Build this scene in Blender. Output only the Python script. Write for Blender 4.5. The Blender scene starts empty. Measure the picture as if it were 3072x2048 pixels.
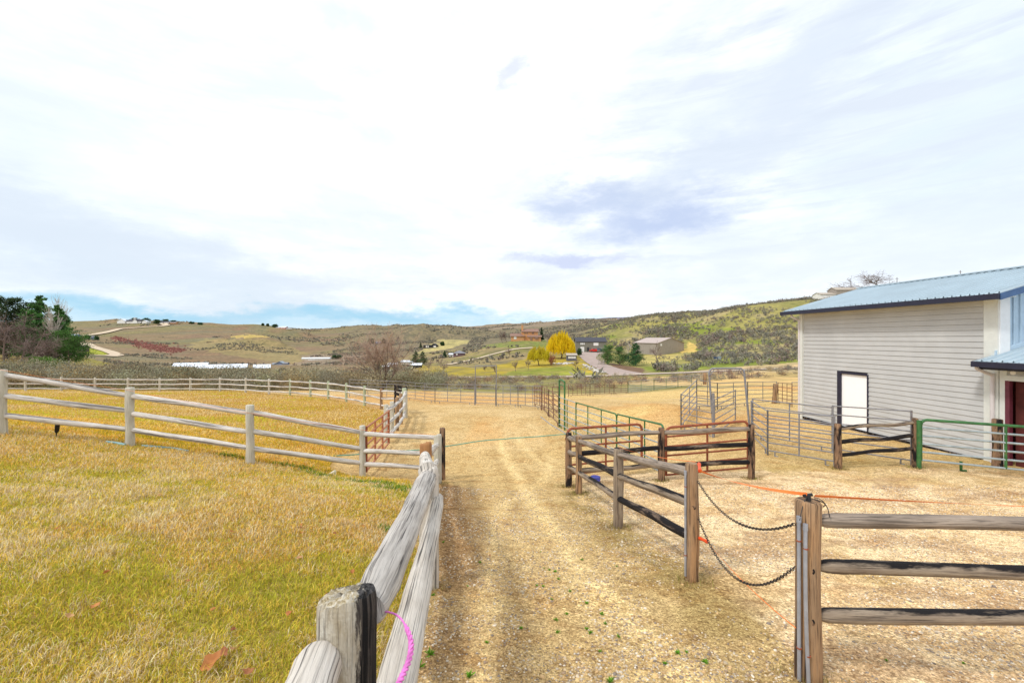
import bpy, math, random
import numpy as np
from mathutils import Vector

random.seed(7)
rng = np.random.default_rng(7)
R = math.radians
F = 1307.0            # focal length in photo pixels (3072 wide)
CX, HY = 1536.0, 1015.0
CAMZ = 1.75
S = bpy.context.scene
COL = S.collection

# ------------------------------------------------------------------ camera
cam_d = bpy.data.cameras.new('camera')
cam = bpy.data.objects.new('camera', cam_d)
COL.objects.link(cam)
cam.location = (0, 0, CAMZ)
cam.rotation_euler = (R(90), 0, 0)
cam_d.sensor_width = 36
cam_d.lens = F / 3072 * 36
cam_d.shift_y = -(1024 - HY) / 3072
cam_d.clip_start = 0.05
cam_d.clip_end = 20000
S.camera = cam

# ------------------------------------------------------------------ view + sun + sky
S.view_settings.view_transform = 'Standard'
S.view_settings.look = 'None'
S.view_settings.exposure = 0.1
S.view_settings.gamma = 1
S.cycles.max_bounces = 5
S.cycles.transparent_max_bounces = 8

SUN_EL, SUN_AZ = 50, 232         # degrees; azimuth clockwise from +Y (behind, to the left)
sd = bpy.data.lights.new('sun', 'SUN')
sd.energy = 1.9
sd.angle = R(8)
sd.color = (1.0, 0.97, 0.92)
sun = bpy.data.objects.new('sun', sd)
COL.objects.link(sun)
_az = R(SUN_AZ)
_dir = Vector((math.sin(_az) * math.cos(R(SUN_EL)), math.cos(_az) * math.cos(R(SUN_EL)), math.sin(R(SUN_EL))))
sun.rotation_euler = _dir.to_track_quat('Z', 'Y').to_euler()
sun.location = _dir * 50


class NT:
    """tiny node-tree helper"""
    def __init__(self, tree):
        self.t = tree
    def n(self, typ, **kw):
        nd = self.t.nodes.new(typ)
        for k, v in kw.items():
            setattr(nd, k, v)
        return nd
    def link(self, a, b):
        self.t.links.new(a, b)
    def _in(self, sock, v):
        if isinstance(v, bpy.types.NodeSocket):
            self.link(v, sock)
        elif isinstance(v, (tuple, list)) and len(v) == 3 and sock.type == 'RGBA':
            sock.default_value = (*v, 1)
        else:
            sock.default_value = v
    def math(self, op, a, b=None, c=None, clamp=False):
        nd = self.n('ShaderNodeMath', operation=op)
        nd.use_clamp = clamp
        self._in(nd.inputs[0], a)
        if b is not None: self._in(nd.inputs[1], b)
        if c is not None: self._in(nd.inputs[2], c)
        return nd.outputs[0]
    def vmath(self, op, a, b=None):
        nd = self.n('ShaderNodeVectorMath', operation=op)
        self._in(nd.inputs[0], a)
        if b is not None: self._in(nd.inputs[1], b)
        return nd.outputs[0]
    def mix(self, f, a, b, blend='MIX'):
        nd = self.n('ShaderNodeMix', data_type='RGBA', blend_type=blend)
        self._in(nd.inputs[0], f)
        self._in(nd.inputs[6], a)
        self._in(nd.inputs[7], b)
        return nd.outputs[2]
    def noise(self, vec, scale, detail=4, rough=0.55, dist=0.0, typ=None):
        nd = self.n('ShaderNodeTexNoise')
        if vec is not None: self.link(vec, nd.inputs['Vector'])
        nd.inputs['Scale'].default_value = scale
        nd.inputs['Detail'].default_value = detail
        nd.inputs['Roughness'].default_value = rough
        nd.inputs['Distortion'].default_value = dist
        return nd.outputs[0]
    def voro(self, vec, scale, feature='F1', rand=1.0):
        nd = self.n('ShaderNodeTexVoronoi', feature=feature)
        self.link(vec, nd.inputs['Vector'])
        nd.inputs['Scale'].default_value = scale
        nd.inputs['Randomness'].default_value = rand
        return nd
    def mapr(self, v, a, b, c=0.0, d=1.0, smooth=False):
        nd = self.n('ShaderNodeMapRange')
        nd.clamp = True
        if smooth: nd.interpolation_type = 'SMOOTHSTEP'
        self._in(nd.inputs[0], v)
        for i, q in enumerate((a, b, c, d)):
            nd.inputs[i + 1].default_value = q
        return nd.outputs[0]
    def ramp(self, fac, stops):
        nd = self.n('ShaderNodeValToRGB')
        cr = nd.color_ramp
        while len(cr.elements) < len(stops): cr.elements.new(0.5)
        for e, (p, c) in zip(cr.elements, stops):
            e.position = p
            e.color = (*c, 1)
        self.link(fac, nd.inputs[0])
        return nd.outputs[0]
    def mapping(self, vec, scale=(1, 1, 1), rot=(0, 0, 0), loc=(0, 0, 0)):
        nd = self.n('ShaderNodeMapping')
        self.link(vec, nd.inputs[0])
        nd.inputs['Scale'].default_value = scale
        nd.inputs['Rotation'].default_value = rot
        nd.inputs['Location'].default_value = loc
        return nd.outputs[0]


def build_world():
    w = bpy.data.worlds.new('World')
    S.world = w
    w.use_nodes = True
    w.node_tree.nodes.clear()
    T = NT(w.node_tree)
    sky = T.n('ShaderNodeTexSky', sky_type='NISHITA')
    sky.sun_disc = False
    sky.sun_elevation = R(SUN_EL)
    sky.sun_rotation = R(SUN_AZ)
    sky.altitude = 900
    tc = T.n('ShaderNodeTexCoord').outputs['Generated']
    sep = T.n('ShaderNodeSeparateXYZ')
    T.link(tc, sep.inputs[0])
    az = T.math('ARCTAN2', sep.outputs[0], sep.outputs[1])
    el = T.math('ARCSINE', sep.outputs[2])
    cmb = T.n('ShaderNodeCombineXYZ')
    T.link(az, cmb.inputs[0]); T.link(el, cmb.inputs[1])
    p = cmb.outputs[0]
    # warped cloud coordinates
    wn = T.n('ShaderNodeTexNoise')
    T.link(T.mapping(p, (1, 2.2, 1)), wn.inputs['Vector'])
    wn.inputs['Scale'].default_value = 4.5
    wn.inputs['Detail'].default_value = 7
    wn.inputs['Roughness'].default_value = 0.62
    off = T.vmath('MULTIPLY', T.vmath('SUBTRACT', wn.outputs['Color'], (0.5, 0.5, 0.5)), (0.30, 0.15, 0))
    q = T.vmath('ADD', p, off)

    brk = T.noise(T.mapping(p, (1, 2.6, 1), rot=(0, 0, R(-15)), loc=(2, 2, 0)), 9.0, 8, 0.65)

    def blob(px, py, rx, ry, ang=0.0, soft=(1.35, 0.1)):
        a = math.atan2(px - CX, F)
        e = math.atan2(HY - py, math.hypot(F, px - CX))
        m = T.vmath('SUBTRACT', q, (a, e, 0))
        m = T.mapping(m, rot=(0, 0, R(-ang)))
        m = T.vmath('MULTIPLY', m, (F / rx, F / ry, 0))
        ln = T.n('ShaderNodeVectorMath', operation='LENGTH')
        T.link(m, ln.inputs[0])
        v = T.math('ADD', ln.outputs['Value'], T.math('MULTIPLY', T.math('SUBTRACT', brk, 0.5), 1.3))
        return T.mapr(v, soft[0], soft[1], 0, 1, True)

    fine = T.noise(T.mapping(p, (1, 3.5, 1)), 5.0, 8, 0.6)
    fine2 = T.noise(T.mapping(p, (1, 2.0, 1), loc=(3, 1, 0)), 2.2, 5, 0.5)
    white = T.mix(T.mapr(fine, 0.3, 0.7), (1.12, 1.16, 1.22), (1.32, 1.32, 1.32))
    # pale cyan wash at upper right and far left, where the overcast is thin
    wash = T.math('MAXIMUM', blob(3150, 300, 1000, 500, 0, (1.4, 0.0)), T.math('MULTIPLY', blob(-50, 520, 480, 520, 0, (1.3, 0)), 0.7))
    c = T.mix(T.math('MULTIPLY', wash, T.mapr(fine2, 0.3, 0.6, 0.45, 1.0)), white, (0.83, 0.95, 1.03))
    lay = T.noise(T.mapping(p, (1, 3.0, 1), rot=(0, 0, R(12)), loc=(1.7, 4.2, 0)), 2.6, 9, 0.62, 0.5)
    c = T.mix(T.mapr(lay, 0.42, 0.62, 0.0, 0.65), c, (0.86, 0.94, 1.02))
    lay2 = T.noise(T.mapping(p, (1, 5.0, 1), rot=(0, 0, R(-6)), loc=(7.7, .2, 0)), 3.4, 9, 0.65, 0.4)
    low = T.mapr(el, 0.02, 0.35, 1.0, 0.15)
    c = T.mix(T.math('MULTIPLY', low, T.mapr(lay2, 0.42, 0.60, 0.0, 0.8)), c, (0.81, 0.88, 0.98))
    stk = T.noise(T.mapping(p, (1, 9.0, 1), rot=(0, 0, R(-33)), loc=(4, 4, 0)), 3.0, 8, 0.6, 0.3)
    ur = blob(2550, 260, 900, 420, 20, (1.2, 0.2))
    c = T.mix(T.math('MULTIPLY', ur, T.mapr(stk, 0.46, 0.60, 0.0, 0.9)), c, (0.80, 0.87, 0.98))
    lav = (0.72, 0.78, 0.98)
    grey = (0.78, 0.86, 0.96)
    c = T.mix(T.math('MULTIPLY', blob(2380, 250, 760, 95, 33), 0.7), c, (0.78, 0.86, 0.98))
    c = T.mix(T.math('MULTIPLY', blob(2150, 470, 430, 60, 12), 0.45), c, grey)
    c = T.mix(T.math('MULTIPLY', blob(450, 800, 950, 105, -14), 0.85), c, (0.72, 0.82, 0.93))
    c = T.mix(T.math('MULTIPLY', blob(250, 690, 560, 70, -7), 0.6), c, grey)
    c = T.mix(T.math('MULTIPLY', blob(1560, 850, 700, 60, 0), 0.6), c, (0.84, 0.88, 0.97))
    c = T.mix(T.math('MULTIPLY', blob(2450, 800, 600, 90, 0), 0.5), c, (0.86, 0.92, 1.0))
    c = T.mix(T.math('MULTIPLY', blob(1790, 595, 250, 55, 4), 0.9), c, (0.60, 0.70, 0.91))
    c = T.mix(T.math('MULTIPLY', blob(1990, 645, 240, 55, 6), 0.95), c, (0.58, 0.68, 0.91))
    c = T.mix(T.math('MULTIPLY', blob(1690, 775, 170, 16, 0), 0.9), c, (0.66, 0.72, 0.94))
    c = T.mix(T.math('MULTIPLY', blob(1500, 215, 60, 40, 40), 0.7), c, (0.74, 0.80, 0.95))
    # clear strip low over the hills
    hb = T.math('MULTIPLY', blob(780, 938, 950, 30, 0, (1.3, 0.25)), T.mapr(fine, 0.28, 0.52, 0.55, 1.0))
    c = T.mix(hb, c, (0.40, 0.70, 0.91))
    c = T.mix(T.math('MULTIPLY', blob(1480, 968, 260, 17, 0), 0.55), c, (0.45, 0.78, 0.98))
    c = T.mix(T.math('MULTIPLY', blob(700, 975, 1500, 26, 0), 0.8), c, (0.58, 0.82, 0.98))
    # nishita light shows through everywhere a little
    c10 = T.vmath('MULTIPLY', c, (10, 10, 10))
    skyc = T.mix(0.90, sky.outputs[0], c10)
    bg = T.n('ShaderNodeBackground')
    T.link(skyc, bg.inputs[0])
    bg.inputs[1].default_value = 0.1
    out = T.n('ShaderNodeOutputWorld')
    T.link(bg.outputs[0], out.inputs[0])


build_world()

# ------------------------------------------------------------------ numpy noise
def _hash(ix, iy, s):
    h = (ix.astype(np.int64) * 374761393 + iy.astype(np.int64) * 668265263 + s * 974634777) & 0xffffffff
    h = ((h ^ (h >> 13)) * 1274126177) & 0xffffffff
    h = (h ^ (h >> 16)) & 0xffff
    return h / 65535.0


def vnoise(x, y, s=0):
    ix, iy = np.floor(x), np.floor(y)
    fx, fy = x - ix, y - iy
    fx = fx * fx * (3 - 2 * fx); fy = fy * fy * (3 - 2 * fy)
    a, b = _hash(ix, iy, s), _hash(ix + 1, iy, s)
    c, d = _hash(ix, iy + 1, s), _hash(ix + 1, iy + 1, s)
    return (a * (1 - fx) + b * fx) * (1 - fy) + (c * (1 - fx) + d * fx) * fy


def fbm(x, y, s=0, o=4):
    t, a, n = 0, 0.5, 0
    for k in range(o):
        t = t + a * vnoise(x * 2 ** k, y * 2 ** k, s + k * 17); n += a; a *= 0.5
    return t / n


def sst(v, a, b):
    t = np.clip((v - a) / (b - a), 0, 1)
    return t * t * (3 - 2 * t)

# ------------------------------------------------------------------ terrain height
# near ground: thin-plate surface through surveyed points (x, y, metres below the eye)
def _pd(px, py, d):
    return ((px - CX) / F * d, d, (py - HY) / F * d)
CP = [(0, 0, 1.78), (-.55, 1.45, 2.02), (-.82, 4.3, 2.49), (-1.39, 7.0, 2.77), (-1.69, 9.9, 3.28),
      (0.6, 2, 2.08), (3.2, .5, 2.05), (3.5, 2.9, 2.32), (-4, 2.5, 1.72), (-8, 2.5, 1.35), (-3.5, 6, 2.2), (-7, 6, 1.9),
      (-12, 9, 1.75), (-12, 3, 1.2), (-14, 16, 2.9), (-18, 25, 3.9), (-6, 16, 3.45), (6, 6.5, 2.95), (8, 1, 2.5), (14, 3, 3.0),
      (13.3, 12, 3.43), (12.0, 16.1, 3.46), (12.7, 19.1, 3.52), (20, 15, 3.5), (20, 5, 3.2),
      _pd(2422, 2042, 2.9), _pd(2075, 1738, 4.55), _pd(1855, 1583, 6.67), _pd(1735, 1483, 9.07), _pd(1984, 1442, 10.),
      _pd(2254, 1430, 10.2), _pd(2514, 1410, 11.3), _pd(2746, 1400, 10.9), _pd(5, 1303, 8.6), _pd(390, 1338, 9.28), _pd(750, 1390, 9.34),
      _pd(1085, 1436, 10.4), _pd(76, 1171, 38), _pd(285, 1173, 40), _pd(479, 1174, 40.5), _pd(660, 1174, 39), _pd(736, 1177.6, 37), _pd(870, 1186, 34.5),
      _pd(985, 1197, 31), _pd(1094, 1216, 28), _pd(1144, 1225, 27), _pd(1213, 1249.5, 21.5), _pd(1215, 1197, 32.7), _pd(1424, 1213.8, 27.8),
      _pd(1554, 1220, 26.8), _pd(1623, 1247, 20.7), _pd(1724, 1298, 17.2), _pd(1921, 1372, 13.2), _pd(2043, 1283, 16.8), _pd(2086, 1244, 19.8),
      _pd(2150, 1228.5, 21.8), _pd(2242, 1214, 24.8), _pd(2328, 1208, 27.2), _pd(1842, 1182, 44), _pd(2115, 1145, 50), _pd(2390, 1132, 56), _pd(1600, 1185, 42),
      _pd(2700, 1190, 32), _pd(2900, 1150, 50)]
CP = np.array(CP)


def _tps():
    P = CP[:, :2]
    n = len(P)
    r2 = ((P[:, None] - P[None]) ** 2).sum(-1)
    K = 0.5 * r2 * np.log(r2 + 1e-9) + np.eye(n) * 2.0
    A = np.zeros((n + 3, n + 3))
    A[:n, :n] = K
    A[:n, n] = 1; A[:n, n + 1:] = P
    A[n, :n] = 1; A[n + 1:, :n] = P.T
    b = np.zeros(n + 3); b[:n] = CP[:, 2]
    return np.linalg.solve(A, b)
TPW = _tps()


def z_near(x, y):
    shp = x.shape
    x = np.clip(x.ravel(), -40, 40); y = np.clip(y.ravel(), -4, 56)
    out = np.zeros(len(x))
    for i in range(0, len(x), 60000):
        xs, ys = x[i:i + 60000, None], y[i:i + 60000, None]
        r2 = (xs - CP[None, :, 0]) ** 2 + (ys - CP[None, :, 1]) ** 2
        out[i:i + 60000] = (0.5 * r2 * np.log(r2 + 1e-9)) @ TPW[:-3] + TPW[-3] + TPW[-2] * xs[:, 0] + TPW[-1] * ys[:, 0]
    return CAMZ - out.reshape(shp)

# far ground: for each bearing (photo column), the height line against distance
PROF = {
 -600: [(42, 1160), (60, 1110), (90, 1070), (200, 1045), (500, 1000), (1000, 960), (2500, 985), (7000, 1000)],
 0:    [(42, 1172), (60, 1125), (85, 1078), (120, 1062), (200, 1050), (400, 1030), (700, 985), (900, 965), (1300, 966), (2500, 985), (7000, 1000)],
 120:  [(42, 1172), (60, 1128), (85, 1082), (130, 1072), (200, 1062), (400, 1032), (700, 990), (950, 967), (1300, 967), (2500, 985), (7000, 1000)],
 240:  [(42, 1173), (60, 1132), (90, 1095), (130, 1085), (250, 1062), (400, 1035), (600, 1005), (800, 982), (1000, 967), (1400, 967), (2500, 985), (7000, 1000)],
 384:  [(42, 1174), (60, 1143), (100, 1115), (150, 1104), (250, 1080), (400, 1048), (600, 1012), (800, 982), (930, 966), (1100, 957), (2500, 985), (7000, 1000)],
 600:  [(42, 1175), (55, 1152), (80, 1137), (120, 1122), (200, 1103), (260, 1090), (400, 1060), (600, 1018), (800, 985), (950, 970), (1300, 972), (2500, 988), (7000, 1000)],
 700:  [(42, 1177), (55, 1156), (80, 1140), (120, 1124), (200, 1105), (280, 1090), (400, 1058), (520, 1020), (600, 1009), (700, 1012), (1000, 980), (1300, 975), (2500, 990), (7000, 1002)],
 800:  [(42, 1177), (55, 1160), (80, 1142), (120, 1126), (200, 1107), (300, 1090), (450, 1055), (600, 1017), (750, 1012), (1000, 988), (1300, 977), (2500, 992), (7000, 1002)],
 920:  [(42, 1175), (60, 1158), (90, 1140), (150, 1115), (300, 1087), (450, 1062), (700, 1035), (1000, 1012), (1500, 993), (2200, 989), (7000, 1002)],
 1150: [(42, 1172), (60, 1158), (90, 1140), (150, 1115), (250, 1086), (400, 1056), (600, 1034), (1000, 1000), (1600, 974), (2500, 985), (7000, 1000)],
 1270: [(42, 1172), (60, 1155), (85, 1137), (110, 1124), (150, 1105), (250, 1078), (400, 1047), (520, 1022), (700, 1018), (1000, 990), (1350, 970), (2500, 982), (7000, 990)],
 1400: [(42, 1176), (60, 1153), (85, 1133), (100, 1126), (140, 1105), (190, 1080), (260, 1058), (350, 1040), (500, 1024), (900, 1000), (1500, 981), (2500, 984), (7000, 990)],
 1530: [(42, 1182), (60, 1152), (85, 1131), (110, 1118), (150, 1090), (200, 1052), (245, 1022), (262, 1017), (300, 1024), (500, 1015), (900, 985), (1500, 968), (2500, 975), (7000, 985)],
 1640: [(42, 1184), (60, 1151), (85, 1131), (110, 1114), (150, 1083), (190, 1058), (240, 1026), (262, 1017), (300, 1022), (500, 1003), (900, 978), (1400, 965), (2500, 975), (7000, 975)],
 1750: [(42, 1184), (60, 1150), (85, 1130), (110, 1108), (150, 1077), (190, 1058), (215, 1055), (260, 1035), (400, 1002), (700, 978), (1200, 957), (2500, 966), (5500, 957), (7000, 962)],
 1850: [(42, 1182), (60, 1149), (85, 1127), (110, 1108), (150, 1078), (190, 1062), (210, 1050), (260, 1008), (330, 968), (380, 956), (450, 962), (2500, 966), (5500, 947), (7000, 955)],
 1960: [(42, 1175), (60, 1148), (85, 1122), (110, 1106), (150, 1076), (175, 1062), (205, 1050), (250, 998), (310, 950), (350, 942), (450, 955), (2500, 970), (5500, 951), (7000, 958)],
 2050: [(42, 1166), (60, 1146), (85, 1119), (100, 1110), (130, 1088), (175, 1060), (205, 1040), (250, 987), (310, 943), (350, 937), (450, 952), (2500, 970), (7000, 970)],
 2200: [(42, 1160), (60, 1136), (80, 1113), (95, 1101), (130, 1060), (180, 1005), (230, 945), (260, 917), (320, 930), (2500, 960), (7000, 970)],
 2390: [(42, 1158), (58, 1131), (75, 1106), (90, 1094), (130, 1045), (180, 980), (220, 925), (245, 901), (320, 905), (2500, 950), (7000, 970)],
 2800: [(42, 1158), (58, 1125), (75, 1100), (90, 1088), (130, 1035), (180, 965), (220, 905), (250, 870), (320, 880), (2500, 940), (7000, 970)],
 3600: [(42, 1158), (58, 1120), (75, 1095), (90, 1080), (130, 1025), (180, 950), (220, 890), (250, 860), (320, 870), (2500, 930), (7000, 970)],
}
LD = np.linspace(math.log(30), math.log(7000), 260)
PXG = np.arange(-600, 3601, 30.0)
def _table():
    ks = sorted(PROF)
    cols = []
    for k in ks:
        d, p = zip(*PROF[k])
        ld = np.log(d)
        v = np.interp(LD, ld, p)
        cols.append(v)
    cols = np.array(cols)
    G = np.array([np.interp(PXG, ks, cols[:, j]) for j in range(len(LD))]).T   # px, d
    for _ in range(5):
        G[1:-1] = 0.25 * G[:-2] + 0.5 * G[1:-1] + 0.25 * G[2:]
    for _ in range(3):
        G[:, 1:-1] = 0.25 * G[:, :-2] + 0.5 * G[:, 1:-1] + 0.25 * G[:, 2:]
    return G
TAB = _table()


def pxd(x, y):
    r = np.hypot(x, y)
    d = np.maximum(y, r * 0.45)
    return CX + F * x / np.maximum(d, 1e-3), d


RIDGES = [
 (1500., .35, ([820, 850, 930, 980, 1030, 1080, 1130, 1155, 1190, 1220, 1245, 1268, 1300, 1330, 1400, 1425, 1460, 1500, 1525, 1545, 1590, 1620, 1650, 1700, 1780, 1850, 1900],
               [1010, 985, 990, 988, 981, 975, 974, 979, 973, 977, 976, 975, 977, 979, 981, 982, 973, 971, 968, 972, 967, 965, 970, 962, 957, 954, 980])),
 (760., .30, ([1150, 1180, 1230, 1270, 1300, 1350, 1400, 1480, 1540, 1600], [1030, 988, 976, 969, 976, 978, 984, 992, 1000, 1040])),
 (1000., .22, ([-600, 150, 220, 300, 350, 385, 420, 480, 560, 640, 700, 760, 810, 860, 920, 1000], [985, 975, 968, 962, 957, 963, 966, 966, 966, 970, 974, 974, 978, 985, 995, 1030])),
 (560., .16, ([560, 620, 690, 740, 790, 840, 900], [1060, 1022, 1006, 1003, 1006, 1020, 1060])),
]

def z_far(x, y):
    px, d = pxd(x, y)
    a = np.clip((px + 600) / 30.0, 0, len(PXG) - 1.001)
    b = np.clip((np.log(np.maximum(d, 30)) - LD[0]) / (LD[1] - LD[0]), 0, len(LD) - 1.001)
    ia, ib = a.astype(int), b.astype(int)
    fa, fb = a - ia, b - ib
    p = (TAB[ia, ib] * (1 - fa) + TAB[ia + 1, ib] * fa) * (1 - fb) + (TAB[ia, ib + 1] * (1 - fa) + TAB[ia + 1, ib + 1] * fa) * fb
    z = CAMZ - (p - HY) / F * np.maximum(d, 30)
    for d0, wd, (ks, vs) in RIDGES:
        sk = np.interp(px, ks, vs)
        rz = CAMZ - (sk - HY) / F * d0
        rz = rz - (d0 * .075) * ((d - d0) / (d0 * wd)) ** 2
        z = np.maximum(z, rz)
    amp = 0.0035 * sst(d, 60, 300) * d
    am2 = 0.0016 * sst(d, 250, 900) * d
    z = z + amp * (fbm(x / (d * 0.06 + 6) , y / (d * 0.2 + 10), 3, 4) - 0.5)
    z = z + 0.006 * sst(d, 500, 1200) * d * (1 - sst(d, 3000, 5000)) * (fbm(x / 160., y / 320., 9, 4) - 0.5)
    return z


def Z(x, y):
    x = np.asarray(x, float); y = np.asarray(y, float)
    x, y = np.broadcast_arrays(x, y)
    px, d = pxd(x, y)
    r = np.hypot(x, y)
    w = sst(d, 38, 50)
    zz = z_near(x, y) * (1 - w) + z_far(x, y) * w
    # small bumps on the trodden yard, a low dirt mound
    n = 0.05 * (fbm(x * 0.9, y * 0.9, 5, 3) - 0.5) * sst(r, 0.5, 3)
    zz = zz + n * (1 - w)
    mx, my = (1990 - CX) / F * 20.5, 20.5
    zz = zz + 0.45 * np.exp(-(((x - mx) / 1.9) ** 2 + ((y - my) / 2.2) ** 2))
    return zz


def z1(x, y):
    return float(Z(np.array([float(x)]), np.array([float(y)]))[0])


def g(px, d):
    """ground point on bearing px at forward distance d"""
    x = (px - CX) / F * d
    return np.array([x, d, z1(x, d)])


def G(px, py, lo=1.0, hi=60.0):
    """where the sight line through (px,py) first meets the ground"""
    d = np.exp(np.linspace(math.log(lo), math.log(hi), 700))
    x = (px - CX) / F * d
    ray = CAMZ - (py - HY) / F * d
    zz = Z(x, d)
    k = np.argmax(ray <= zz)
    if ray[k] > zz[k]: k = len(d) - 1
    return np.array([x[k], d[k], zz[k]])


def U(px, py, d):
    return np.array([(px - CX) / F * d, d, CAMZ - (py - HY) / F * d])

# ------------------------------------------------------------------ mesh builder
class MB:
    def __init__(self):
        self.v, self.q, self.t, self.uq, self.ut, self.cq, self.ct, self.n = [], [], [], [], [], [], [], 0
        self.big = []
    def add(self, v, quads=None, tris=None, uv=None, col=None):
        v = np.asarray(v, float).reshape(-1, 3)
        if quads is not None and len(quads):
            quads = np.asarray(quads, int)
            self.q.append(quads + self.n)
            self.uq.append(uv[quads] if uv is not None else np.zeros((len(quads), 4, 2)))
            self.cq.append(self._c(col, len(v))[quads])
        if tris is not None and len(tris):
            tris = np.asarray(tris, int)
            self.t.append(tris + self.n)
            self.ut.append(uv[tris] if uv is not None else np.zeros((len(tris), 3, 2)))
            self.ct.append(self._c(col, len(v))[tris])
        self.v.append(v); self.n += len(v)
        return self
    def _c(self, col, n):
        if col is None: return np.ones((n, 3))
        col = np.asarray(col, float)
        return np.broadcast_to(col, (n, 3)) if col.ndim == 1 else col
    def box(self, c, s, rz=0.0, axes=None, taper=1.0, uvs=1.0):
        h = np.asarray(s, float) / 2
        k = np.array([[-1, -1, -1], [1, -1, -1], [1, 1, -1], [-1, 1, -1], [-1, -1, 1], [1, -1, 1], [1, 1, 1], [-1, 1, 1]], float)
        v = k * h
        v[4:, :2] *= taper
        if axes is not None: v = v @ np.asarray(axes)
        elif rz:
            c_, s_ = math.cos(rz), math.sin(rz)
            v = np.c_[v[:, 0] * c_ - v[:, 1] * s_, v[:, 0] * s_ + v[:, 1] * c_, v[:, 2]]
        v = v + np.asarray(c, float)
        f = [[0, 3, 2, 1], [4, 5, 6, 7], [0, 1, 5, 4], [1, 2, 6, 5], [2, 3, 7, 6], [3, 0, 4, 7]]
        for a in f:
            vv = v[a]
            e1 = np.linalg.norm(vv[1] - vv[0]); e2 = np.linalg.norm(vv[3] - vv[0])
            self.add(vv, [[0, 1, 2, 3]], uv=np.array([[0, 0], [e1, 0], [e1, e2], [0, e2]]) * uvs)
        return self
    def quad(self, a, b, c, d):
        a, b, c, d = map(np.asarray, (a, b, c, d))
        e1 = np.linalg.norm(b - a); e2 = np.linalg.norm(d - a)
        return self.add([a, b, c, d], [[0, 1, 2, 3]], uv=np.array([[0, 0], [e1, 0], [e1, e2], [0, e2]]))
    def slab(self, a, b, c, d, th):
        """quad a,b,c,d given thickness th against its normal"""
        P = np.array([a, b, c, d], float)
        n = np.cross(P[1] - P[0], P[3] - P[0]); n /= np.linalg.norm(n)
        Q = P - n * th
        V = np.vstack([P, Q])
        for f in ([0, 1, 2, 3], [7, 6, 5, 4], [4, 5, 1, 0], [5, 6, 2, 1], [6, 7, 3, 2], [7, 4, 0, 3]):
            self.quad(*V[f])
        return self
    def tube(self, pts, r, n=10, cap=True, jit=0.0, seed=0, col=None, uvoff=(0, 0), flat=1.0):
        pts = np.asarray(pts, float)
        m = len(pts)
        r = np.broadcast_to(np.asarray(r, float), (m,))
        tan = np.gradient(pts, axis=0)
        tan /= np.linalg.norm(tan, axis=1)[:, None] + 1e-12
        up = np.array([0, 0, 1.0]) if abs(tan[0, 2]) < 0.9 else np.array([0, 1.0, 0])
        L = np.r_[0, np.cumsum(np.linalg.norm(np.diff(pts, axis=0), axis=1))]
        rs = np.random.default_rng(seed)
        V, UV = [], []
        prof = 1 + jit * 0.6 * np.interp(np.arange(n + 1), np.arange(n + 1), np.r_[(t := rs.normal(size=n)), t[0]])
        prev = None
        for i in range(m):
            t_ = tan[i]
            s = np.cross(up, t_) if prev is None else prev - t_ * np.dot(prev, t_)
            s /= np.linalg.norm(s) + 1e-12
            prev = s
            u = np.cross(t_, s)
            a = np.arange(n + 1) / n * 2 * math.pi
            w = rs.normal(size=n) * jit * 0.5
            w = np.r_[w, w[0]]
            rr = r[i] * (prof + w)
            V.append(pts[i] + np.outer(np.cos(a) * rr, s) + np.outer(np.sin(a) * rr * flat, u))
            UV.append(np.c_[a * max(r.max(), 1e-4) + uvoff[0], np.full(n + 1, L[i] + uvoff[1])])
        V = np.array(V); UV = np.array(UV)
        idx = np.arange(m * (n + 1)).reshape(m, n + 1)
        Q = np.stack([idx[:-1, :-1], idx[:-1, 1:], idx[1:, 1:], idx[1:, :-1]], -1).reshape(-1, 4)
        self.add(V.reshape(-1, 3), Q, uv=UV.reshape(-1, 2), col=col)
        if cap:
            for i, fl in ((0, True), (m - 1, False)):
                ring = V[i][:n]
                cc = ring.mean(0)
                vv = np.vstack([ring, cc])
                uv = np.c_[(ring - cc) @ np.array([1, .3, .2]), (ring - cc) @ np.array([.1, .4, 1])] * 1.0
                uv = np.vstack([uv, [[0, 0]]]) + np.array([5.3, 7.7])
                tr = [[k, (k + 1) % n, n] for k in range(n)]
                if fl: tr = [t[::-1] for t in tr]
                self.add(vv, None, tr, uv=uv, col=col)
        return self
    def build(self, name, mat, parent=None, smooth=False):
        v = np.concatenate(self.v)
        if parent is not None: v = v - np.array(parent.location)
        me = bpy.data.meshes.new(name)
        q = np.concatenate(self.q) if self.q else np.zeros((0, 4), int)
        t = np.concatenate(self.t) if self.t else np.zeros((0, 3), int)
        me.vertices.add(len(v)); me.vertices.foreach_set('co', v.astype(np.float32).ravel())
        nl = q.size + t.size
        me.loops.add(nl)
        me.loops.foreach_set('vertex_index', np.r_[q.ravel(), t.ravel()].astype(np.int32))
        me.polygons.add(len(q) + len(t))
        tot = np.r_[np.full(len(q), 4), np.full(len(t), 3)]
        st = np.r_[0, np.cumsum(tot)[:-1]] if len(tot) else tot
        me.polygons.foreach_set('loop_start', st.astype(np.int32))
        me.polygons.foreach_set('loop_total', tot.astype(np.int32))
        me.polygons.foreach_set('use_smooth', np.full(len(tot), bool(smooth)))
        uvl = me.uv_layers.new(name='UVMap')
        uu = np.concatenate([a.reshape(-1, 2) for a in (self.uq + self.ut)])
        uvl.data.foreach_set('uv', uu.astype(np.float32).ravel())
        ca = me.color_attributes.new('Col', 'FLOAT_COLOR', 'CORNER')
        cc = np.concatenate([a.reshape(-1, 3) for a in (self.cq + self.ct)])
        ca.data.foreach_set('color', np.c_[cc, np.ones(len(cc))].astype(np.float32).ravel())
        me.update(calc_edges=True)
        me.validate()
        if mat is not None: me.materials.append(mat)
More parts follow.
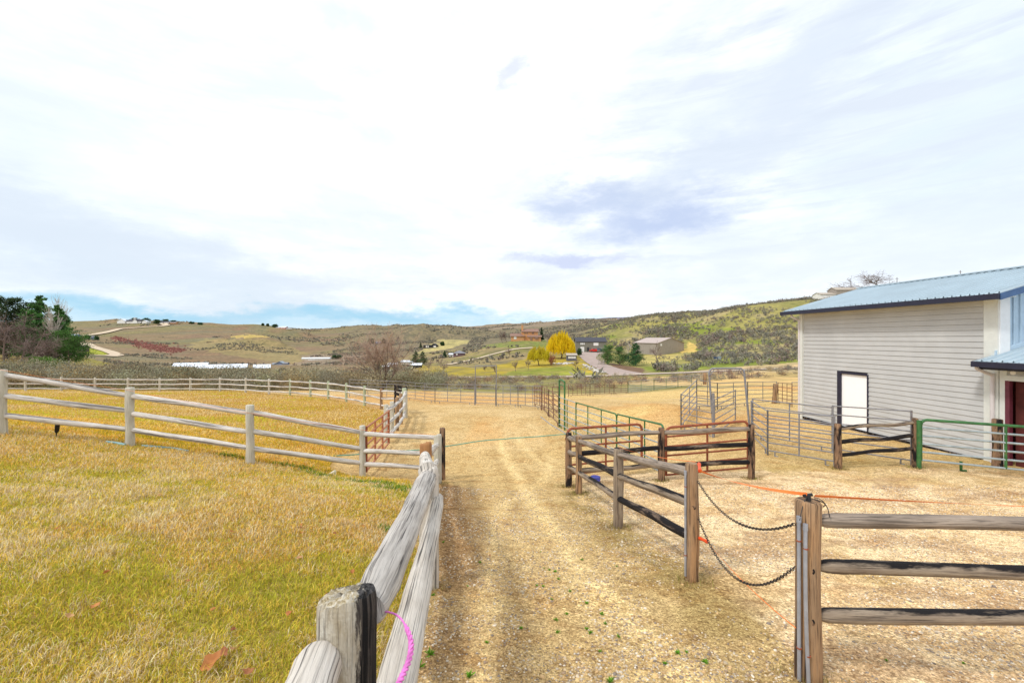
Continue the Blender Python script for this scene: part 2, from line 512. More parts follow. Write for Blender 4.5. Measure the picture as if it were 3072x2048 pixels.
        o = bpy.data.objects.new(name, me)
        COL.objects.link(o)
        if parent is not None: o.parent = parent
        return o


def tag(o, label=None, cat=None, group=None, kind=None):
    if label: o['label'] = label
    if cat: o['category'] = cat
    if group: o['group'] = group
    if kind: o['kind'] = kind
    return o


def thing(name, label, cat, loc, group=None):
    o = bpy.data.objects.new(name, None)
    o.empty_display_size = 0.2
    COL.objects.link(o)
    o.location = [float(a) for a in loc]
    return tag(o, label, cat, group)

# ------------------------------------------------------------------ materials
def mat(name):
    m = bpy.data.materials.new(name)
    m.use_nodes = True
    T = NT(m.node_tree)
    b = m.node_tree.nodes['Principled BSDF']
    return m, T, b


def bump(T, b, h, strength=0.4, dist=0.01):
    nd = T.n('ShaderNodeBump')
    nd.inputs['Strength'].default_value = strength
    nd.inputs['Distance'].default_value = dist
    T.link(h, nd.inputs['Height'])
    T.link(nd.outputs[0], b.inputs['Normal'])


def wood(name, light, mid, dark, char=0.0, chartop=0.0, crack=0.55, warm=None, vs=3.2, coarse=0.0, cs=13.0):
    m, T, b = mat(name)
    uv = T.n('ShaderNodeUVMap').outputs[0]
    oi = T.n('ShaderNodeObjectInfo').outputs['Random']
    cmb = T.n('ShaderNodeCombineXYZ')
    T.link(T.math('MULTIPLY', oi, 37.0), cmb.inputs[0]); T.link(T.math('MULTIPLY', oi, 91.0), cmb.inputs[1])
    p = T.vmath('ADD', uv, cmb.outputs[0])
    grain = T.noise(T.mapping(p, (95, vs, 1)), 1.0, 6, 0.62, 0.25)
    fineg = T.noise(T.mapping(p, (320, 14, 1)), 1.0, 3, 0.6)
    blot = T.noise(T.mapping(p, (9, 2.2, 1)), 1.0, 4, 0.6)
    c = T.mix(T.mapr(blot, 0.35, 0.65), mid, light)
    if warm is not None:
        c = T.mix(T.mapr(T.noise(T.mapping(p, (14, 1.1, 1)), 1.0, 3, 0.5), 0.45, 0.62), c, warm)
    c = T.mix(T.math('MULTIPLY', T.mapr(fineg, 0.45, 0.75), 0.5), c, mid)
    ck = T.mapr(grain, 0.34, 0.47, 1.0, 0.0)
    c = T.mix(T.math('MULTIPLY', ck, crack), c, dark)
    big = T.noise(T.mapping(p, (34, .8, 1), loc=(3.1, 7.7, 0)), 1.0, 5, 0.6, 0.5)
    c = T.mix(T.math('MULTIPLY', T.mapr(big, 0.33, 0.41, 1.0, 0.0), crack * .9), c, dark)
    if coarse > 0:
        co = T.noise(T.mapping(p, (cs, .55, 1), loc=(9.1, 1.7, 0)), 1.0, 6, 0.62, 0.4)
        c = T.mix(T.math('MULTIPLY', T.mapr(co, 0.40, 0.47, 1.0, 0.0), coarse), c, dark)
    if char > 0:
        cn = T.noise(T.mapping(p, (7, 1.3, 1)), 1.0, 5, 0.7)
        if chartop > 0:
            nz = T.n('ShaderNodeSeparateXYZ')
            T.link(T.n('ShaderNodeNewGeometry').outputs['Normal'], nz.inputs[0])
            cn = T.math('ADD', cn, T.math('MULTIPLY', T.math('SUBTRACT', nz.outputs[2], 0.45), chartop))
        cm = T.mapr(cn, 1.0 - char - 0.04, 1.0 - char + 0.06)
        c = T.mix(cm, c, (0.012, 0.010, 0.011))
    T.link(c, b.inputs['Base Color'])
    b.inputs['Roughness'].default_value = 0.85
    b.inputs['Specular IOR Level'].default_value = 0.25
    h = T.math('ADD', T.math('MULTIPLY', grain, 1.0), T.math('MULTIPLY', fineg, 0.35))
    bump(T, b, h, 0.75, 0.012)
    return m


def paint(name, col, rough=0.5, metal=0.0, var=0.08, rust=0.0, rustcol=(0.16, 0.055, 0.025), nscale=6.0, spec=0.4, dirt=None):
    m, T, b = mat(name)
    tc = T.n('ShaderNodeTexCoord').outputs['Object']
    n = T.noise(tc, nscale, 5, 0.6)
    dk = tuple(max(0, a * (1 - var * 2)) for a in col)
    lt = tuple(min(1, a * (1 + var)) for a in col)
    c = T.mix(T.mapr(n, 0.3, 0.7), dk, lt)
    if rust > 0:
        rn = T.noise(tc, 9.0, 6, 0.7)
        c = T.mix(T.mapr(rn, 0.62 - 0.3 * rust, 0.72 - 0.3 * rust), c, rustcol)
    if dirt is not None:
        c = T.mix(T.mapr(T.noise(tc, 1.3, 5, 0.7), 0.5, 0.8, 0, 0.5), c, dirt)
    T.link(c, b.inputs['Base Color'])
    b.inputs['Roughness'].default_value = rough
    b.inputs['Metallic'].default_value = metal
    b.inputs['Specular IOR Level'].default_value = spec
    bump(T, b, n, 0.08, 0.005)
    return m


def foliage(name, rough=0.75, trans=0.25, tint=(1, 1, 1)):
    m, T, b = mat(name)
    at = T.n('ShaderNodeVertexColor'); at.layer_name = 'Col'
    c = T.mix(1.0, at.outputs[0], tint, 'MULTIPLY')
    T.link(c, b.inputs['Base Color'])
    b.inputs['Roughness'].default_value = rough
    b.inputs['Specular IOR Level'].default_value = 0.15
    if trans > 0:
        out = T.t.nodes['Material Output']
        tr = T.n('ShaderNodeBsdfTranslucent')
        T.link(c, tr.inputs[0])
        mx = T.n('ShaderNodeMixShader')
        mx.inputs[0].default_value = trans
        T.link(b.outputs[0], mx.inputs[1]); T.link(tr.outputs[0], mx.inputs[2])
        T.link(mx.outputs[0], out.inputs[0])
    return m

M = {}
M['wood_white'] = wood('weathered_white_wood', (0.80, 0.76, 0.70), (0.60, 0.55, 0.49), (0.08, 0.07, 0.07), crack=0.8, coarse=0.75, cs=16)
M['wood_pale'] = wood('pale_post_wood', (0.66, 0.63, 0.54), (0.50, 0.47, 0.38), (0.16, 0.13, 0.09), crack=0.45)
M['wood_green'] = wood('algae_green_post_wood', (0.50, 0.54, 0.38), (0.38, 0.44, 0.29), (0.10, 0.10, 0.06), crack=0.45)
M['wood_near'] = wood('near_rail_wood', (0.80, 0.75, 0.68), (0.56, 0.50, 0.43), (0.03, 0.028, 0.03), crack=0.98, vs=1.1, coarse=.25, cs=34)
M['wood_near2'] = wood('greyer_near_rail_wood', (0.66, 0.62, 0.57), (0.44, 0.40, 0.36), (0.03, 0.028, 0.03), crack=0.98, vs=1.2, coarse=.35, cs=30)
M['wood_nearpost'] = wood('near_post_wood', (0.70, 0.64, 0.50), (0.46, 0.40, 0.30), (0.04, 0.035, 0.03), crack=0.8, char=0.36)
M['wood_brown'] = wood('brown_post_wood', (0.44, 0.29, 0.17), (0.27, 0.17, 0.10), (0.035, 0.02, 0.015), crack=0.9, warm=(0.48, 0.28, 0.14), coarse=.8, cs=20)
M['wood_rail'] = wood('grey_brown_rail_wood', (0.42, 0.34, 0.27), (0.24, 0.19, 0.15), (0.03, 0.025, 0.02), crack=0.9, coarse=.6, cs=18)
M['wood_char'] = wood('charred_rail_wood', (0.42, 0.34, 0.25), (0.24, 0.18, 0.13), (0.03, 0.02, 0.02), crack=0.8, char=0.42, chartop=0.30, coarse=.5, cs=18)
M['wood_black'] = wood('blackened_rail_wood', (0.26, 0.19, 0.13), (0.14, 0.10, 0.08), (0.02, 0.015, 0.015), crack=0.6, char=0.58)
M['wood_charpost'] = wood('charred_post_wood', (0.36, 0.22, 0.12), (0.20, 0.12, 0.08), (0.03, 0.02, 0.02), crack=0.5, char=0.5)
M['wood_orange'] = wood('orange_stained_post_wood', (0.50, 0.25, 0.10), (0.40, 0.20, 0.09), (0.12, 0.06, 0.03), crack=0.4)
M['galv'] = paint('galvanised_pipe', (0.27, 0.265, 0.28), 0.5, 0.25, 0.15, rust=0.1, nscale=12)
M['galv_light'] = paint('bright_conduit_pipe', (0.42, 0.45, 0.52), 0.4, 0.4, 0.12, nscale=10)
M['green'] = paint('green_gate_paint', (0.045, 0.165, 0.05), 0.5, 0.0, 0.2, rust=0.10, nscale=9)
M['greygreen'] = paint('grey_gate_rail', (0.36, 0.42, 0.44), 0.45, 0.2, 0.15, nscale=9)
M['rust'] = paint('rusty_red_gate_paint', (0.36, 0.10, 0.045), 0.7, 0.0, 0.25, rust=0.25, nscale=9)
M['redgate'] = paint('faded_red_gate_paint', (0.50, 0.19, 0.09), 0.65, 0.0, 0.2, rust=0.1, nscale=9)
M['rustpanel'] = paint('rust_brown_panel', (0.24, 0.13, 0.09), 0.75, 0.0, 0.25, rust=0.2, nscale=9)
M['siding'] = paint('grey_painted_siding', (0.53, 0.535, 0.53), 0.6, 0, 0.05, nscale=1.2, dirt=(0.45, 0.44, 0.42))
M['doorwhite'] = paint('bright_white_door', (0.97, 0.98, 1.0), 0.3, 0, 0.0)
M['trim'] = paint('pale_corner_trim', (0.70, 0.72, 0.68), 0.55, 0, 0.04)
M['navy'] = paint('dark_navy_trim', (0.022, 0.022, 0.045), 0.4, 0, 0.1)
M['bluefascia'] = paint('blue_fascia_trim', (0.05, 0.11, 0.24), 0.45, 0, 0.1)
M['roofmetal'] = paint('pale_blue_ribbed_metal', (0.46, 0.56, 0.62), 0.35, 0.2, 0.06, nscale=0.8)
M['batten'] = paint('pale_blue_board_and_batten', (0.50, 0.64, 0.76), 0.55, 0, 0.05)
M['white'] = paint('white_paint', (0.82, 0.84, 0.85), 0.45, 0, 0.03)
M['maroon'] = paint('maroon_trim', (0.15, 0.03, 0.05), 0.6, 0, 0.15)
M['darkred'] = paint('dark_red_interior', (0.11, 0.022, 0.018), 0.8, 0, 0.2)
M['black'] = paint('black_plastic', (0.015, 0.015, 0.017), 0.45)
M['downspout'] = paint('white_downspout', (0.66, 0.62, 0.62), 0.45, 0, 0.04)
M['chain'] = paint('dark_chain_steel', (0.07, 0.06, 0.055), 0.5, 0.6, 0.2)
M['orange'] = paint('orange_tape', (0.90, 0.21, 0.035), 0.6, 0, 0.08)
M['handle'] = paint('orange_red_handle', (0.80, 0.09, 0.02), 0.4, 0, 0.05)
M['pink'] = paint('pink_twine_fibre', (0.80, 0.22, 0.62), 0.7, 0, 0.15, nscale=60)
M['bluetub'] = paint('blue_rubber', (0.11, 0.13, 0.62), 0.5, 0, 0.1)
M['hose'] = paint('pale_green_hose', (0.16, 0.42, 0.32), 0.5, 0, 0.1)
M['hoseblue'] = paint('blue_green_pipe', (0.25, 0.45, 0.48), 0.5, 0, 0.1)
M['pvc'] = paint('cream_pvc', (0.72, 0.66, 0.50), 0.5, 0, 0.05)
M['concrete'] = paint('concrete', (0.46, 0.40, 0.33), 0.9, 0, 0.1)
M['bark'] = paint('bare_bark', (0.20, 0.15, 0.12), 0.9, 0, 0.2, nscale=3)
M['bark_pale'] = paint('pale_bark', (0.52, 0.46, 0.40), 0.9, 0, 0.15, nscale=2)
M['twig'] = paint('pinkish_twigs', (0.44, 0.31, 0.24), 0.9, 0, 0.2, nscale=2)
M['twig_purple'] = paint('purple_brown_twigs', (0.24, 0.17, 0.15), 0.9, 0, 0.25, nscale=1)
M['twig_red'] = paint('red_brown_twigs', (0.34, 0.13, 0.07), 0.9, 0, 0.2, nscale=1)
M['leaf'] = foliage('needle_foliage', trans=0.15)
M['willow'] = foliage('willow_foliage', trans=0.35)
M['sage'] = foliage('sagebrush_foliage', trans=0.1)
M['blade'] = foliage('grass_blades', trans=0.3)
M['dryleaf'] = foliage('dry_leaf', trans=0.2)
M['stone'] = foliage('pebble_stone', rough=0.8, trans=0)

# ------------------------------------------------------------------ terrain mesh
def inpoly(px, py, poly):
    poly = np.asarray(poly, float)
    ins = np.zeros(px.shape, bool)
    n = len(poly)
    for i in range(n):
        x1, y1 = poly[i]; x2, y2 = poly[(i + 1) % n]
        if y1 == y2: continue
        c = ((y1 > py) != (y2 > py)) & (px < (x2 - x1) * (py - y1) / (y2 - y1) + x1)
        ins ^= c
    return ins


LAWN = [(-9000, 1160), (-50, 1160), (400, 1164), (740, 1173), (880, 1186), (1000, 1198), (1130, 1226), (1178, 1248), (1150, 1300), (1098, 1345), (1010, 1366), (985, 1405),
        (1050, 1430), (1228, 1443), (1250, 1500), (1262, 1533), (1272, 1772), (1035, 2818), (900, 9000), (-90000, 9000)]
FENCEX = lambda y: np.interp(y, [-5, 1.45, 4.3, 7.0, 9.9], [-.1, -.55, -.82, -1.39, -1.69])


def lawn_mask(x, y, zz):
    d = np.maximum(y, 0.05)
    px = CX + F * x / d
    py = HY + (CAMZ - zz) * F / d
    m = inpoly(px, py, LAWN) & (y > 0.4)
    nearm = (y <= 1.6) & (x < FENCEX(y))
    return m | nearm


def lawn_soft(x, y):
    wob = 0.12
    acc = 0
    for k, (ox, oy) in enumerate(((0, 0), (.1, .1), (-.1, .1), (.1, -.1), (-.1, -.1))):
        xx = x + ox + wob * (fbm(x * 3, y * 3, 21, 3) - .5) * 2
        yy = y + oy + wob * (fbm(x * 3, y * 3, 31, 3) - .5) * 2
        acc = acc + lawn_mask(xx, yy, Z(xx, yy))
    return acc / 5.0


def build_terrain():
    th = np.concatenate([np.linspace(-100, -56, 30)[:-1], np.linspace(-56, 56, 1000), np.linspace(56, 100, 30)[1:]])
    th = np.radians(th)
    r = np.exp(np.linspace(math.log(0.25), math.log(9000), 760))
    TH, RR = np.meshgrid(th, r)
    x = RR * np.sin(TH); y = RR * np.cos(TH)
    z = Z(x, y)
    px, d = pxd(x, y)
    py = HY + (CAMZ - z) * F / np.maximum(d, .05)
    # ---- where each ground cover lies
    n1 = fbm(x * .5, y * .5, 40, 4); n2 = fbm(x * 2.2, y * 2.2, 41, 4); n3 = fbm(x * .12, y * .12, 42, 4)
    col = np.zeros(x.shape + (3,))
    def mixc(mask, c):
        m = np.clip(mask, 0, 1)[..., None]
        col[:] = col * (1 - m) + np.asarray(c) * m
    # yard dirt and gravel
    col[:] = (0.60, 0.45, 0.215)
    mixc(sst(n1, .42, .62), (0.67, 0.52, 0.27))
    mixc(sst(n2, .55, .75) * .3, (0.46, 0.32, 0.13))
    pen = (x > np.interp(y, [0, 2.9, 4.55, 6.67, 9.5, 12], [2.3, 2.1, 2.0, 1.8, 1.5, 1.6]))
    mixc(pen * (y < 11) * sst(n1, .28, .45) * .9, (0.84, 0.68, 0.43))
    mixc(pen * (y < 11) * sst(n2, .52, .66) * .6, (0.64, 0.45, 0.22))
    mixc(pen * (y < 11) * sst(fbm(x * 1.1, y * 2.5, 55, 4), .58, .68) * .7, (0.48, 0.33, 0.19))
    # mossy strip along the right rail fence, worn brown strip along the left one
    edge = np.interp(y, [0, 2.9, 4.55, 6.67, 9.5], [1.7, 1.75, 1.7, 1.5, 1.3])
    mixc(np.exp(-((x - edge) / .45) ** 2) * (y < 10) * sst(n2, .32, .56) * .9, (0.28, 0.22, 0.075))
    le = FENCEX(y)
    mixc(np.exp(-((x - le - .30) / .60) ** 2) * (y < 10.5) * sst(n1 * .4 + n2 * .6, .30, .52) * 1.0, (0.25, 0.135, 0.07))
    near = np.exp(-(y / 4.0) ** 2)
    mixc(near * .65 * (1 - pen), (0.43, 0.32, 0.17))
    mixc(.30 * (y < 14) * (1 - pen), (0.56, 0.42, 0.19))
    mixc((np.abs(x - 13 + y * .0) < 60) * ((x > 6.5) & (y > 10.5) & (y < 14) & (x < 14)) * sst(n1, .4, .6) * .6, (0.42, 0.31, 0.09))
    # beaten tracks down the lane
    for tp, wd_, am in (([(2080, 2046), (1960, 1930), (1860, 1830), (1760, 1730), (1690, 1640), (1640, 1560), (1590, 1490), (1560, 1440), (1500, 1330)], .15, .9),
                   ([(1640, 2046), (1610, 1900), (1590, 1760), (1560, 1650), (1520, 1550), (1480, 1470), (1450, 1400), (1420, 1330)], .20, .18),
                   ([(1950, 2046), (1840, 1930), (1750, 1800), (1670, 1690), (1640, 1600), (1600, 1520), (1640, 1440), (1650, 1380)], .16, .25),
                   ([(1500, 1520), (1560, 1490), (1620, 1450), (1650, 1400), (1600, 1370), (1560, 1330)], .12, .6)):
        w_ = np.array([G(a_, b_)[:2] for a_, b_ in tp]); o_ = np.argsort(w_[:, 1])
        tr = np.interp(y, w_[o_, 1], w_[o_, 0]) + .10 * (fbm(x * 0 + 3.3, y * 1.4, 77, 3) - .5)
        dm = np.exp(-((x - tr) / wd_) ** 2)
        e_ = np.exp(-((np.abs(x - tr) - wd_ * 2.1) / (wd_ * .6)) ** 2)
        vis = (y < w_[:, 1].max() + 1) * (.72 + .28 * sst(n2, .3, .6))
        mixc(dm * vis * am, (0.80, 0.64, 0.33))
        mixc(e_ * vis * am * .22, (0.38, 0.27, 0.13))
    # deeper in the yard: alternating pale and orange sand
    far = sst(y, 12, 20)
    mixc(far * sst(fbm(x * .35, y * .12, 50, 3), .45, .6) * .6, (0.66, 0.39, 0.14))
    mixc(far * (px > 1650) * sst(fbm(x * .2, y * .2, 51, 3), .4, .55) * .7, (0.72, 0.56, 0.24))
    # lawns
    lm = np.zeros(x.shape)
    sel = (y < 44) & (x < 1.0) & (y > -6)
    lm[sel] = lawn_soft(x[sel], y[sel])
    gcol = np.array([0.40, 0.25, 0.06])[None, None] * (1 - sst(n1, .35, .65))[..., None] + np.array([0.46, 0.33, 0.11])[None, None] * sst(n1, .35, .65)[..., None]
    gcol = np.where((y > 9.5)[..., None], gcol * np.array([1.12, 0.92, .55]), gcol)
    col = col * (1 - lm[..., None]) + gcol * lm[..., None]
    # bare dark soil line under the left fence
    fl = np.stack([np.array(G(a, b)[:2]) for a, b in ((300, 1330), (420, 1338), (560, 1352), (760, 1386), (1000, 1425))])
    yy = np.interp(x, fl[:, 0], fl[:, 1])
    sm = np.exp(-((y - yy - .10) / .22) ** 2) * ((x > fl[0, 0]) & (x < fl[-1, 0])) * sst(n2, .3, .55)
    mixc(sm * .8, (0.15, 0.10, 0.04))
    # ---- country beyond the yard
    out = sst(d, 42, 46)
    px0, py0 = px, py
    px = px + (fbm(x * .04 + 3, y * .03, 80, 4) - .5) * 60 + (fbm(x * .3, y * .2, 81, 3) - .5) * 25
    py = py + (fbm(x * .05 + 9, y * .04, 82, 4) - .5) * 9
    hill = np.zeros(x.shape + (3,)) + np.array([0.34, 0.26, 0.13])
    hn = fbm(x * .05, y * .05, 60, 5); hn2 = fbm(x * .3, y * .15, 61, 4); hn3 = fbm(x * .012, y * .008, 62, 4)
    def mh(mask, c):
        m = np.clip(mask, 0, 1)[..., None]
        hill[:] = hill * (1 - m) + np.asarray(c) * m
    mh(sst(hn, .42, .62) * .8, (0.27, 0.24, 0.075))
    mh(sst(hn2, .5, .68) * .55, (0.19, 0.16, 0.10))
    lefth = (1 - sst(px, 1000, 1250)) * sst(d, 140, 220)
    mh(lefth * .85, (0.29, 0.205, 0.125))
    mh(lefth * sst(hn3, .45, .6) * .7, (0.25, 0.225, 0.10))
    mh(lefth * sst(fbm(x * .02, y * .006, 66, 4), .5, .62) * .55, (0.27, 0.17, 0.12))
    mh(lefth * sst(fbm(x * .03, y * .01, 63, 4), .52, .66) * .6, (0.23, 0.21, 0.135))
    mid = sst(px, 950, 1200) * (1 - sst(px, 1700, 1850)) * sst(d, 280, 380)
    mh(mid * .8, (0.25, 0.20, 0.13))
    mh(mid * sst(hn2, .45, .6) * .6, (0.15, 0.135, 0.095))
    mh((d > 900) * (px > 1350) * .8, (0.33, 0.25, 0.18))
    mh((d > 3000) * .95, (0.20, 0.18, 0.24))  # farthest mountain: purple-blue haze of distance put into the ground colour
    rh = sst(px, 1760, 1840) * sst(d, 88, 100) * (1 - sst(d, 400, 700))
    mh(rh * .85, (0.30, 0.27, 0.085))
    mh(rh * sst(fbm(x * .04, y * .02, 70, 3), .5, .6), (0.23, 0.26, 0.045))
    mh(rh * sst(fbm(x * .08, y * .05, 71, 3), .55, .68) * .8, (0.36, 0.29, 0.15))
    def zone(poly, c, w=1.0, dlo=46, dhi=3000, ns=0.0):
        m = inpoly(px, py, poly) & (d > dlo) & (d < dhi)
        a = m * w
        if ns: a = a * (1 - ns * sst(hn2, .4, .6))
        mh(a, c)
    # roadside lawns in the valley
    zone([(1240, 1128), (1240, 1092), (1420, 1106), (1600, 1075), (1700, 1060), (1765, 1075), (1790, 1125)], (0.46, 0.34, 0.035), .9, 60, 175, .5)
    zone([(1500, 1128), (1560, 1105), (1700, 1098), (1790, 1125)], (0.24, 0.29, 0.045), .8, 60, 160, .4)
    zone([(1240, 1060), (1330, 1017), (1400, 1020), (1370, 1045), (1300, 1052)], (0.60, 0.50, 0.20), .9, 180, 700, .5)
    zone([(1440, 1045), (1470, 1018), (1640, 1017), (1640, 1040)], (0.22, 0.27, 0.06), .8, 180, 330, .5)
    zone([(700, 1010), (720, 1004), (770, 1002), (820, 1010), (760, 1014)], (0.66, 0.47, 0.16), .95, 450, 800)
    zone([(330, 1015), (350, 1014), (560, 1052), (520, 1060), (420, 1043)], (0.34, 0.16, 0.12), .7, 200, 900, .5)
    zone([(-400, 1100), (-400, 1050), (250, 1060), (330, 1095), (200, 1102)], (0.33, 0.28, 0.04), .85, 60, 200, .5)
    zone([(250, 1060), (255, 1038), (330, 1055), (310, 1065)], (0.40, 0.42, 0.04), .9, 60, 500)
    zone([(-400, 1090), (-400, 1040), (150, 1060), (130, 1085)], (0.30, 0.15, 0.05), .5, 60, 300, .5)
    # orchard rows
    rows = (np.sin(x * 2 * math.pi / 7.0) * .5 + .5)
    om = inpoly(px, py, [(500, 1080), (640, 1040), (830, 1070), (760, 1090), (600, 1095)]) & (d > 150)
    mh(om * .5, (0.30, 0.19, 0.11)); mh(om * sst(rows, .55, .9) * .6, (0.20, 0.12, 0.08))
    om = inpoly(px, py, [(560, 1040), (620, 1015), (820, 1018), (920, 1060), (900, 1090), (800, 1085)]) & (d > 150)
    mh(om * .6, (0.38, 0.30, 0.13))
    om = inpoly(px, py, [(900, 1095), (930, 1060), (1080, 1065), (1090, 1090)]) & (d > 100)
    mh(om * .6, (0.30, 0.20, 0.13)); mh(om * sst(rows, .5, .8) * .5, (0.48, 0.42, 0.36))
    # cut bank behind the shed
    zone([(2045, 1058), (2050, 1025), (2080, 1035), (2100, 1052)], (0.66, 0.46, 0.14), .9, 150, 260)
    zone([(1890, 1090), (1930, 1062), (2100, 1060), (2080, 1075), (1980, 1088)], (0.56, 0.44, 0.16), .8, 100, 200, .3)
    zone([(1815, 1090), (1835, 1090), (1930, 1105), (1930, 1125), (1890, 1128)], (0.20, 0.11, 0.08), .9, 60, 170)
    # dry verge between yard and road
    zone([(1800, 1150), (1900, 1132), (2120, 1124), (2250, 1117), (3000, 1100), (3000, 1160), (2120, 1155)], (0.62, 0.42, 0.18), .95, 44, 110, .2)
    zone([(2080, 1112), (2400, 1085), (3000, 1075), (3000, 1110), (2250, 1118), (2080, 1122)], (0.58, 0.42, 0.24), .8, 60, 120, .2)
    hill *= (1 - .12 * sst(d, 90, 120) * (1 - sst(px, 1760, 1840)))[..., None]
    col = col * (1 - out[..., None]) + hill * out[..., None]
    # roads and drive are their own sheets (see below)
    mb = MB()
    nr, nc = x.shape
    idx = np.arange(nr * nc).reshape(nr, nc)
    Q = np.stack([idx[:-1, :-1], idx[1:, :-1], idx[1:, 1:], idx[:-1, 1:]], -1).reshape(-1, 4)[:, ::-1]
    V = np.stack([x, y, z], -1).reshape(-1, 3)
    m, T, b = mat('ground')
    at = T.n('ShaderNodeVertexColor'); at.layer_name = 'Col'
    lw = T.n('ShaderNodeAttribute'); lw.attribute_name = 'lawn'
    lawnf = lw.outputs['Fac']
    fw = T.n('ShaderNodeAttribute'); fw.attribute_name = 'country'
    farf = fw.outputs['Fac']
    gp = T.n('ShaderNodeNewGeometry').outputs['Position']
    # gravel: cells of different stones
    vo = T.voro(gp, 42.0)
    vo2 = T.voro(gp, 95.0)
    hs = T.n('ShaderNodeSeparateColor'); T.link(vo.outputs['Color'], hs.inputs[0])
    hs2 = T.n('ShaderNodeSeparateColor'); T.link(vo2.outputs['Color'], hs2.inputs[0])
    st = T.ramp(hs.outputs[0], [(0, (0.45, 0.40, 0.36)), (0.3, (0.8, 0.72, 0.62)), (0.6, (1.05, 1.0, 0.95)), (0.85, (1.3, 1.25, 1.15)), (1, (1.7, 1.7, 1.7))])
    st2 = T.ramp(hs2.outputs[1], [(0, (0.55, 0.5, 0.45)), (0.5, (1.0, 0.95, 0.9)), (1, (1.45, 1.45, 1.4))])
    sz = T.mapr(T.noise(gp, 1.6, 4, 0.6), 0.35, 0.62, 0.15, 0.8)
    gravel = T.mix(sz, T.mix(1.0, at.outputs[0], st2, 'MULTIPLY'), T.mix(1.0, at.outputs[0], st, 'MULTIPLY'))
    patch = T.noise(gp, 7.0, 8, 0.75)
    gravel = T.mix(T.mapr(patch, 0.50, 0.66, 0.0, 0.75), gravel, T.mix(1.0, at.outputs[0], (0.55, 0.44, 0.36), 'MULTIPLY'))
    speck = T.noise(gp, 55.0, 6, 0.8)
    gravel = T.mix(1.0, gravel, T.ramp(speck, [(0.36, (0.22, 0.19, 0.17)), (0.45, (0.85, 0.82, 0.80)), (0.55, (1.05, 1.05, 1.05)), (0.65, (1.75, 1.75, 1.75))]), 'MULTIPLY')
    tone = T.noise(gp, 2.3, 8, 0.7)
    gravel = T.mix(1.0, gravel, T.ramp(tone, [(0.36, (0.88, 0.78, 0.68)), (0.48, (1, 0.98, 0.95)), (0.6, (1.05, 1.05, 1.07))]), 'MULTIPLY')
    speck2 = T.noise(gp, 11.0, 7, 0.8)
    gravel = T.mix(1.0, gravel, T.ramp(speck2, [(0.34, (0.62, 0.56, 0.52)), (0.48, (1, 1, 1)), (0.66, (1.18, 1.18, 1.2))]), 'MULTIPLY')
    # lawn thatch
    ln = T.noise(T.mapping(gp, (60, 60, 60)), 1.0, 4, 0.65)
    lawnc = T.mix(1.0, at.outputs[0], T.ramp(ln, [(0.3, (0.45, 0.5, 0.4)), (0.5, (0.85, 0.85, 0.8)), (0.7, (1.25, 1.25, 1.5))]), 'MULTIPLY')
    # country: patchy dry grass with specks
    cn = T.noise(gp, 0.35, 8, 0.72)
    cn2 = T.noise(gp, 0.055, 8, 0.7)
    cc = T.mix(1.0, at.outputs[0], T.ramp(cn, [(0.32, (0.55, 0.58, 0.55)), (0.5, (0.98, 0.98, 0.95)), (0.68, (1.35, 1.3, 1.2))]), 'MULTIPLY')
    cc = T.mix(1.0, cc, T.ramp(cn2, [(0.35, (0.72, 0.78, 0.75)), (0.52, (1.0, 1.0, 1.0)), (0.65, (1.2, 1.15, 1.1))]), 'MULTIPLY')
    c = T.mix(lawnf, gravel, lawnc)
    c = T.mix(farf, c, cc)
    T.link(c, b.inputs['Base Color'])
    b.inputs['Roughness'].default_value = 0.95
    b.inputs['Specular IOR Level'].default_value = 0.1
    inv = T.math('SUBTRACT', 1.0, vo.outputs['Distance'])
    h = T.math('ADD', T.math('MULTIPLY', inv, 0.5), T.math('MULTIPLY', patch, 1.2))
    nd = T.n('ShaderNodeBump')
    nd.inputs['Distance'].default_value = 0.018
    T.link(T.mapr(farf, 0, 1, 0.55, 0.1), nd.inputs['Strength'])
    T.link(h, nd.inputs['Height'])
    T.link(nd.outputs[0], b.inputs['Normal'])
    me = bpy.data.meshes.new('ground')
    me.vertices.add(len(V)); me.vertices.foreach_set('co', V.astype(np.float32).ravel())
    me.loops.add(Q.size); me.loops.foreach_set('vertex_index', Q.astype(np.int32).ravel())
    me.polygons.add(len(Q))
    me.polygons.foreach_set('loop_start', (np.arange(len(Q)) * 4).astype(np.int32))
    me.polygons.foreach_set('loop_total', np.full(len(Q), 4, np.int32))
    me.polygons.foreach_set('use_smooth', np.ones(len(Q), bool))
    ca = me.color_attributes.new('Col', 'FLOAT_COLOR', 'POINT')
    cc_ = col.reshape(-1, 3)
    ca.data.foreach_set('color', np.c_[cc_, np.ones(len(cc_))].astype(np.float32).ravel())
    for nm, arr in (('lawn', lm), ('country', out)):
        a = me.attributes.new(nm, 'FLOAT', 'POINT')
        a.data.foreach_set('value', arr.astype(np.float32).ravel())
    me.update(calc_edges=True)
    me.materials.append(m)
    o = bpy.data.objects.new('ground', me)
    COL.objects.link(o)
    tag(o, kind='structure')
build_terrain()


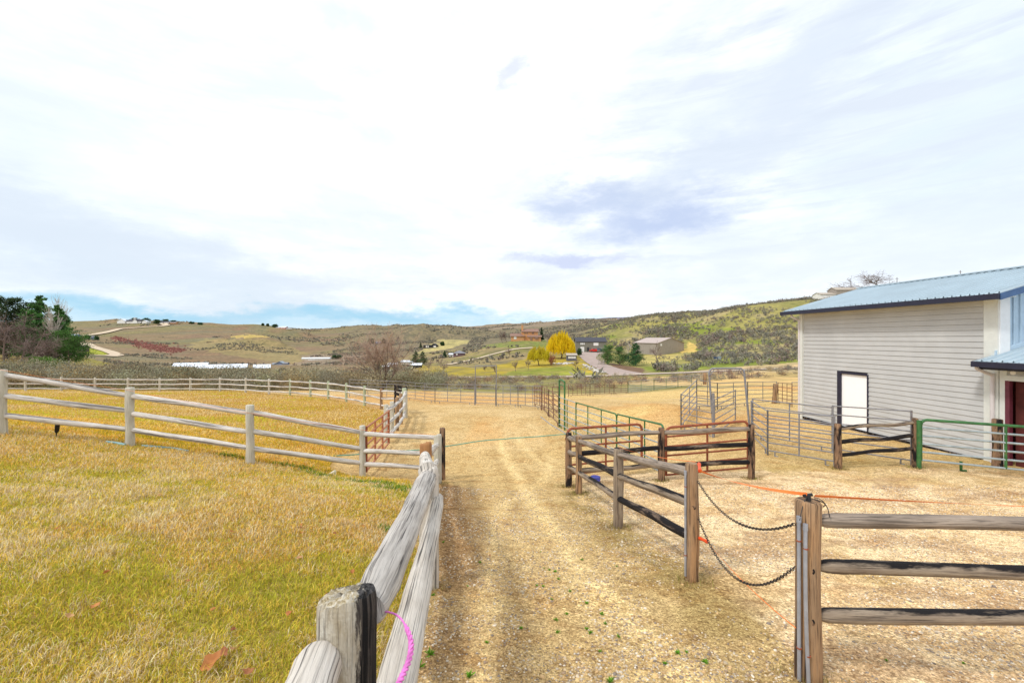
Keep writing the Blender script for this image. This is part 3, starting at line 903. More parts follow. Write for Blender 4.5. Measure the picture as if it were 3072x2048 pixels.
def ribbon(name, pts, width, material, lift=0.05, n=60, hi=False):
    """a strip of road laid over the ground; pts are (bearing px, distance)"""
    P = np.array([[(a - CX) / F * d, d] for a, d in pts])
    t = np.linspace(0, 1, len(P)); tt = np.linspace(0, 1, n)
    # smooth path
    Q = np.c_[np.interp(tt, t, P[:, 0]), np.interp(tt, t, P[:, 1])]
    for _ in range(6): Q[1:-1] = .25 * Q[:-2] + .5 * Q[1:-1] + .25 * Q[2:]
    tn = np.gradient(Q, axis=0); tn /= np.linalg.norm(tn, axis=1)[:, None]
    nn = np.c_[-tn[:, 1], tn[:, 0]]
    w = np.interp(tt, np.linspace(0, 1, len(np.atleast_1d(width))), np.atleast_1d(width)) if np.ndim(width) else np.full(n, width)
    K = 7
    rows = []
    for k in range(K):
        s = (k / (K - 1) - .5)
        XY = Q + nn * (w * s)[:, None]
        zc = Z(XY[:, 0], XY[:, 1])
        rows.append(np.c_[XY, zc + lift])
    V = np.array(rows)
    idx = np.arange(K * n).reshape(K, n)
    F_ = np.stack([idx[:-1, :-1], idx[:-1, 1:], idx[1:, 1:], idx[1:, :-1]], -1).reshape(-1, 4)[:, ::-1]
    mb = MB(); mb.add(V.reshape(-1, 3), F_)
    o = mb.build(name, material, smooth=True)
    return tag(o, kind='structure')

M['road'] = paint('pale_road', (0.50, 0.41, 0.33), 0.95, 0, 0.08, nscale=.4, spec=.1)
M['track'] = paint('gravel_track', (0.62, 0.50, 0.36), 0.95, 0, 0.08, nscale=.2, spec=.1)
M['asphalt'] = paint('worn_drive', (0.42, 0.33, 0.29), 0.95, 0, 0.08, nscale=.4, spec=.1)
ribbon('road', [(1150, 92), (1300, 88), (1450, 86), (1600, 85), (1750, 84), (1860, 86), (1990, 86), (2110, 84), (2250, 80), (2400, 77), (2700, 74), (3100, 70)], 5.0, M['road'], 0.12, 120)
ribbon('driveway', [(1880, 88), (1840, 105), (1790, 130), (1765, 155), (1765, 180), (1775, 196)], [7, 5.5, 5, 5, 8, 12], M['asphalt'], 0.12, 60)
ribbon('hill_road', [(180, 640), (240, 560), (300, 640), (360, 760), (430, 800), (485, 830), (500, 860), (490, 900), (510, 930), (540, 935)], [9, 9, 10, 10, 10, 12, 12, 12], M['track'], 1.3, 160)
ribbon('hill_track', [(250, 440), (270, 390), (330, 330), (352, 290), (330, 265), (285, 255)], [11, 10, 8, 6, 4], M['track'], 0.5, 100)
ribbon('knoll_track', [(1340, 165), (1400, 180), (1470, 196), (1540, 208), (1600, 214)], 3.5, M['track'], 0.25, 60)
ribbon('valley_track', [(500, 235), (620, 265), (760, 262), (900, 250), (1000, 235)], 3.0, M['track'], 0.3, 60)
# ================================================================== wooden fences
_ls = [0]
def log(name, p0, p1, r0, r1, material, parent, n=9, seg=None, jit=0.03, bow=0.012, taper0=False, taper1=False, label=None, sag=0.0):
    _ls[0] += 1
    rs = np.random.default_rng(1000 + _ls[0])
    p0 = np.asarray(p0, float); p1 = np.asarray(p1, float)
    L = np.linalg.norm(p1 - p0)
    seg = seg or max(4, int(L / .25))
    t = np.linspace(0, 1, seg + 1)
    pts = p0 + (p1 - p0) * t[:, None]
    ph = rs.uniform(0, 6.28, 3)
    wob = np.sin(t * math.pi)
    pts += np.c_[np.sin(t * 5 + ph[0]), np.sin(t * 4 + ph[1]), np.sin(t * 6 + ph[2])] * bow * wob[:, None]
    pts[:, 2] -= sag * wob
    r = r0 + (r1 - r0) * t
    r = r * (1 + 0.05 * np.sin(t * 7 + ph[1]))
    # bevelled ends
    e = 0.25 * r[0] / L
    P = [pts[0]]; RR = [r[0] * (.55 if taper0 else .86)]
    P.append(pts[0] + (pts[1] - pts[0]) * min(.45, (.12 if taper0 else .015) * seg / max(L, .3))); RR.append(r[0] * (1.0 if not taper0 else .93))
    for i in range(1, seg): P.append(pts[i]); RR.append(r[i])
    P.append(pts[-1] + (pts[-2] - pts[-1]) * min(.45, (.12 if taper1 else .015) * seg / max(L, .3))); RR.append(r[-1] * (1.0 if not taper1 else .93))
    P.append(pts[-1]); RR.append(r[-1] * (.55 if taper1 else .86))
    mb = MB()
    mb.tube(P, RR, n, True, jit, 1000 + _ls[0])
    o = mb.build(name, material, parent, smooth=True)
    o.data.shade_smooth() if hasattr(o.data, 'shade_smooth') else None
    if label: o['label'] = label
    return o


def post(base, top, r, material, parent, n=12, label=None, name='post'):
    b = np.array(base, float); t = np.array(top, float)
    b = b + (b - t) / np.linalg.norm(b - t) * 0.12
    return log(name, b, t, r * 1.04, r * .97, material, parent, n=n, seg=6, jit=0.025, bow=0.006, label=label)


def fpost(px, ty, by, d):
    b = g(px, d); t = U(px, ty, d)
    return b, t

def along(p, f):
    b, t = p
    return b + (t - b) * f

# ---- near left fence (running away from the camera, weathered white)
NP = [((-.30, -1.35), 1.98 - .55), ((-.548, 1.45), .845), ((-.82, 4.3), 1.285), ((-1.385, 7.0), 1.68), ((-1.69, 9.9), 2.19)]
NP = [(np.array([x, y, z1(x, y)]), np.array([x, y, CAMZ - dr])) for (x, y), dr in NP]
f = thing('rail_fence', 'close-up thick weathered fence running away between lawn and gravel lane, with a half-charred post', 'fence', NP[1][0])
def nearpost(p, r, material, seed, char=False):
    """a heavy post with a worn, rounded and slightly hollow top"""
    b, t = p
    rs = np.random.default_rng(seed)
    n = 40
    mb = MB()
    zs = np.r_[np.linspace(b[2] - .15, t[2] - .045, 14), t[2] - .022, t[2] - .008, t[2], t[2] + .002, t[2] - .001, t[2] - .003, t[2] - .004]
    sc = np.r_[np.ones(14), .985, .94, .84, .68, .5, .3, .12]
    a = np.arange(n + 1) / n * 2 * math.pi
    prof = 1 + .035 * np.sin(a * 2 + 1) + .02 * np.sin(a * 5 + 2) + .018 * np.sin(a * 9 + seed)
    prof -= .07 * np.exp(-((a - 4.45) / .09) ** 2) + .06 * np.exp(-((a - 5.4) / .07) ** 2)
    V, UV = [], []
    for i, (z, s) in enumerate(zip(zs, sc)):
        rr = r * prof * s * (1 + .012 * math.sin(z * 9))
        dz = 0 if s > .97 else .012 * np.sin(a * 3 + seed) * (1 - s) + rs.normal(size=n + 1) * .0055 * (s < .97) - .022 * np.cos(a - 2.4) * (s < .99)
        dz = np.broadcast_to(dz, a.shape).copy(); dz[-1] = dz[0]
        V.append(np.c_[b[0] + np.cos(a) * rr, b[1] + np.sin(a) * rr, z + dz])
        UV.append(np.c_[a * r, np.full(n + 1, z + (1 - s) * .2)])
    V = np.array(V); UV = np.array(UV)
    m = len(zs); idx = np.arange(m * (n + 1)).reshape(m, n + 1)
    Q = np.stack([idx[:-1, :-1], idx[:-1, 1:], idx[1:, 1:], idx[1:, :-1]], -1).reshape(-1, 4)
    mb.add(V.reshape(-1, 3), Q, uv=UV.reshape(-1, 2))
    c = V[-1][:n]; mb.add(np.vstack([c, c.mean(0)]), None, [[k, (k + 1) % n, n] for k in range(n)], uv=np.vstack([UV[-1][:n], [[0, 0]]]))
    return mb.build('post', material, f, smooth=True)

def m_charhalf():
    # grey post whose right-hand (lane) side and rim are fire-blackened; the stain belongs to the wood
    m, T, b = mat('near_post_half_blackened')
    uv = T.n('ShaderNodeUVMap').outputs[0]
    tc = T.n('ShaderNodeTexCoord').outputs['Object']
    grain = T.noise(T.mapping(uv, (85, 3.0, 1)), 1.0, 7, .62, .3)
    fineg = T.noise(T.mapping(uv, (300, 12, 1)), 1.0, 3, .6)
    blot = T.noise(T.mapping(uv, (10, 4, 1)), 1.0, 5, .65)
    c = T.mix(T.mapr(blot, .35, .65), (0.42, .33, .20), (.78, .73, .62))
    c = T.mix(T.math('MULTIPLY', T.mapr(fineg, .45, .7), .5), c, (.36, .28, .18))
    c = T.mix(T.math('MULTIPLY', T.mapr(grain, .33, .45, 1, 0), .85), c, (.05, .035, .03))
    # end grain on the sawn top: crumbly, yellowish
    nzs = T.n('ShaderNodeSeparateXYZ'); T.link(T.n('ShaderNodeNewGeometry').outputs['True Normal'], nzs.inputs[0])
    topm = T.mapr(nzs.outputs[2], .35, .6)
    eg = T.noise(tc, 70, 6, .75)
    c = T.mix(topm, c, T.ramp(eg, [(.32, (.16, .11, .06)), (.45, (.58, .47, .28)), (.6, (.82, .77, .66))]))
    sp = T.n('ShaderNodeSeparateXYZ'); T.link(tc, sp.inputs[0])
    n1 = T.noise(T.mapping(tc, (1, 1, .16)), 30, 6, .75)
    k = T.math('ADD', T.math('MULTIPLY', sp.outputs[0], 7.0), T.math('MULTIPLY', T.math('SUBTRACT', n1, .5), 1.0))
    k = T.math('ADD', k, T.math('MULTIPLY', sp.outputs[1], 2.0))
    ch = T.mapr(k, .20, .30)
    dark = T.mix(T.mapr(grain, .46, .62), (.012, .011, .011), (.12, .10, .085))
    dark = T.mix(topm, dark, T.mix(T.mapr(eg, .4, .65), (.02, .02, .02), (.16, .15, .15)))
    c = T.mix(ch, c, dark)
    T.link(c, b.inputs['Base Color'])
    b.inputs['Roughness'].default_value = .9
    b.inputs['Specular IOR Level'].default_value = .2
    bump(T, b, T.math('ADD', grain, T.math('MULTIPLY', eg, .7)), 1.0, .016)
    return m
nearpost(NP[0], .095, M['wood_near'], 3)
nearpost(NP[1], .089, m_charhalf(), 5)['label'] = 'near post split grey and black, its right side charred'
nearpost(NP[2], .092, M['wood_near'], 8)
nearpost(NP[3], .092, M['wood_orange'], 9)['label'] = 'orange brown round-topped post'
nearpost(NP[4], .085, M['wood_pale'], 12)

def bigrail(p0, p1, r0, r1, material, seed, t0=.5, t1=.5, flat=1.0, splay=0):
    rs = np.random.default_rng(seed)
    p0 = np.asarray(p0, float); p1 = np.asarray(p1, float)
    L = np.linalg.norm(p1 - p0)
    k = 46
    t = np.r_[0, .012, .035, .07, np.linspace(.1, .9, k), .93, .965, .988, 1.0]
    P = p0 + (p1 - p0) * t[:, None]
    w = np.sin(t * math.pi)
    P += np.c_[np.sin(t * 4 + seed), np.zeros(len(t)), np.sin(t * 5 + seed * 2)] * .006 * w[:, None]
    r = r0 + (r1 - r0) * t
    r = r * (1 + .03 * np.sin(t * 9 + seed) + .02 * np.sin(t * 23 + seed))
    for i, s in enumerate((t0, .5 + .5 * t0, .85, .96)): r[i] *= s if i else t0
    for i, s in enumerate((t1, .5 + .5 * t1, .85, .96)): r[-1 - i] *= s
    mb = MB(); mb.tube(P, r, 26, True, .022, seed, flat=flat)
    return mb.build('rail', material, f, smooth=True)
# the rails of each bay sit beside one another; the upper one bears on the left, the lower shows to the right
def at(i, f_, dx=0, dy=0, dz=0):
    return along(NP[i], f_) + np.array([dx, dy, dz])
bigrail(at(0, .93, 0), at(1, .86, -.055, -.075), .085, .082, M['wood_near'], 31, 1, .75)
bigrail(at(0, .60), at(1, .60, .0, -.06), .08, .08, M['wood_near'], 35, 1, .75)
bigrail(at(0, .25), at(1, .26, .0, -.06), .08, .08, M['wood_near'], 36, 1, .75)
bigrail(at(1, .915, .05, .06), at(2, .93, -.005, -.03), .074, .092, M['wood_near2'], 32, .7, .92)
bigrail(at(1, .56, .115, .03), at(2, .72, .075, .10), .082, .060, M['wood_near'], 37, .7, .8)
bigrail(at(1, .24, .05, .05), at(2, .26, .0, 0), .080, .080, M['wood_near'], 39, .7, .7)
bigrail(at(2, .99, -.005, -.05), at(3, .84, .0, -.07), .088, .070, M['wood_near'], 33, .95, .45)
bigrail(at(2, .62, .0, -.02), at(3, .55, .03, 0), .066, .075, M['wood_near'], 38, .95, .6)
bigrail(at(2, .26, .0, 0), at(3, .26, .0, 0), .080, .078, M['wood_near'], 40, .7, .7)
bigrail(at(3, .84, .03, .05), at(4, .80, 0, -.05), .068, .062, M['wood_near'], 34, .6, .5)
bigrail(at(3, .50, .03, .05), at(4, .48, 0, -.05), .068, .062, M['wood_near'], 41, .6, .5)
bigrail(at(3, .2, .0, .05), at(4, .2, 0, -.05), .066, .062, M['wood_near'], 42, .6, .5)

# ---- three-rail fence across the lawn, weathered white
LP = [fpost(5, 1108, 1303, 8.6), fpost(390, 1162, 1338, 9.28), fpost(750, 1214, 1390, 9.34), fpost(1087, 1276, 1436, 10.4), fpost(1327, 1283, 1434, 10.45)]
Lm = fpost(-420, 1062, 1250, 8.2)
f2 = thing('rail_fence', 'bleached three-rail fence with pale round posts crossing the lawn from the left edge', 'fence', LP[1][0])
pm = [M['wood_pale'], M['wood_pale'], M['wood_pale'], M['wood_pale'], M['wood_charpost']]
for k, p in enumerate([Lm] + LP):
    post(p[0], p[1], .082 if k < 4 else .072, ([M['wood_pale']] + pm)[k], f2, n=14, label=('dark end post beside the lane' if k == 5 else None))
seq = [Lm] + LP
for k in range(5):
    a, b = seq[k], seq[k + 1]
    for q, (fa, fb) in enumerate((((.90, .88), (.92, .86), (.86, .86), (.88, .86), (.84, .80))[k], ((.58, .58), (.60, .60), (.56, .54), (.56, .54), (.50, .50))[k], ((.30, .30), (.30, .28), (.28, .27), (.27, .26), (.24, .22))[k])):
        pa, pb = along(a, fa), along(b, fb)
        if k == 4:  # the short bay ends in the corner posts
            pass
        log('rail', pa, pb, .058, .054, M['wood_white'], f2, n=12, seg=16, jit=.035, bow=.007, taper0=True, taper1=True)

# ---- far paddock fence
FPX = [(-140, 1126, 1168, 36), (-30, 1127, 1170, 37), (76, 1130, 1171, 38), (184, 1132, 1172, 39), (285, 1131, 1172, 40), (384, 1132, 1173, 40.5), (479, 1133, 1174, 40.5), (571, 1133, 1174, 40), (660, 1132, 1174, 39),
       (737, 1131, 1178, 37), (807, 1137, 1182, 35.5), (870, 1136, 1187, 34.5), (931, 1141, 1192, 33), (985, 1146, 1198, 31), (1039, 1151, 1209, 29.5), (1094, 1156, 1217, 28), (1144, 1162, 1226, 26.5), (1200, 1168, 1236, 24.8)]
FP = []
for px, ty, by, d in FPX:
    b = g(px, d); FP.append((b, b + np.array([0, 0, 1.27])))
f3 = thing('rail_fence', 'long white three-rail fence curving round the far side of the paddock before the sagebrush', 'fence', FP[8][0])
for k, p in enumerate(FP):
    mm = M['wood_green'] if FPX[k][0] in (870, 931, 985, 1039, 1094) else (M['wood_brown'] if FPX[k][0] == 1144 else M['wood_pale'])
    post(p[0], p[1], .085, mm, f3, n=8, label='greenish post' if mm is M['wood_green'] else ('dark brown post' if mm is M['wood_brown'] else None))
for k in range(len(FP) - 1):
    for q in (.86, .52, .18):
        log('rail', along(FP[k], q), along(FP[k + 1], q + random.uniform(-.02, .02)), .058, .055, M['wood_white'], f3, n=7, seg=6, jit=.02, bow=.02)

# ---- fence along the lane from the far corner to the red gate
CPS = [(1213, 1156, 1249, 21.3, 'wood_green', .11), (1203, 1188, 1262, 18.8, 'wood_brown', .075), (1191, 1200, 1275, 17.2, 'wood_brown', .08), (1176, 1217, 1290, 15.8, 'wood_pale', .08), (1158, 1226, 1303, 14.8, 'wood_pale', .08)]
CQ = []
for px, ty, by, d, mm, r in CPS:
    b = g(px, d); CQ.append((b, b + np.array([0, 0, 1.3 if mm != 'wood_green' else 1.42])))
f4 = thing('rail_fence', 'short log fence beside the lane, from the green corner post to the faded red gate', 'fence', CQ[2][0])
for p, c in zip(CQ, CPS): post(p[0], p[1], c[5], M[c[4]], f4, n=10, label='thick green corner post' if c[4] == 'wood_green' else None)
for k in range(4):
    for q in (.86, .52, .2):
        e = np.array([.07, 0, 0])
        a, b = along(CQ[k], q) + e, along(CQ[k + 1], q) + e
        dd = (b - a) / np.linalg.norm(b - a)
        log('rail', a - dd * .1, b + dd * .16, .06, .072, M['wood_white'], f4, n=9, seg=6, taper1=True)
# far rails linking the curve to the corner
for q in (.86, .52, .2):
    log('rail', along(FP[-1], q), along(CQ[0], q - .04), .055, .055, M['wood_white'], f3, n=7, seg=5)

# ---- right-hand fence (brown, partly charred)
RP = [fpost(2075, 1388, 1738, 4.55), fpost(1855, 1343, 1583, 6.67), fpost(1736, 1308, 1483, 9.05), fpost(1706, 1298, 1463, 9.75)]
f5 = thing('rail_fence', 'brown fence with partly burnt rails along the right of the lane, enclosing the rusty gates', 'fence', RP[1][0])
for k, p in enumerate(RP):
    post(p[0], p[1], (.068, .076, .066, .072)[k], (M['wood_brown'], M['wood_char'], M['wood_brown'], M['wood_charpost'])[k], f5, n=18,
         label=('unburnt brown end post with conduit', 'post with a black stripe', 'slim orange brown post', 'corner post charred on top')[k])
BK = [RP[3], fpost(1984, 1283, 1442, 10.0), fpost(2254, 1272, 1430, 10.1)]
for k in (1, 2): post(BK[k][0], BK[k][1], .075, M['wood_charpost'], f5, n=16, label='post burnt black')
rm = {(0, 0): 'wood_rail', (0, 1): 'wood_char', (0, 2): 'wood_black', (1, 0): 'wood_rail', (1, 1): 'wood_black', (1, 2): 'wood_char', (2, 0): 'wood_rail', (2, 1): 'wood_rail', (2, 2): 'wood_char'}
for k in range(3):
    for q, fr in enumerate((.915, .655, .37)):
        log('rail', along(RP[k], fr), along(RP[k + 1], fr), .052, .048, M[rm[(k, q)]], f5, n=14, seg=14, jit=.03, bow=.012, taper0=True, taper1=True)
bm = [['wood_rail', 'wood_rail'], ['wood_black', 'wood_black'], ['wood_char', 'wood_black']]
for k in range(2):
    for q, fr in enumerate((.91, .60, .28)):
        fr0, fr1 = (.91, .915) if q == 0 else (fr, fr + .03)
        log('rail', along(BK[k], fr0), along(BK[k + 1], fr1), .056, .052, M[bm[q][k]], f5, n=14, seg=14, jit=.035, bow=.015, taper0=True, taper1=True)

# ---- front right fence beyond the chains
QP = [fpost(2424, 1499, 2045, 2.9)]
b = np.array([6.1, 2.75, z1(6.1, 2.75)]); QP.append((b, b + np.array([0, 0, 1.28])))
f6 = thing('rail_fence', 'closest three-rail fence at the right edge, two grey pipes strapped to its brown post', 'fence', QP[0][0])
post(QP[0][0], QP[0][1], .074, M['wood_brown'], f6, n=26, label='sawn-top brown end post with knots')
post(QP[1][0], QP[1][1], .074, M['wood_brown'], f6, n=16)
for q, (fr, mm) in enumerate(((.885, 'wood_rail'), (.63, 'wood_char'), (.355, 'wood_char'))):
    a = along(QP[0], fr) + np.array([.05, 0, 0]); b_ = along(QP[1], fr)
    b_[2] = a[2] + (-.02, -.01, .01)[q]
    log('rail', a, b_, .046, .045, M[mm], f6, n=22, seg=26, jit=.035, bow=.012, taper0=True)
# knots on the end posts
mb = MB()
for pp, rr, fr_list in ((QP[0], .074, (.885, .63, .35)), (RP[0], .068, (.64, .42))):
    for fr in fr_list:
        c = along(pp, fr); dv = -c[:2] / np.linalg.norm(c[:2])
        c = c + np.array([dv[0] * rr * .93 + .012, dv[1] * rr * .93, 0])
        mb = MB()
        ax = np.array([dv[0], dv[1], 0])
        mb.tube([c - ax * .01, c + ax * .002, c + ax * .005], [.028, .028, .018], 16)
        mb.build('rail_end', M['wood_charpost'], f6 if pp is QP[0] else f5, smooth=False)

# pipes strapped to the two gate posts
def conduit(pp, dx, dy, f0, f1, bend=0.0, parent=None):
    a = along(pp, f0) + np.array([dx, dy, 0]); b = along(pp, f1) + np.array([dx + bend, dy, 0])
    mb = MB()
    t = np.linspace(0, 1, 12)
    P = a + (b - a) * t[:, None]; P[:, 0] += bend * .4 * np.sin(t * math.pi) - bend * 0
    mb.tube(P, .0115, 12)
    mb.tube([b + [0, 0, -.03], b + [0, 0, .012]], .0145, 12)
    mb.build('conduit', M['galv_light'], parent, True)
    for q in (.2, .86):
        mb = MB(); c = a + (b - a) * q; mb.tube([c - [0, 0, .004], c + [0, 0, .004]], .0155, 10)
        mb.build('pipe_clamp', M['rust'], parent)
conduit(QP[0], -.088, -.045, .02, .915, -.002, f6)
conduit(QP[0], -.050, -.082, .0, .885, -.022, f6)
conduit(RP[0], -.075, -.025, .05, .93, 0, f5)

# ---- charred barrier between the grey panels and the green gate
TP = [fpost(2514, 1270, 1412, 11.3), fpost(2745, 1254, 1402, 10.95)]
f7 = thing('rail_fence', 'short burnt-black three-rail barrier between grey pipe panels and the green gate', 'fence', TP[0][0])
post(TP[0][0], TP[0][1], .085, M['wood_charpost'], f7, 16, label='thick orange and black burnt post')
post(TP[1][0], TP[1][1], .07, M['wood_charpost'], f7, 14)
for a, b, mm in ((.88, .92, 'wood_char'), (.58, .66, 'wood_black'), (.30, .40, 'wood_black')):
    log('rail', along(TP[0], a), along(TP[1], b), .05, .045, M[mm], f7, n=12, seg=14, jit=.04, bow=.03, taper0=True, taper1=True)

def single_post(px, d, h, r, mm, label, lean=(0, 0)):
    b = g(px, d)
    o = thing('wooden_post', label, 'post', b)
    post(b, b + np.array([lean[0], lean[1], h]), r, mm, o, 16, name='shaft')
    return o
single_post(2992, 11.15, 1.26, .10, M['wood_charpost'], 'thick dark post standing between the green gate and the barn downspout')
single_post(2322, 26.5, 1.2, .13, M['wood_brown'], 'leaning brown post among the grey pens near the barn corner', (.10, 0))
single_post(1216, 20.9, 1.30, .10, M['wood_pale'], 'pale post behind the thick green corner post')

# ================================================================== pipe panels and gates
def pipe_panel(A, B, H, style, material, label, cat, group, rails=6, ups=2, r=.021, gap=.12, bowtop=False, feet=True, pa=None, name='livestock_panel', railmat=None, drop=0.0, n=8, upmat=None, fr=None):
    A = np.asarray(A, float); B = np.asarray(B, float)
    o = thing(name, label, cat, A, group)
    up = np.array([0, 0, 1.0])
    L = np.linalg.norm(B - A); dirv = (B - A) / L
    a0, b0 = A + up * gap, B + up * gap
    a1, b1 = A + up * H, B + up * H
    if bowtop:
        k = .13
        path = [a0, a1 - up * k]
        for s in (.35, .7, 1.0):
            ang = s * math.pi / 2
            path.append(a1 - up * k + dirv * k * (1 - math.cos(ang)) + up * k * math.sin(ang))
        for s in (1.0, .65, .3, 0):
            ang = s * math.pi / 2
            path.append(b1 - up * k - dirv * k * (1 - math.cos(ang)) + up * k * math.sin(ang))
        path += [b0]
        mb = MB(); mb.tube(path, r * 1.15, n + 2); mb.build('frame', material, o, True)
        hs = np.linspace(gap + .02, H, rails)[:-1]
    else:
        foot0 = A + up * (0.0 if feet else gap)
        foot1 = B + up * (0.0 if feet else gap)
        for p, q in ((foot0, a1 + up * .02), (foot1, b1 + up * .02)):
            mb = MB(); mb.tube([p, q], r * 1.12, n + 2); mb.build('upright', upmat or material, o, True)
        hs = np.linspace(gap + .02, H - .01, rails)
    if fr is not None: hs = np.array(fr) * H
    for h in hs:
        mb = MB()
        t = np.linspace(0, 1, 7)
        P = (A + up * h) + (B - A) * t[:, None]
        P[:, 2] += -drop * np.sin(t * math.pi) + random.uniform(-.008, .008)
        mb.tube(P, r * .85, n); mb.build('rail', railmat or material, o, True)
    for k in range(ups):
        f_ = (k + 1) / (ups + 1)
        p = A + (B - A) * f_
        mb = MB(); mb.tube([p + up * (hs[0] - .02), p + up * (H + .005)], r * .9, n); mb.build('upright', material, o, True)
    if feet and not bowtop:
        for f_ in (.12, .88):
            p = A + (B - A) * f_
            mb = MB(); mb.tube([p + up * (-.02), p + up * hs[0]], r * .9, n)
            mb.tube([p + dirv * .0 + up * .0, p + dirv * .09 + up * .0], r * .8, n); mb.build('foot', material, o, True)
    # loop latches on the near end
    mb = MB()
    for h in (.35, .8):
        c = A + up * H * h
        mb.tube([c - dirv * .05, c - dirv * .05 + up * .05, c + up * .05, c], .008, 6)
    mb.build('latch', material, o, True)
    return o

def gp(px, d): return g(px, d)
# back of the lane yard: grey panels
grp = 'grey pipe panels round the yards'
bp = [(1048, 33.5), (1218, 32.5), (1305, 30.0), (1424, 27.8), (1487, 27.2), (1554, 26.6), (1623, 24.2)]
lab = ['grey pipe panel half hidden behind the paddock fence corner, bare tree behind it', 'grey pipe panel just right of the dark corner boards at the back of the yard', 'grey pipe panel left of the tall gate frame at the back of the yard',
       None, 'grey pipe panel right of the tall gate frame at the back of the yard', 'grey pipe panel meeting the rusty panels at the far right corner of the lane yard']
labi = iter([l for l in lab if l])
for k in range(6):
    if k == 3:
        pipe_panel(gp(1428, 27.7), gp(1487, 27.2), 1.3, 0, M['galv'], 'narrow grey pipe gate inside the tall frame at the back of the yard', 'gate', 'grey pipe gates', name='pipe_gate', feet=False, ups=0, n=6)
        # tall frame
        o = thing('gate_frame', 'tall thin pipe gate frame rising over the back panels of the yard', 'gate frame', gp(1428, 27.7), 'tall pipe gate frames')
        for px, d in ((1426, 27.8), (1489, 27.1)):
            b_ = gp(px, d); mb = MB(); mb.tube([b_, b_ + [0, 0, 2.5]], .028, 8); mb.build('leg', M['galv'], o, True)
        a_, b_ = gp(1426, 27.8), gp(1489, 27.1)
        mb = MB(); mb.tube([a_ + [0, 0, 2.5], b_ + [0, 0, 2.5]], .028, 8); mb.build('top_bar', M['galv'], o, True)
        continue
    pipe_panel(gp(*bp[k]), gp(*bp[k + 1]), 1.3 if k else 1.35, 0, M['galv'], next(labi), 'pipe panel', grp, n=6, ups=2)
# dark old boards by the corner post
o = thing('board_fence', 'short stack of dark weathered boards on posts behind the green corner post', 'fence', gp(1190, 23.5))
a_, b_ = gp(1186, 23.8), gp(1219, 22.8)
for q in (a_, b_): post(q, q + np.array([0, 0, 1.45]), .06, M['wood_black'], o, 8)
for h in (.75, 1.0, 1.22, 1.4):
    mb = MB(); c = (a_ + b_) / 2 + [0, -.06, h]; L = np.linalg.norm(b_ - a_)
    mb.box(c, (L + .2, .03, .15), math.atan2(*(b_ - a_)[:2][::-1])); mb.build('board', M['wood_black'], o)
# right side of the lane yard: rusty then green panels toward the pen
rp = [(1623, 23.5, 'rustpanel'), (1646, 20.5, 'rustpanel'), (1677, 18.2, 'green'), (1728, 16.6, 'green'), (1850, 13.6, 'green'), (1990, 10.15, 'green')]
lab = ['rust brown pipe panel at the far end of the row beside the lane', 'rust brown pipe panel just beyond the tall green gate frame', 'green pipe panel just before the tall green gate frame',
       'long green pipe panel in the middle of the row beside the lane', 'green pipe panel sloping down to the burnt post behind the red gates']
for k in range(5):
    a, b = gp(*rp[k][:2]), gp(*rp[k + 1][:2])
    mm = M[rp[k][2]]
    pipe_panel(a, b, 1.27, 0, mm, lab[k], 'pipe panel', 'pipe panels dividing the lane from the arena', n=8, ups=1 if k < 3 else 2, feet=True, bowtop=(k > 2),
               railmat=(M['rustpanel'] if k < 2 else M['greygreen']), name='livestock_panel')
# second row of rusty panels behind
rp2 = [(1604, 27.5), (1626, 24.8), (1675, 21.5)]
for k in range(2):
    pipe_panel(gp(*rp2[k]), gp(*rp2[k + 1]), 1.3, 0, M['rustpanel'], ('rusty panel standing crooked behind the back right corner', 'rusty panel angled toward the tall green gate frame')[k], 'pipe panel', 'loose rusty panels', n=6, ups=2)
o = thing('gate_frame', 'narrow tall green pipe gate frame standing over the row beside the lane', 'gate frame', gp(1680, 18.1), 'tall pipe gate frames')
for px, d in ((1678, 18.3), (1694, 17.7)):
    b_ = gp(px, d); mb = MB(); mb.tube([b_, b_ + [0, 0, 1.95]], .035, 10); mb.build('leg', M['green'], o, True)
a_, b_ = gp(1678, 18.3), gp(1694, 17.7)
mb = MB(); mb.tube([a_ + [0, 0, 1.95], (a_ + b_) / 2 + [0, 0, 1.99], b_ + [0, 0, 1.95]], .035, 10); mb.tube([a_ + [0, 0, 1.78], b_ + [0, 0, 1.78]], .02, 8)
mb.build('top_bar', M['green'], o, True)
# far side of the arena: rusty, then green
ap = [(1705, 39.5, 'rustpanel'), (1770, 41, 'rustpanel'), (1842, 43, 'rustpanel'), (1884, 43.5, 'green'), (1962, 44.5, 'green'), (2034, 46.5, 'green'), (2113, 50, 'green')]
lab = ['rusty panel at the left end of the arena far side', 'rusty panel second from the left on the arena far side', 'short panel where the rusty row turns green at the arena far side',
       'first green panel right of the rusty ones across the arena', 'second green panel right of the rusty ones across the arena', 'last green panel climbing to the brown post at the far right of the arena']
for k in range(6):
    mm = M[ap[k][2]]
    pipe_panel(gp(*ap[k][:2]), gp(*ap[k + 1][:2]), 1.15, 0, mm, lab[k], 'pipe panel', 'panels along the far side of the arena', n=5, ups=4 if k < 2 else 1, railmat=M['rustpanel'] if k < 3 else M['greygreen'], r=.024)
single_post(2114, 50, 1.35, .2, M['wood_brown'], 'broad brown post at the far end of the green arena panels')

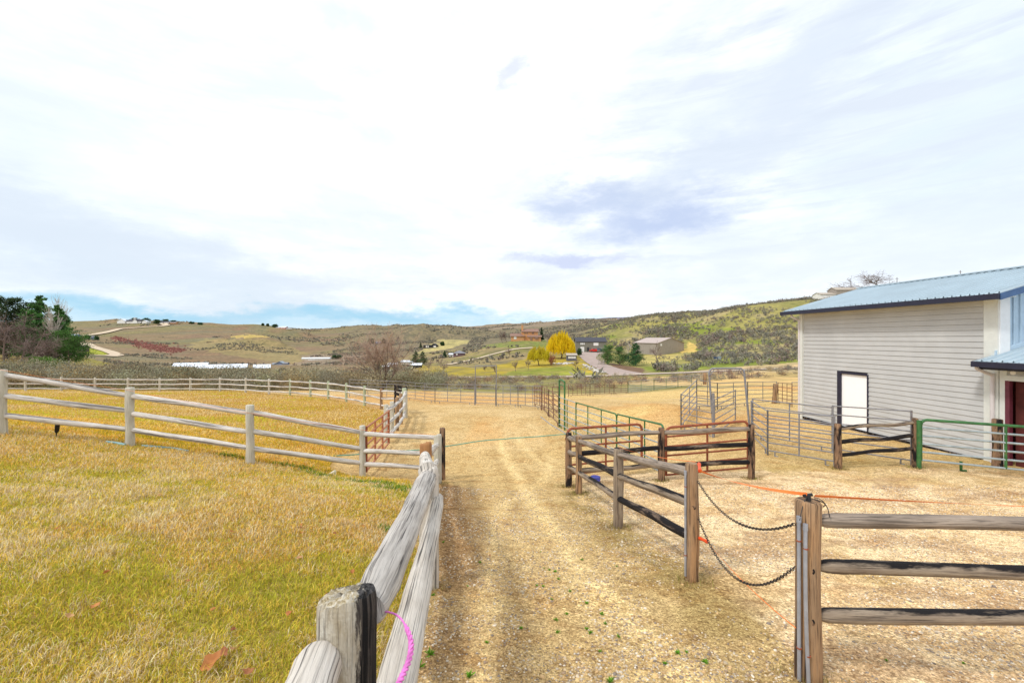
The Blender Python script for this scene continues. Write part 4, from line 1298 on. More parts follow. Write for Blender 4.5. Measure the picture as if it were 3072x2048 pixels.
# grey pen by the barn
A0, A1, A2, A3, A4 = gp(2043, 16.6), gp(2090, 19.8), gp(2152, 21.8), gp(2243, 24.5), gp(2330, 27.0)
G1, G2 = gp(2142, 15.3), gp(2252, 15.0)
pen = [(A0, A1, 'grey panel on the left side of the small pen by the barn'), (A1, A2, 'grey panel at the back left of the small pen by the barn'), (A2, A3, 'grey panel at the back of the pen seen through the tall arch'),
       (A3, A4, 'grey panel right of the tall arch running to the leaning post'), (A0, G1, 'grey panel in front left of the tall arch, nearest its left leg')]
for a, b, l in pen:
    pipe_panel(a, b, 1.32, 0, M['galv'], l, 'pipe panel', grp, n=8, ups=1)
pipe_panel(gp(2143, 15.25), gp(2206, 17.6), 1.32, 0, M['galv'], 'grey pipe gate swung open inward under the tall arch', 'gate', 'grey pipe gates', n=8, ups=0, name='pipe_gate', feet=False)
o = thing('gate_frame', 'tall grey pipe arch with rounded corners over the pen gate by the barn', 'gate frame', G1, 'tall pipe gate frames')
def leg(b_, t_): mb = MB(); mb.tube([b_, t_], .034, 12); mb.build('leg', M['galv'], o, True)
ta, tb = U(2127, 1120, 15.3), U(2233, 1120, 15.2)
leg(G1, ta); leg(G2, tb)
mb = MB(); mb.tube([ta, ta + (tb - ta) * .02 + [0, 0, .10], ta + (tb - ta) * .09 + [0, 0, .17], ta + (tb - ta) * .5 + [0, 0, .18], ta + (tb - ta) * .91 + [0, 0, .17], ta + (tb - ta) * .98 + [0, 0, .10], tb], .034, 12)
mb.build('top_bar', M['galv'], o, True)
mb = MB()
for s, p in ((1, ta), (-1, tb)):
    mb.tube([p + [0, 0, -.12], p + [.2 * s, 0, .165]], .014, 8)
mb.build('brace', M['galv'], o, True)
mb = MB(); c = (G1 + [-.04, -.03, 0]); mb.tube([c, c + [0, 0, 1.55]], .045, 12); mb.build('leg', M['galv'], o, True)
# two rows of grey panels from the arch to the right
pipe_panel(gp(2254, 14.9), gp(2303, 12.9), 1.30, 0, M['galv'], 'grey panel from the right leg of the arch toward the camera', 'pipe panel', grp, n=10, ups=0)
pipe_panel(gp(2303, 12.9), gp(2503, 11.5), 1.32, 0, M['galv'], 'grey panel in front of the barn ending at the thick burnt post', 'pipe panel', grp, n=10, ups=1)
pipe_panel(gp(2258, 15.0), gp(2497, 12.9), 1.36, 0, M['galv'], 'grey panel behind, between the arch and the middle of the white door', 'pipe panel', grp, n=10, ups=1)
pipe_panel(gp(2498, 12.88), gp(2734, 11.2), 1.40, 0, M['galv'], 'grey panel right in front of the white barn door', 'pipe panel', grp, n=10, ups=0)
# panels by the barn corner
pipe_panel(gp(2334, 26.6), gp(2376, 24.0), 1.28, 0, M['rustpanel'], 'brown panel between the leaning post and the barn corner', 'pipe panel', 'loose rusty panels', n=6, ups=2)
pipe_panel(gp(2376, 27.5), gp(2470, 28.5), 1.28, 0, M['galv'], 'grey panel partly hidden by the barn corner downspout', 'pipe panel', grp, n=6, ups=1)

# green gate at the barn
gl, gr_ = gp(2762, 10.85), np.array([13.0, 9.6, 0.0]); gr_[2] = z1(13.0, 9.6)
o = pipe_panel(gl, gr_, 1.22, 0, M['green'], 'green tube gate with grey bars in front of the open barn doorway', 'gate', None, rails=6, ups=1, r=.03, bowtop=True, name='tube_gate', railmat=M['greygreen'], n=12, gap=.2)
mb = MB(); mb.tube([gl + [-.04, 0, 0], gl + [-.04, 0, 1.2]], .05, 12); mb.build('gate_post', M['green'], o, True)
mb = MB(); c = gl + [.85, -.15, 0]; mb.tube([c + [0, 0, .22], c, c + [.12, 0, -.01]], .03, 10); mb.build('foot', M['green'], o, True)
# red gates of the pen
ga, gb = gp(1702, 10.15), gp(1925, 10.9)
o = pipe_panel(ga + [0, 0, -.0], gb, 1.26, 0, M['rust'], 'rusty red tube gate standing behind the burnt rails, left of the pair', 'gate', 'rusty red tube gates', rails=6, ups=1, r=.027, bowtop=True, name='tube_gate', n=12, gap=.18)
ga, gb = gp(1998, 10.35), gp(2244, 10.5)
o = pipe_panel(ga + [0, 0, -.04], gb + [0, 0, .08], 1.22, 0, M['rust'], 'rusty red tube gate tilted behind the burnt rails, right of the pair', 'gate', 'rusty red tube gates', rails=6, ups=1, r=.027, bowtop=True, name='tube_gate', n=12, gap=.08)
# faded red gate by the left fence
o = pipe_panel(gp(1098, 10.5), gp(1166, 14.3), 1.18, 0, M['redgate'], 'faded orange-red tube gate swung open between lawn fence and lane', 'gate', None, rails=6, ups=2, r=.032, bowtop=False, feet=False, name='tube_gate', n=12, gap=.1, upmat=M['rust'])

# ================================================================== chains, tape, twine and small yard things
def chain(p0, p1, sag, label, tail=0):
    p0, p1 = np.asarray(p0, float), np.asarray(p1, float)
    t = np.linspace(0, 1, 200)
    P = p0 + (p1 - p0) * t[:, None]
    P[:, 2] -= sag * 4 * t * (1 - t)
    L = np.r_[0, np.cumsum(np.linalg.norm(np.diff(P, axis=0), axis=1))]
    n = int(L[-1] / .027)
    mb = MB()
    for k in range(n):
        s = (k + .5) / n * L[-1]
        c = np.array([np.interp(s, L, P[:, i]) for i in range(3)])
        e = np.array([np.interp(min(s + .01, L[-1]), L, P[:, i]) for i in range(3)]) - np.array([np.interp(max(s - .01, 0), L, P[:, i]) for i in range(3)])
        e /= np.linalg.norm(e)
        side = np.cross(e, [0, 0, 1]); side /= np.linalg.norm(side)
        upv = np.cross(side, e)
        ax = (side + upv) if k % 2 else (side - upv)
        ax /= np.linalg.norm(ax)
        a = np.linspace(0, 2 * math.pi, 13)
        R_ = c + np.outer(np.cos(a) * .019, e) + np.outer(np.sin(a) * .010, ax)
        mb.tube(R_, .0030, 5, cap=False)
    o = mb.build('chain', M['chain'], None, True)
    return tag(o, label, 'chain', 'chains closing the gap between the posts')
c0 = along(RP[0], .855) + [.045, -.05, 0]; c1 = along(QP[0], .87) + [-.095, -.01, 0]
chain(c0, c1, .20, 'upper black chain hanging in the gap between the two brown end posts')
c0 = along(RP[0], .555) + [.045, -.05, 0]; c1 = along(QP[0], .63) + [-.095, -.01, 0]
chain(c0, c1, .35, 'lower black chain sagging deeper between the two brown end posts')

def strip(name, pts, w, material, label, cat, group=None, thick=.002, twist=0.0):
    pts = np.asarray(pts, float)
    mb = MB()
    mb.tube(pts, w, 6, True, flat=max(.15, thick / w))
    o = mb.build(name, material, None, True)
    return tag(o, label, cat, group)

def curve(p0, p1, sag, n=24):
    t = np.linspace(0, 1, n)[:, None]
    P = np.asarray(p0) + (np.asarray(p1) - np.asarray(p0)) * t
    P[:, 2] -= sag * 4 * (t * (1 - t))[:, 0]
    return P
topR, topQ = RP[0][1] + [.03, -.03, .02], QP[0][1] + [0, -.02, .035]
# handle of the upper tape
def handle(a, b, label, group):
    a, b = np.asarray(a), np.asarray(b)
    t = np.linspace(0, 1, 9)[:, None]
    mb = MB(); mb.tube(a + (b - a) * t, [.007, .016, .019, .015, .015, .015, .016, .020, .018], 12)
    o = mb.build('tape_handle', M['handle'], None, True); tag(o, label, 'gate handle', group)
h0 = topR + [.02, -.03, 0]; h1 = U(2100, 1412, 4.33)
handle(h0, h1, 'orange-red insulated handle at the top of the left end post', 'insulated fence handles')
def ribbontape(pts, w, label, name='electric_tape', group='orange electric tape and wire'):
    pts = np.asarray(pts, float)
    mb = MB()
    up = np.array([0, 0, 1.0])
    n = len(pts)
    tw = np.linspace(0, 2.6, n) + .4
    tn = np.gradient(pts, axis=0); tn /= np.linalg.norm(tn, axis=1)[:, None]
    sd_ = np.cross(tn, up); sd_ /= np.linalg.norm(sd_, axis=1)[:, None]
    v = sd_ * np.sin(tw)[:, None] + up * np.cos(tw)[:, None]
    nn_ = np.cross(tn, v)
    ring = []
    for s1, s2 in ((1, 1), (-1, 1), (-1, -1), (1, -1)):
        ring.append(pts + v * (w / 2 * s1) + nn_ * (.0008 * s2))
    V = np.stack(ring, 1)
    idx = np.arange(n * 4).reshape(n, 4)
    Q = np.concatenate([np.stack([idx[:-1, k], idx[:-1, (k + 1) % 4], idx[1:, (k + 1) % 4], idx[1:, k]], -1) for k in range(4)])
    mb.add(V.reshape(-1, 3), Q)
    o = mb.build(name, M['orange'], None)
    return tag(o, label, 'fence tape', group)
ribbontape(curve(h1, topQ + [-.02, 0, .01], .03), .022, 'orange tape stretched above the chains between the two end posts')
ribbontape(curve(topQ + [.03, 0, 0], U(3500, 1527, 4.6), .02, 40), .018, 'orange tape running right from the close post top across the pen')
ribbontape(curve(RP[1][1] + [0, 0, .01], topR, .03), .006, 'thin orange wire along the burnt fence to the left end post')
hh = along(RP[0], .38) + [.05, -.04, 0]
handle(hh, U(2122, 1624, 4.4), 'orange-red insulated handle low on the left end post', 'insulated fence handles')
ribbontape(curve(U(2122, 1624, 4.4), along(QP[0], .30) + [-.08, .0, -.02], .04), .006, 'thin orange wire slanting down behind the lower chain')
# insulator and wire mess on the near post top
o = thing('insulator', 'black plastic insulator with looped wire on top of the close right post', 'insulator', QP[0][1])
mb = MB(); c = QP[0][1] + [-.005, -.01, .0]
mb.tube([c, c + [0, 0, .035]], [.018, .014], 10); mb.tube([c + [-.03, 0, .03], c + [.03, .01, .036]], .011, 8); mb.build('insulator_body', M['black'], o, True)
mb = MB(); t = np.linspace(0, 1, 14)
mb.tube(np.c_[c[0] + .02 + .085 * np.sin(t * 1.5), c[1] - .03 - .02 * t, c[2] + .03 - .12 * t ** 2], .003, 5)
mb.tube(np.c_[c[0] - .09 * t, c[1] - .05 * t, c[2] + .03 - .14 * t ** 2], .0028, 5)
mb.tube(np.c_[c[0] + .02 + .07 * np.sin(t * 2.2), c[1] - .03 + 0 * t, c[2] + .02 - .05 * t], .0035, 5); mb.build('wire', M['chain'], o, True)
# pale orange wire along the lawn fence
wp = [U(-200, 1085, 8.4), LP[0][1] + [.09, -.09, .0], along(LP[1], .97) + [0, -.09, 0], along(LP[2], .88) + [0, -.09, 0], along(LP[3], .93) + [0, -.08, 0], along(LP[4], .88) + [0, -.06, 0]]
pp = np.concatenate([curve(wp[i], wp[i + 1], .015, 8) for i in range(len(wp) - 1)])
strip('fence_wire', pp, .004, M['orange'], 'thin pale orange wire strung along the tops of the lawn fence posts', 'wire')

# pink twine looped over the near rail
mb = MB()
pk = [(1105, 1872, 1.62), (1112, 1858, 1.60), (1128, 1840, 1.57), (1160, 1832, 1.52), (1190, 1842, 1.49), (1208, 1860, 1.47), (1222, 1885, 1.44), (1233, 1915, 1.42), (1234, 1948, 1.40), (1226, 1985, 1.38), (1210, 2020, 1.36), (1195, 2052, 1.34), (1188, 2075, 1.32)]
P = np.array([U(*a) for a in pk])
tt = np.linspace(0, 1, 60); ts = np.linspace(0, 1, len(P))
PP = np.c_[np.interp(tt, ts, P[:, 0]), np.interp(tt, ts, P[:, 1]), np.interp(tt, ts, P[:, 2])]
for _ in range(3): PP[1:-1] = .25 * PP[:-2] + .5 * PP[1:-1] + .25 * PP[2:]
for k in range(3):
    wv = np.interp(tt, [0, .45, .5, 1], [.0012, .0012, .0055, .006])
    ph = k * 2.1
    off = np.c_[np.cos(tt * 60 + ph), np.sin(tt * 45 + ph) * .4, np.sin(tt * 60 + ph)] * wv[:, None]
    mb.tube(PP + off, np.interp(tt, [0, .45, .5, 1], [.0022, .0025, .0048, .005]), 6)
mb.tube([PP[-2] + [-.012, 0, 0], PP[-2] + [.012, 0, -.004]], .013, 8)
o = mb.build('twine', M['pink'], None, True)
tag(o, 'pink plastic twine loop hanging over the close weathered rail', 'twine')

# blue rubber feed pan
o = thing('feed_pan', 'round blue rubber feed pan lying behind the burnt rails', 'feed pan', G(1786, 1446))
c = np.array(o.location)
mb = MB(); mb.tube([c + [0, 0, .0], c + [0, 0, .02], c + [0, 0, .06], c + [0, 0, .10], c + [0, 0, .12]], [.085, .105, .12, .115, .095], 24); mb.build('pan', M['bluetub'], o, True)
mb = MB(); a = np.linspace(0, 2 * math.pi, 25); mb.tube(np.c_[c[0] + .105 * np.cos(a), c[1] + .105 * np.sin(a), np.full(25, c[2] + .115)], .014, 8, cap=False); mb.build('rim', M['bluetub'], o, True)

def gpath(pts, lift=.015, n=60):
    P = np.array([G(*a) for a in pts])
    t = np.linspace(0, 1, len(P)); tt = np.linspace(0, 1, n)
    Q = np.c_[np.interp(tt, t, P[:, 0]), np.interp(tt, t, P[:, 1])]
    for _ in range(5): Q[1:-1] = .25 * Q[:-2] + .5 * Q[1:-1] + .25 * Q[2:]
    return np.c_[Q, Z(Q[:, 0], Q[:, 1]) + lift]
strip('hose', gpath([(960, 1370), (1010, 1368), (1090, 1362), (1170, 1354), (1258, 1352), (1335, 1340), (1400, 1330), (1460, 1322), (1560, 1314), (1640, 1309), (1700, 1303)], .012, 90), .011, M['hose'], 'thin pale green hose lying across the gravel lane', 'hose', 'garden hoses', thick=.02)
strip('hose', gpath([(318, 1331), (350, 1335), (375, 1339)], .035, 20), .018, M['hoseblue'], 'short blue-green pipe in the grass left of the second lawn post', 'hose', 'garden hoses', thick=.03)
strip('hose', gpath([(424, 1342), (460, 1345), (520, 1350), (565, 1358)], .03, 30), .014, M['hoseblue'], 'blue-green pipe in the grass right of the second lawn post', 'hose', 'garden hoses', thick=.03)
strip('hose', gpath([(1622, 1252), (1634, 1262), (1656, 1278), (1690, 1297), (1715, 1318)], .015, 40), .012, M['galv_light'], 'grey hose beside the foot of the rusty and green panels', 'hose', 'garden hoses', thick=.02)
# path light on a stake
b = G(168, 1313)
o = thing('spotlight', 'small black garden spotlight on a stake in the lawn near the left post', 'garden light', b)
mb = MB(); mb.tube([b - [0, 0, .05], b + [.012, 0, .14]], .011, 8); mb.build('stake', M['black'], o, True)
mb = MB(); mb.tube([b + [.005, 0, .10], b + [.015, 0, .13], b + [.035, 0, .27]], [.02, .036, .040], 14); mb.build('lamp_head', M['black'], o, True)
# cut pvc stub
b = G(998, 1428)
o = thing('pipe_stub', 'cream plastic pipe stub leaning at the edge of the lawn before the gate', 'pipe', b)
mb = MB()
a_, b_ = b + [-.08, .02, .02], b + [.06, 0, .11]
mb.tube([a_, b_], .035, 16); mb.build('pipe', M['pvc'], o, True)
mb = MB(); mb.tube([b + [.05, 0, -.02], b + [.05, 0, .09]], .03, 14); mb.build('stub', M['pvc'], o, True)

# ================================================================== the barn
BD = np.array([-(CX - 1429) / F, 1.0]); BD /= np.linalg.norm(BD)            # along the long wall, away
BN = np.array([-BD[1], BD[0]])                                               # out of the wall, to the left
def BW(px, d): return np.array([(px - CX) / F * d, d])
far_c = BW(2405, 19.1)
S0 = float(far_c @ BD)
OFF = float(far_c @ BN)
GZ = CAMZ - 3.5
def bp3(s, out, z):
    """barn frame: s metres along the wall from its far corner toward the camera, out = metres out of the wall"""
    q = far_c - BD * s + BN * out
    return np.array([q[0], q[1], z])
near_s = S0 - float(BW(2993, 11.95) @ BD)
EAVE = CAMZ + 1.07
barn = thing('barn', 'large pale grey sided barn with blue ribbed metal roof at the right', 'barn', bp3(near_s / 2, 0, GZ))
PITCH = .285
WID = 6.4

def siding(s0, s1, z0, z1_, board=.165, out=0.0, holes=(), nn=None, frame=None):
    mb = MB()
    z = z0
    fr_ = frame or (lambda s, o_, zz: bp3(s, o_, zz))
    while z < z1_ - .001:
        zt = min(z + board, z1_)
        spans = [(s0, s1)]
        for (h0, h1, hz0, hz1) in holes:
            if zt > hz0 + .02 and z < hz1 - .02:
                ns_ = []
                for a, b in spans:
                    if h1 <= a or h0 >= b: ns_.append((a, b)); continue
                    if h0 > a: ns_.append((a, h0))
                    if h1 < b: ns_.append((h1, b))
                spans = ns_
        for a, b in spans:
            lo, hi = out + .024, out + .006
            gz = min(z + .009, zt)
            mb.quad(fr_(a, out - .008, z), fr_(b, out - .008, z), fr_(b, out - .008, gz), fr_(a, out - .008, gz))
            mb.quad(fr_(a, out - .008, gz), fr_(b, out - .008, gz), fr_(b, lo, gz), fr_(a, lo, gz))
            mb.quad(fr_(a, out - .008, zt), fr_(b, out - .008, zt), fr_(b, hi, zt), fr_(a, hi, zt))
            mb.quad(fr_(a, lo, gz), fr_(b, lo, gz), fr_(b, hi, zt), fr_(a, hi, zt))
            continue
            mb.quad(fr_(a, lo, z), fr_(b, lo, z), fr_(b, hi, zt), fr_(a, hi, zt))
            mb.quad(fr_(a, out - .01, z), fr_(b, out - .01, z), fr_(b, lo, z), fr_(a, lo, z))
        z = zt
    return mb
Bq = GZ + .12
# the door stands proud of the boards
sd0 = S0 - float(BW(2547, 17.05) @ BD)
sd1 = S0 - float(BW(2627, 15.9) @ BD)
ZD0 = CAMZ - 3.42
ZD1 = ZD0 + 2.05
mb = siding(0, near_s, GZ + .10, EAVE + .12, holes=[(sd0, sd1, ZD0, ZD1)])
mb.build('long_wall', M['siding'], barn)
mb = MB(); mb.slab(bp3(0, -.012, GZ - .4), bp3(near_s, -.012, GZ - .4), bp3(near_s, -.012, GZ + .10), bp3(0, -.012, GZ + .10), .12); mb.build('foundation', M['wood_black'], barn)
mb = MB()
mb.slab(bp3(0, -.03, GZ), bp3(0, -WID, GZ), bp3(0, -WID, EAVE), bp3(0, -.03, EAVE), .1)
mb.slab(bp3(near_s, -WID, GZ), bp3(0, -WID, GZ), bp3(0, -WID, EAVE), bp3(near_s, -WID, EAVE), .1)
mb.add([bp3(0, -.03, EAVE), bp3(0, -WID / 2, EAVE + PITCH * WID / 2), bp3(0, -WID, EAVE)], None, [[0, 1, 2]])
mb.build('far_wall', M['siding'], barn)
# corner boards
mb = MB(); mb.box(bp3(.06, .02, (GZ + EAVE) / 2 + .05), (.15, .15, EAVE - GZ + .1), math.atan2(BD[1], BD[0])); mb.build('corner_board', M['trim'], barn)
mb = MB(); mb.box(bp3(near_s - .09, .03, (GZ + EAVE) / 2 + .05), (.34, .05, EAVE - GZ + .06), math.atan2(BD[1], BD[0])); mb.build('corner_board', M['trim'], barn)
mb = MB(); mb.box(bp3(near_s + .095, -.12, (EAVE - .6 + GZ + 3.0) / 2 + .3), (.03, .30, EAVE + .1 - (GZ + 2.9)), math.atan2(BD[1], BD[0])); mb.build('corner_board', M['white'], barn)
# door and its dark frame
door = MB(); door.slab(bp3(sd0, -.02, ZD0), bp3(sd1, -.02, ZD0), bp3(sd1, -.02, ZD1), bp3(sd0, -.02, ZD1), .05)
dob = door.build('door', M['doorwhite'], barn)
for s, z0_, w_ in ((.5, 0, 0),):
    mb = MB()
    for (s0_, s1_, za, zb) in ((.12, .88, .15, .95), (.12, .88, 1.05, 1.9)):
        pass
mb = MB(); c = bp3(sd1 - .08, .03, ZD0 + .95); mb.tube([c, c + np.r_[BN * .06, 0]], [.03, .042], 12); mb.build('handle', M['black'], dob, True)
mb = MB(); c = bp3(sd1 - .08, .0, ZD0 + 1.12); mb.tube([c, c + np.r_[BN * .03, 0]], [.025, .02], 12); mb.build('deadbolt', M['black'], dob, True)
def bbox(name, s0_, s1_, z0_, z1_, o0, o1, mt, par=barn):
    mb = MB(); mb.box(bp3((s0_ + s1_) / 2, (o0 + o1) / 2, (z0_ + z1_) / 2), (abs(s1_ - s0_), abs(o1 - o0), abs(z1_ - z0_)), math.atan2(BD[1], BD[0]))
    return mb.build(name, mt, par)
bbox('door_frame', sd0 - .16, sd0 + .0, ZD0 - .02, ZD1 + .10, -.06, .04, M['navy'])
bbox('door_frame', sd1 - .0, sd1 + .05, ZD0 - .02, ZD1 + .05, -.06, .04, M['navy'])
bbox('door_frame', sd0 + .0, sd1 + .0, ZD1 + .0, ZD1 + .09, -.06, .043, M['navy'])
bbox('door_sill', sd0 - .05, sd1 + .05, ZD0 - .06, ZD0, -.06, .07, M['wood_rail'])
bbox('wall_base', .1, near_s - .3, GZ + .05, GZ + .115, .02, .07, M['wood_black'])

def ribbed_roof(s0, s1, oe, orr, ze, zr, name, parent, sp=.23, mt=None):
    """one slope: eave at (out=oe, z=ze) up to (out=orr, z=zr); trapezoid ribs run up the slope"""
    mb = MB()
    n = max(2, int(round((s1 - s0) / sp)))
    prof = []
    for k in range(n):
        a = s0 + (s1 - s0) * k / n; w = (s1 - s0) / n
        prof += [(a, .0), (a + w * .30, .0), (a + w * .36, .010), (a + w * .44, .010), (a + w * .50, 0.0), (a + w * .80, 0.0), (a + w * .86, .045), (a + w * .96, .045)]
    prof.append((s1, 0))
    for (a, ha), (b, hb) in zip(prof[:-1], prof[1:]):
        mb.quad(bp3(a, oe, ze + ha), bp3(b, oe, ze + hb), bp3(b, orr, zr + hb), bp3(a, orr, zr + ha))
    mb.slab(bp3(s0, oe, ze - .004), bp3(s1, oe, ze - .004), bp3(s1, orr, zr - .004), bp3(s0, orr, zr - .004), .03)
    return mb.build(name, mt or M['roofmetal'], parent)
EO = .55
zr = EAVE + .12 + PITCH * (WID / 2 + EO)
S1 = near_s + .50
ribbed_roof(-.55, S1, EO, -WID / 2, EAVE + .12, zr, 'roof', barn)
ribbed_roof(-.55, S1, -WID - EO, -WID / 2, EAVE + .12, zr, 'roof', barn)
bbox('ridge_cap', -.56, S1 + .01, zr + .01, zr + .05, -WID / 2 - .14, -WID / 2 + .14, M['roofmetal'])
# soffit, fascia / gutter
mb = MB(); mb.slab(bp3(-.5, .01, EAVE + .05), bp3(-.5, EO - .05, EAVE + .02), bp3(S1 - .05, EO - .05, EAVE + .02), bp3(S1 - .05, .01, EAVE + .05), .02); mb.build('soffit', M['trim'], barn)
bbox('gutter', -.55, S1, EAVE - .04, EAVE + .112, EO - .05, EO + .06, M['navy'])
# rake boards on the near gable
def rake(s, o0, z0, o1, z1__, h, name, mt, par=barn, th=.04):
    mb = MB(); mb.slab(bp3(s, o0, z0 - h), bp3(s, o1, z1__ - h), bp3(s, o1, z1__), bp3(s, o0, z0), th); mb.build(name, mt, par)
rake(S1 + .02, EO, EAVE + .11, -WID / 2, zr - .005, .17, 'rake_board', M['bluefascia'])
rake(S1 + .02, -WID - EO, EAVE + .11, -WID / 2, zr - .005, .17, 'rake_board', M['bluefascia'])
rake(-.51, EO, EAVE + .11, -WID / 2, zr - .005, .17, 'rake_board', M['navy'])
# near gable wall, board and batten
mb = MB()
z0g = GZ + 2.7
mb.add([bp3(near_s, 0, z0g), bp3(near_s, -WID, z0g), bp3(near_s, -WID, EAVE + .1), bp3(near_s, -WID / 2, EAVE + .1 + PITCH * WID / 2), bp3(near_s, 0, EAVE + .1)], None, [[0, 1, 2], [0, 2, 3], [0, 3, 4]])
mb.build('gable_wall', M['batten'], barn)
for k in range(24):
    o_ = -.30 - k * .20
    if o_ < -WID / 2: break
    ztop = EAVE + .08 + PITCH * (-o_)
    mb = MB(); mb.box(bp3(near_s + .02, o_, (z0g + .2 + ztop) / 2), (.03, .035, ztop - z0g - .2), math.atan2(BD[1], BD[0])); mb.build('batten', M['batten'], barn)
# downspouts
def downspout(s, out, ztop, kick, sx=1):
    mb = MB()
    a = bp3(s, out + kick, ztop); b = bp3(s, out + kick, ztop - .10); c = bp3(s, out + .03, ztop - .28); d_ = bp3(s, out + .03, GZ + .05)
    mb.tube([a, b, b * .5 + c * .5 + np.array([0, 0, -.01]), c], .045, 12)
    mb.tube([c + [0, 0, .05], (c + d_) / 2, d_], .048, 12)
    for z in (c[2] - .3, (c[2] + d_[2]) / 2 + .6):
        mb.tube([[c[0], c[1], z], [c[0], c[1], z + .05]], .053, 12)
    mb.build('downspout', M['downspout'], barn, True)
downspout(-.02, .07, EAVE, EO - .16)

# lower wing in front of the gable
LE = CAMZ - .62
wing_s0 = near_s - .05
wing_s1 = near_s + 8.5
ribbed_roof(wing_s0 - .02, wing_s1, .62, -6.0, LE, LE + PITCH * 6.62, 'lower_roof', barn)
bbox('gutter', wing_s0 - .03, wing_s1, LE - .155, LE - .008, .57, .68, M['navy'])
bbox('fascia', wing_s0 - .0, wing_s1, LE - .22, LE - .02, .46, .51, M['navy'])
mb = MB(); mb.slab(bp3(wing_s0, .0, LE - .10), bp3(wing_s0, .46, LE - .12), bp3(wing_s1, .46, LE - .12), bp3(wing_s1, .0, LE - .10), .02); mb.build('soffit', M['trim'], barn)
rake(wing_s0 - .03, .62, LE - .01, -.02, LE - .01 + PITCH * .60, .15, 'rake_board', M['navy'])
# flashing where the lower roof meets the gable
mb = MB(); mb.slab(bp3(near_s + .06, .1, LE + PITCH * .52 + .02), bp3(near_s + .06, -6, LE + PITCH * 6.62 + .02), bp3(near_s + .06, -6, LE + PITCH * 6.62 + .14), bp3(near_s + .06, .1, LE + PITCH * .52 + .14), .03); mb.build('flashing', M['batten'], barn)
do0 = S0 - float(BW(3034, 11.62) @ BD); do1 = do0 + 2.6
zt_ = CAMZ - 1.13
mb = siding(near_s + .22, wing_s1, GZ + .10, LE - .1, holes=[(do0 - .02, do1, GZ, zt_)])
mb.build('wing_wall', M['siding'], barn)
bbox('corner_board', near_s + .10, near_s + .26, GZ, LE - .1, .0, .04, M['trim'])
bbox('doorway_trim', do0 - .10, do0, GZ, zt_ + .0, -.05, .05, M['maroon'])
bbox('doorway_trim', do0 - .16, do1 + .1, zt_ + .002, zt_ + .14, -.05, .045, M['trim'])
bbox('doorway_trim', do1, do1 + .10, GZ, zt_ + .0, -.05, .05, M['maroon'])
# dark room behind the doorway
mb = MB()
a0, a1 = do0 - 1.5, do1 + 1.5
mb.slab(bp3(a0, -3.2, GZ), bp3(a1, -3.2, GZ), bp3(a1, -3.2, LE), bp3(a0, -3.2, LE), .05)
mb.slab(bp3(a0, -.06, GZ), bp3(a0, -3.2, GZ), bp3(a0, -3.2, LE), bp3(a0, -.06, LE), .05)
mb.slab(bp3(a1, -3.2, GZ), bp3(a1, -.06, GZ), bp3(a1, -.06, LE), bp3(a1, -3.2, LE), .05)
mb.slab(bp3(a0, -.06, GZ + .06), bp3(a1, -.06, GZ + .06), bp3(a1, -3.2, GZ + .06), bp3(a0, -3.2, GZ + .06), .05)
mb.slab(bp3(a0, -.06, LE - .15), bp3(a1, -.06, LE - .15), bp3(a1, -3.2, LE - .15), bp3(a0, -3.2, LE - .15), .05)
mb.build('inner_room', M['darkred'], barn)
bbox('sliding_door', do0 + .02, do0 + .55, GZ + .1, zt_, -.16, -.11, M['darkred'])
downspout(near_s - .02, .07, LE - .1, .50)
mb = MB(); c = bp3(near_s + .45, .12, LE - .2); mb.tube([c, c + [0, -.02, -.05], c + [-.05, -.05, -.09]], [.03, .04, .055], 12); mb.build('flood_light', M['white'], barn, True)
# ================================================================== vegetation helpers
def rdir(n, rs):
    v = rs.normal(size=(n, 3)); return v / np.linalg.norm(v, axis=1)[:, None]


def leaf_tris(C, size, rs, up=0.0, col=None, aspect=2.2):
    """one slim triangle-pair leaf at every centre"""
    n = len(C)
    d = rdir(n, rs); d[:, 2] += up; d /= np.linalg.norm(d, axis=1)[:, None]
    s = np.cross(d, rdir(n, rs)); s /= np.linalg.norm(s, axis=1)[:, None] + 1e-9
    size = np.broadcast_to(size, (n,))[:, None]
    w = size / aspect
    V = np.stack([C - d * size * .5, C + s * w * .5, C + d * size * .5, C - s * w * .5], 1).reshape(-1, 3)
    Q = np.arange(n * 4).reshape(n, 4)
    c = np.repeat(col, 4, axis=0) if col is not None else None
    return V, Q, c


def jcol(base, n, rs, v=.25, h=.08):
    b = np.asarray(base, float)
    k = 1 + rs.uniform(-v, v, (n, 1))
    return np.clip(b * k * (1 + rs.uniform(-h, h, (n, 3))), 0, 1)


def seg_tubes(mb, A, B, ra, rb, n=4):
    """many straight tapered prisms at once"""
    A = np.asarray(A, float); B = np.asarray(B, float); ra = np.asarray(ra, float); rb = np.asarray(rb, float)
    m = len(A)
    t = B - A; L = np.linalg.norm(t, axis=1)[:, None] + 1e-9; t = t / L
    ref = np.where(np.abs(t[:, 2:3]) < .9, np.array([[0, 0, 1.]]), np.array([[1., 0, 0]]))
    s = np.cross(t, ref); s /= np.linalg.norm(s, axis=1)[:, None]
    u = np.cross(t, s)
    a = np.arange(n) / n * 2 * math.pi
    ringA = A[:, None] + (np.cos(a)[None, :, None] * s[:, None] + np.sin(a)[None, :, None] * u[:, None]) * ra[:, None, None]
    ringB = B[:, None] + (np.cos(a)[None, :, None] * s[:, None] + np.sin(a)[None, :, None] * u[:, None]) * rb[:, None, None]
    V = np.concatenate([ringA, ringB], 1).reshape(-1, 3)
    base = (np.arange(m) * 2 * n)[:, None]
    Q = np.concatenate([np.stack([base[:, 0] + k, base[:, 0] + (k + 1) % n, base[:, 0] + n + (k + 1) % n, base[:, 0] + n + k], -1) for k in range(n)])
    mb.add(V, Q)


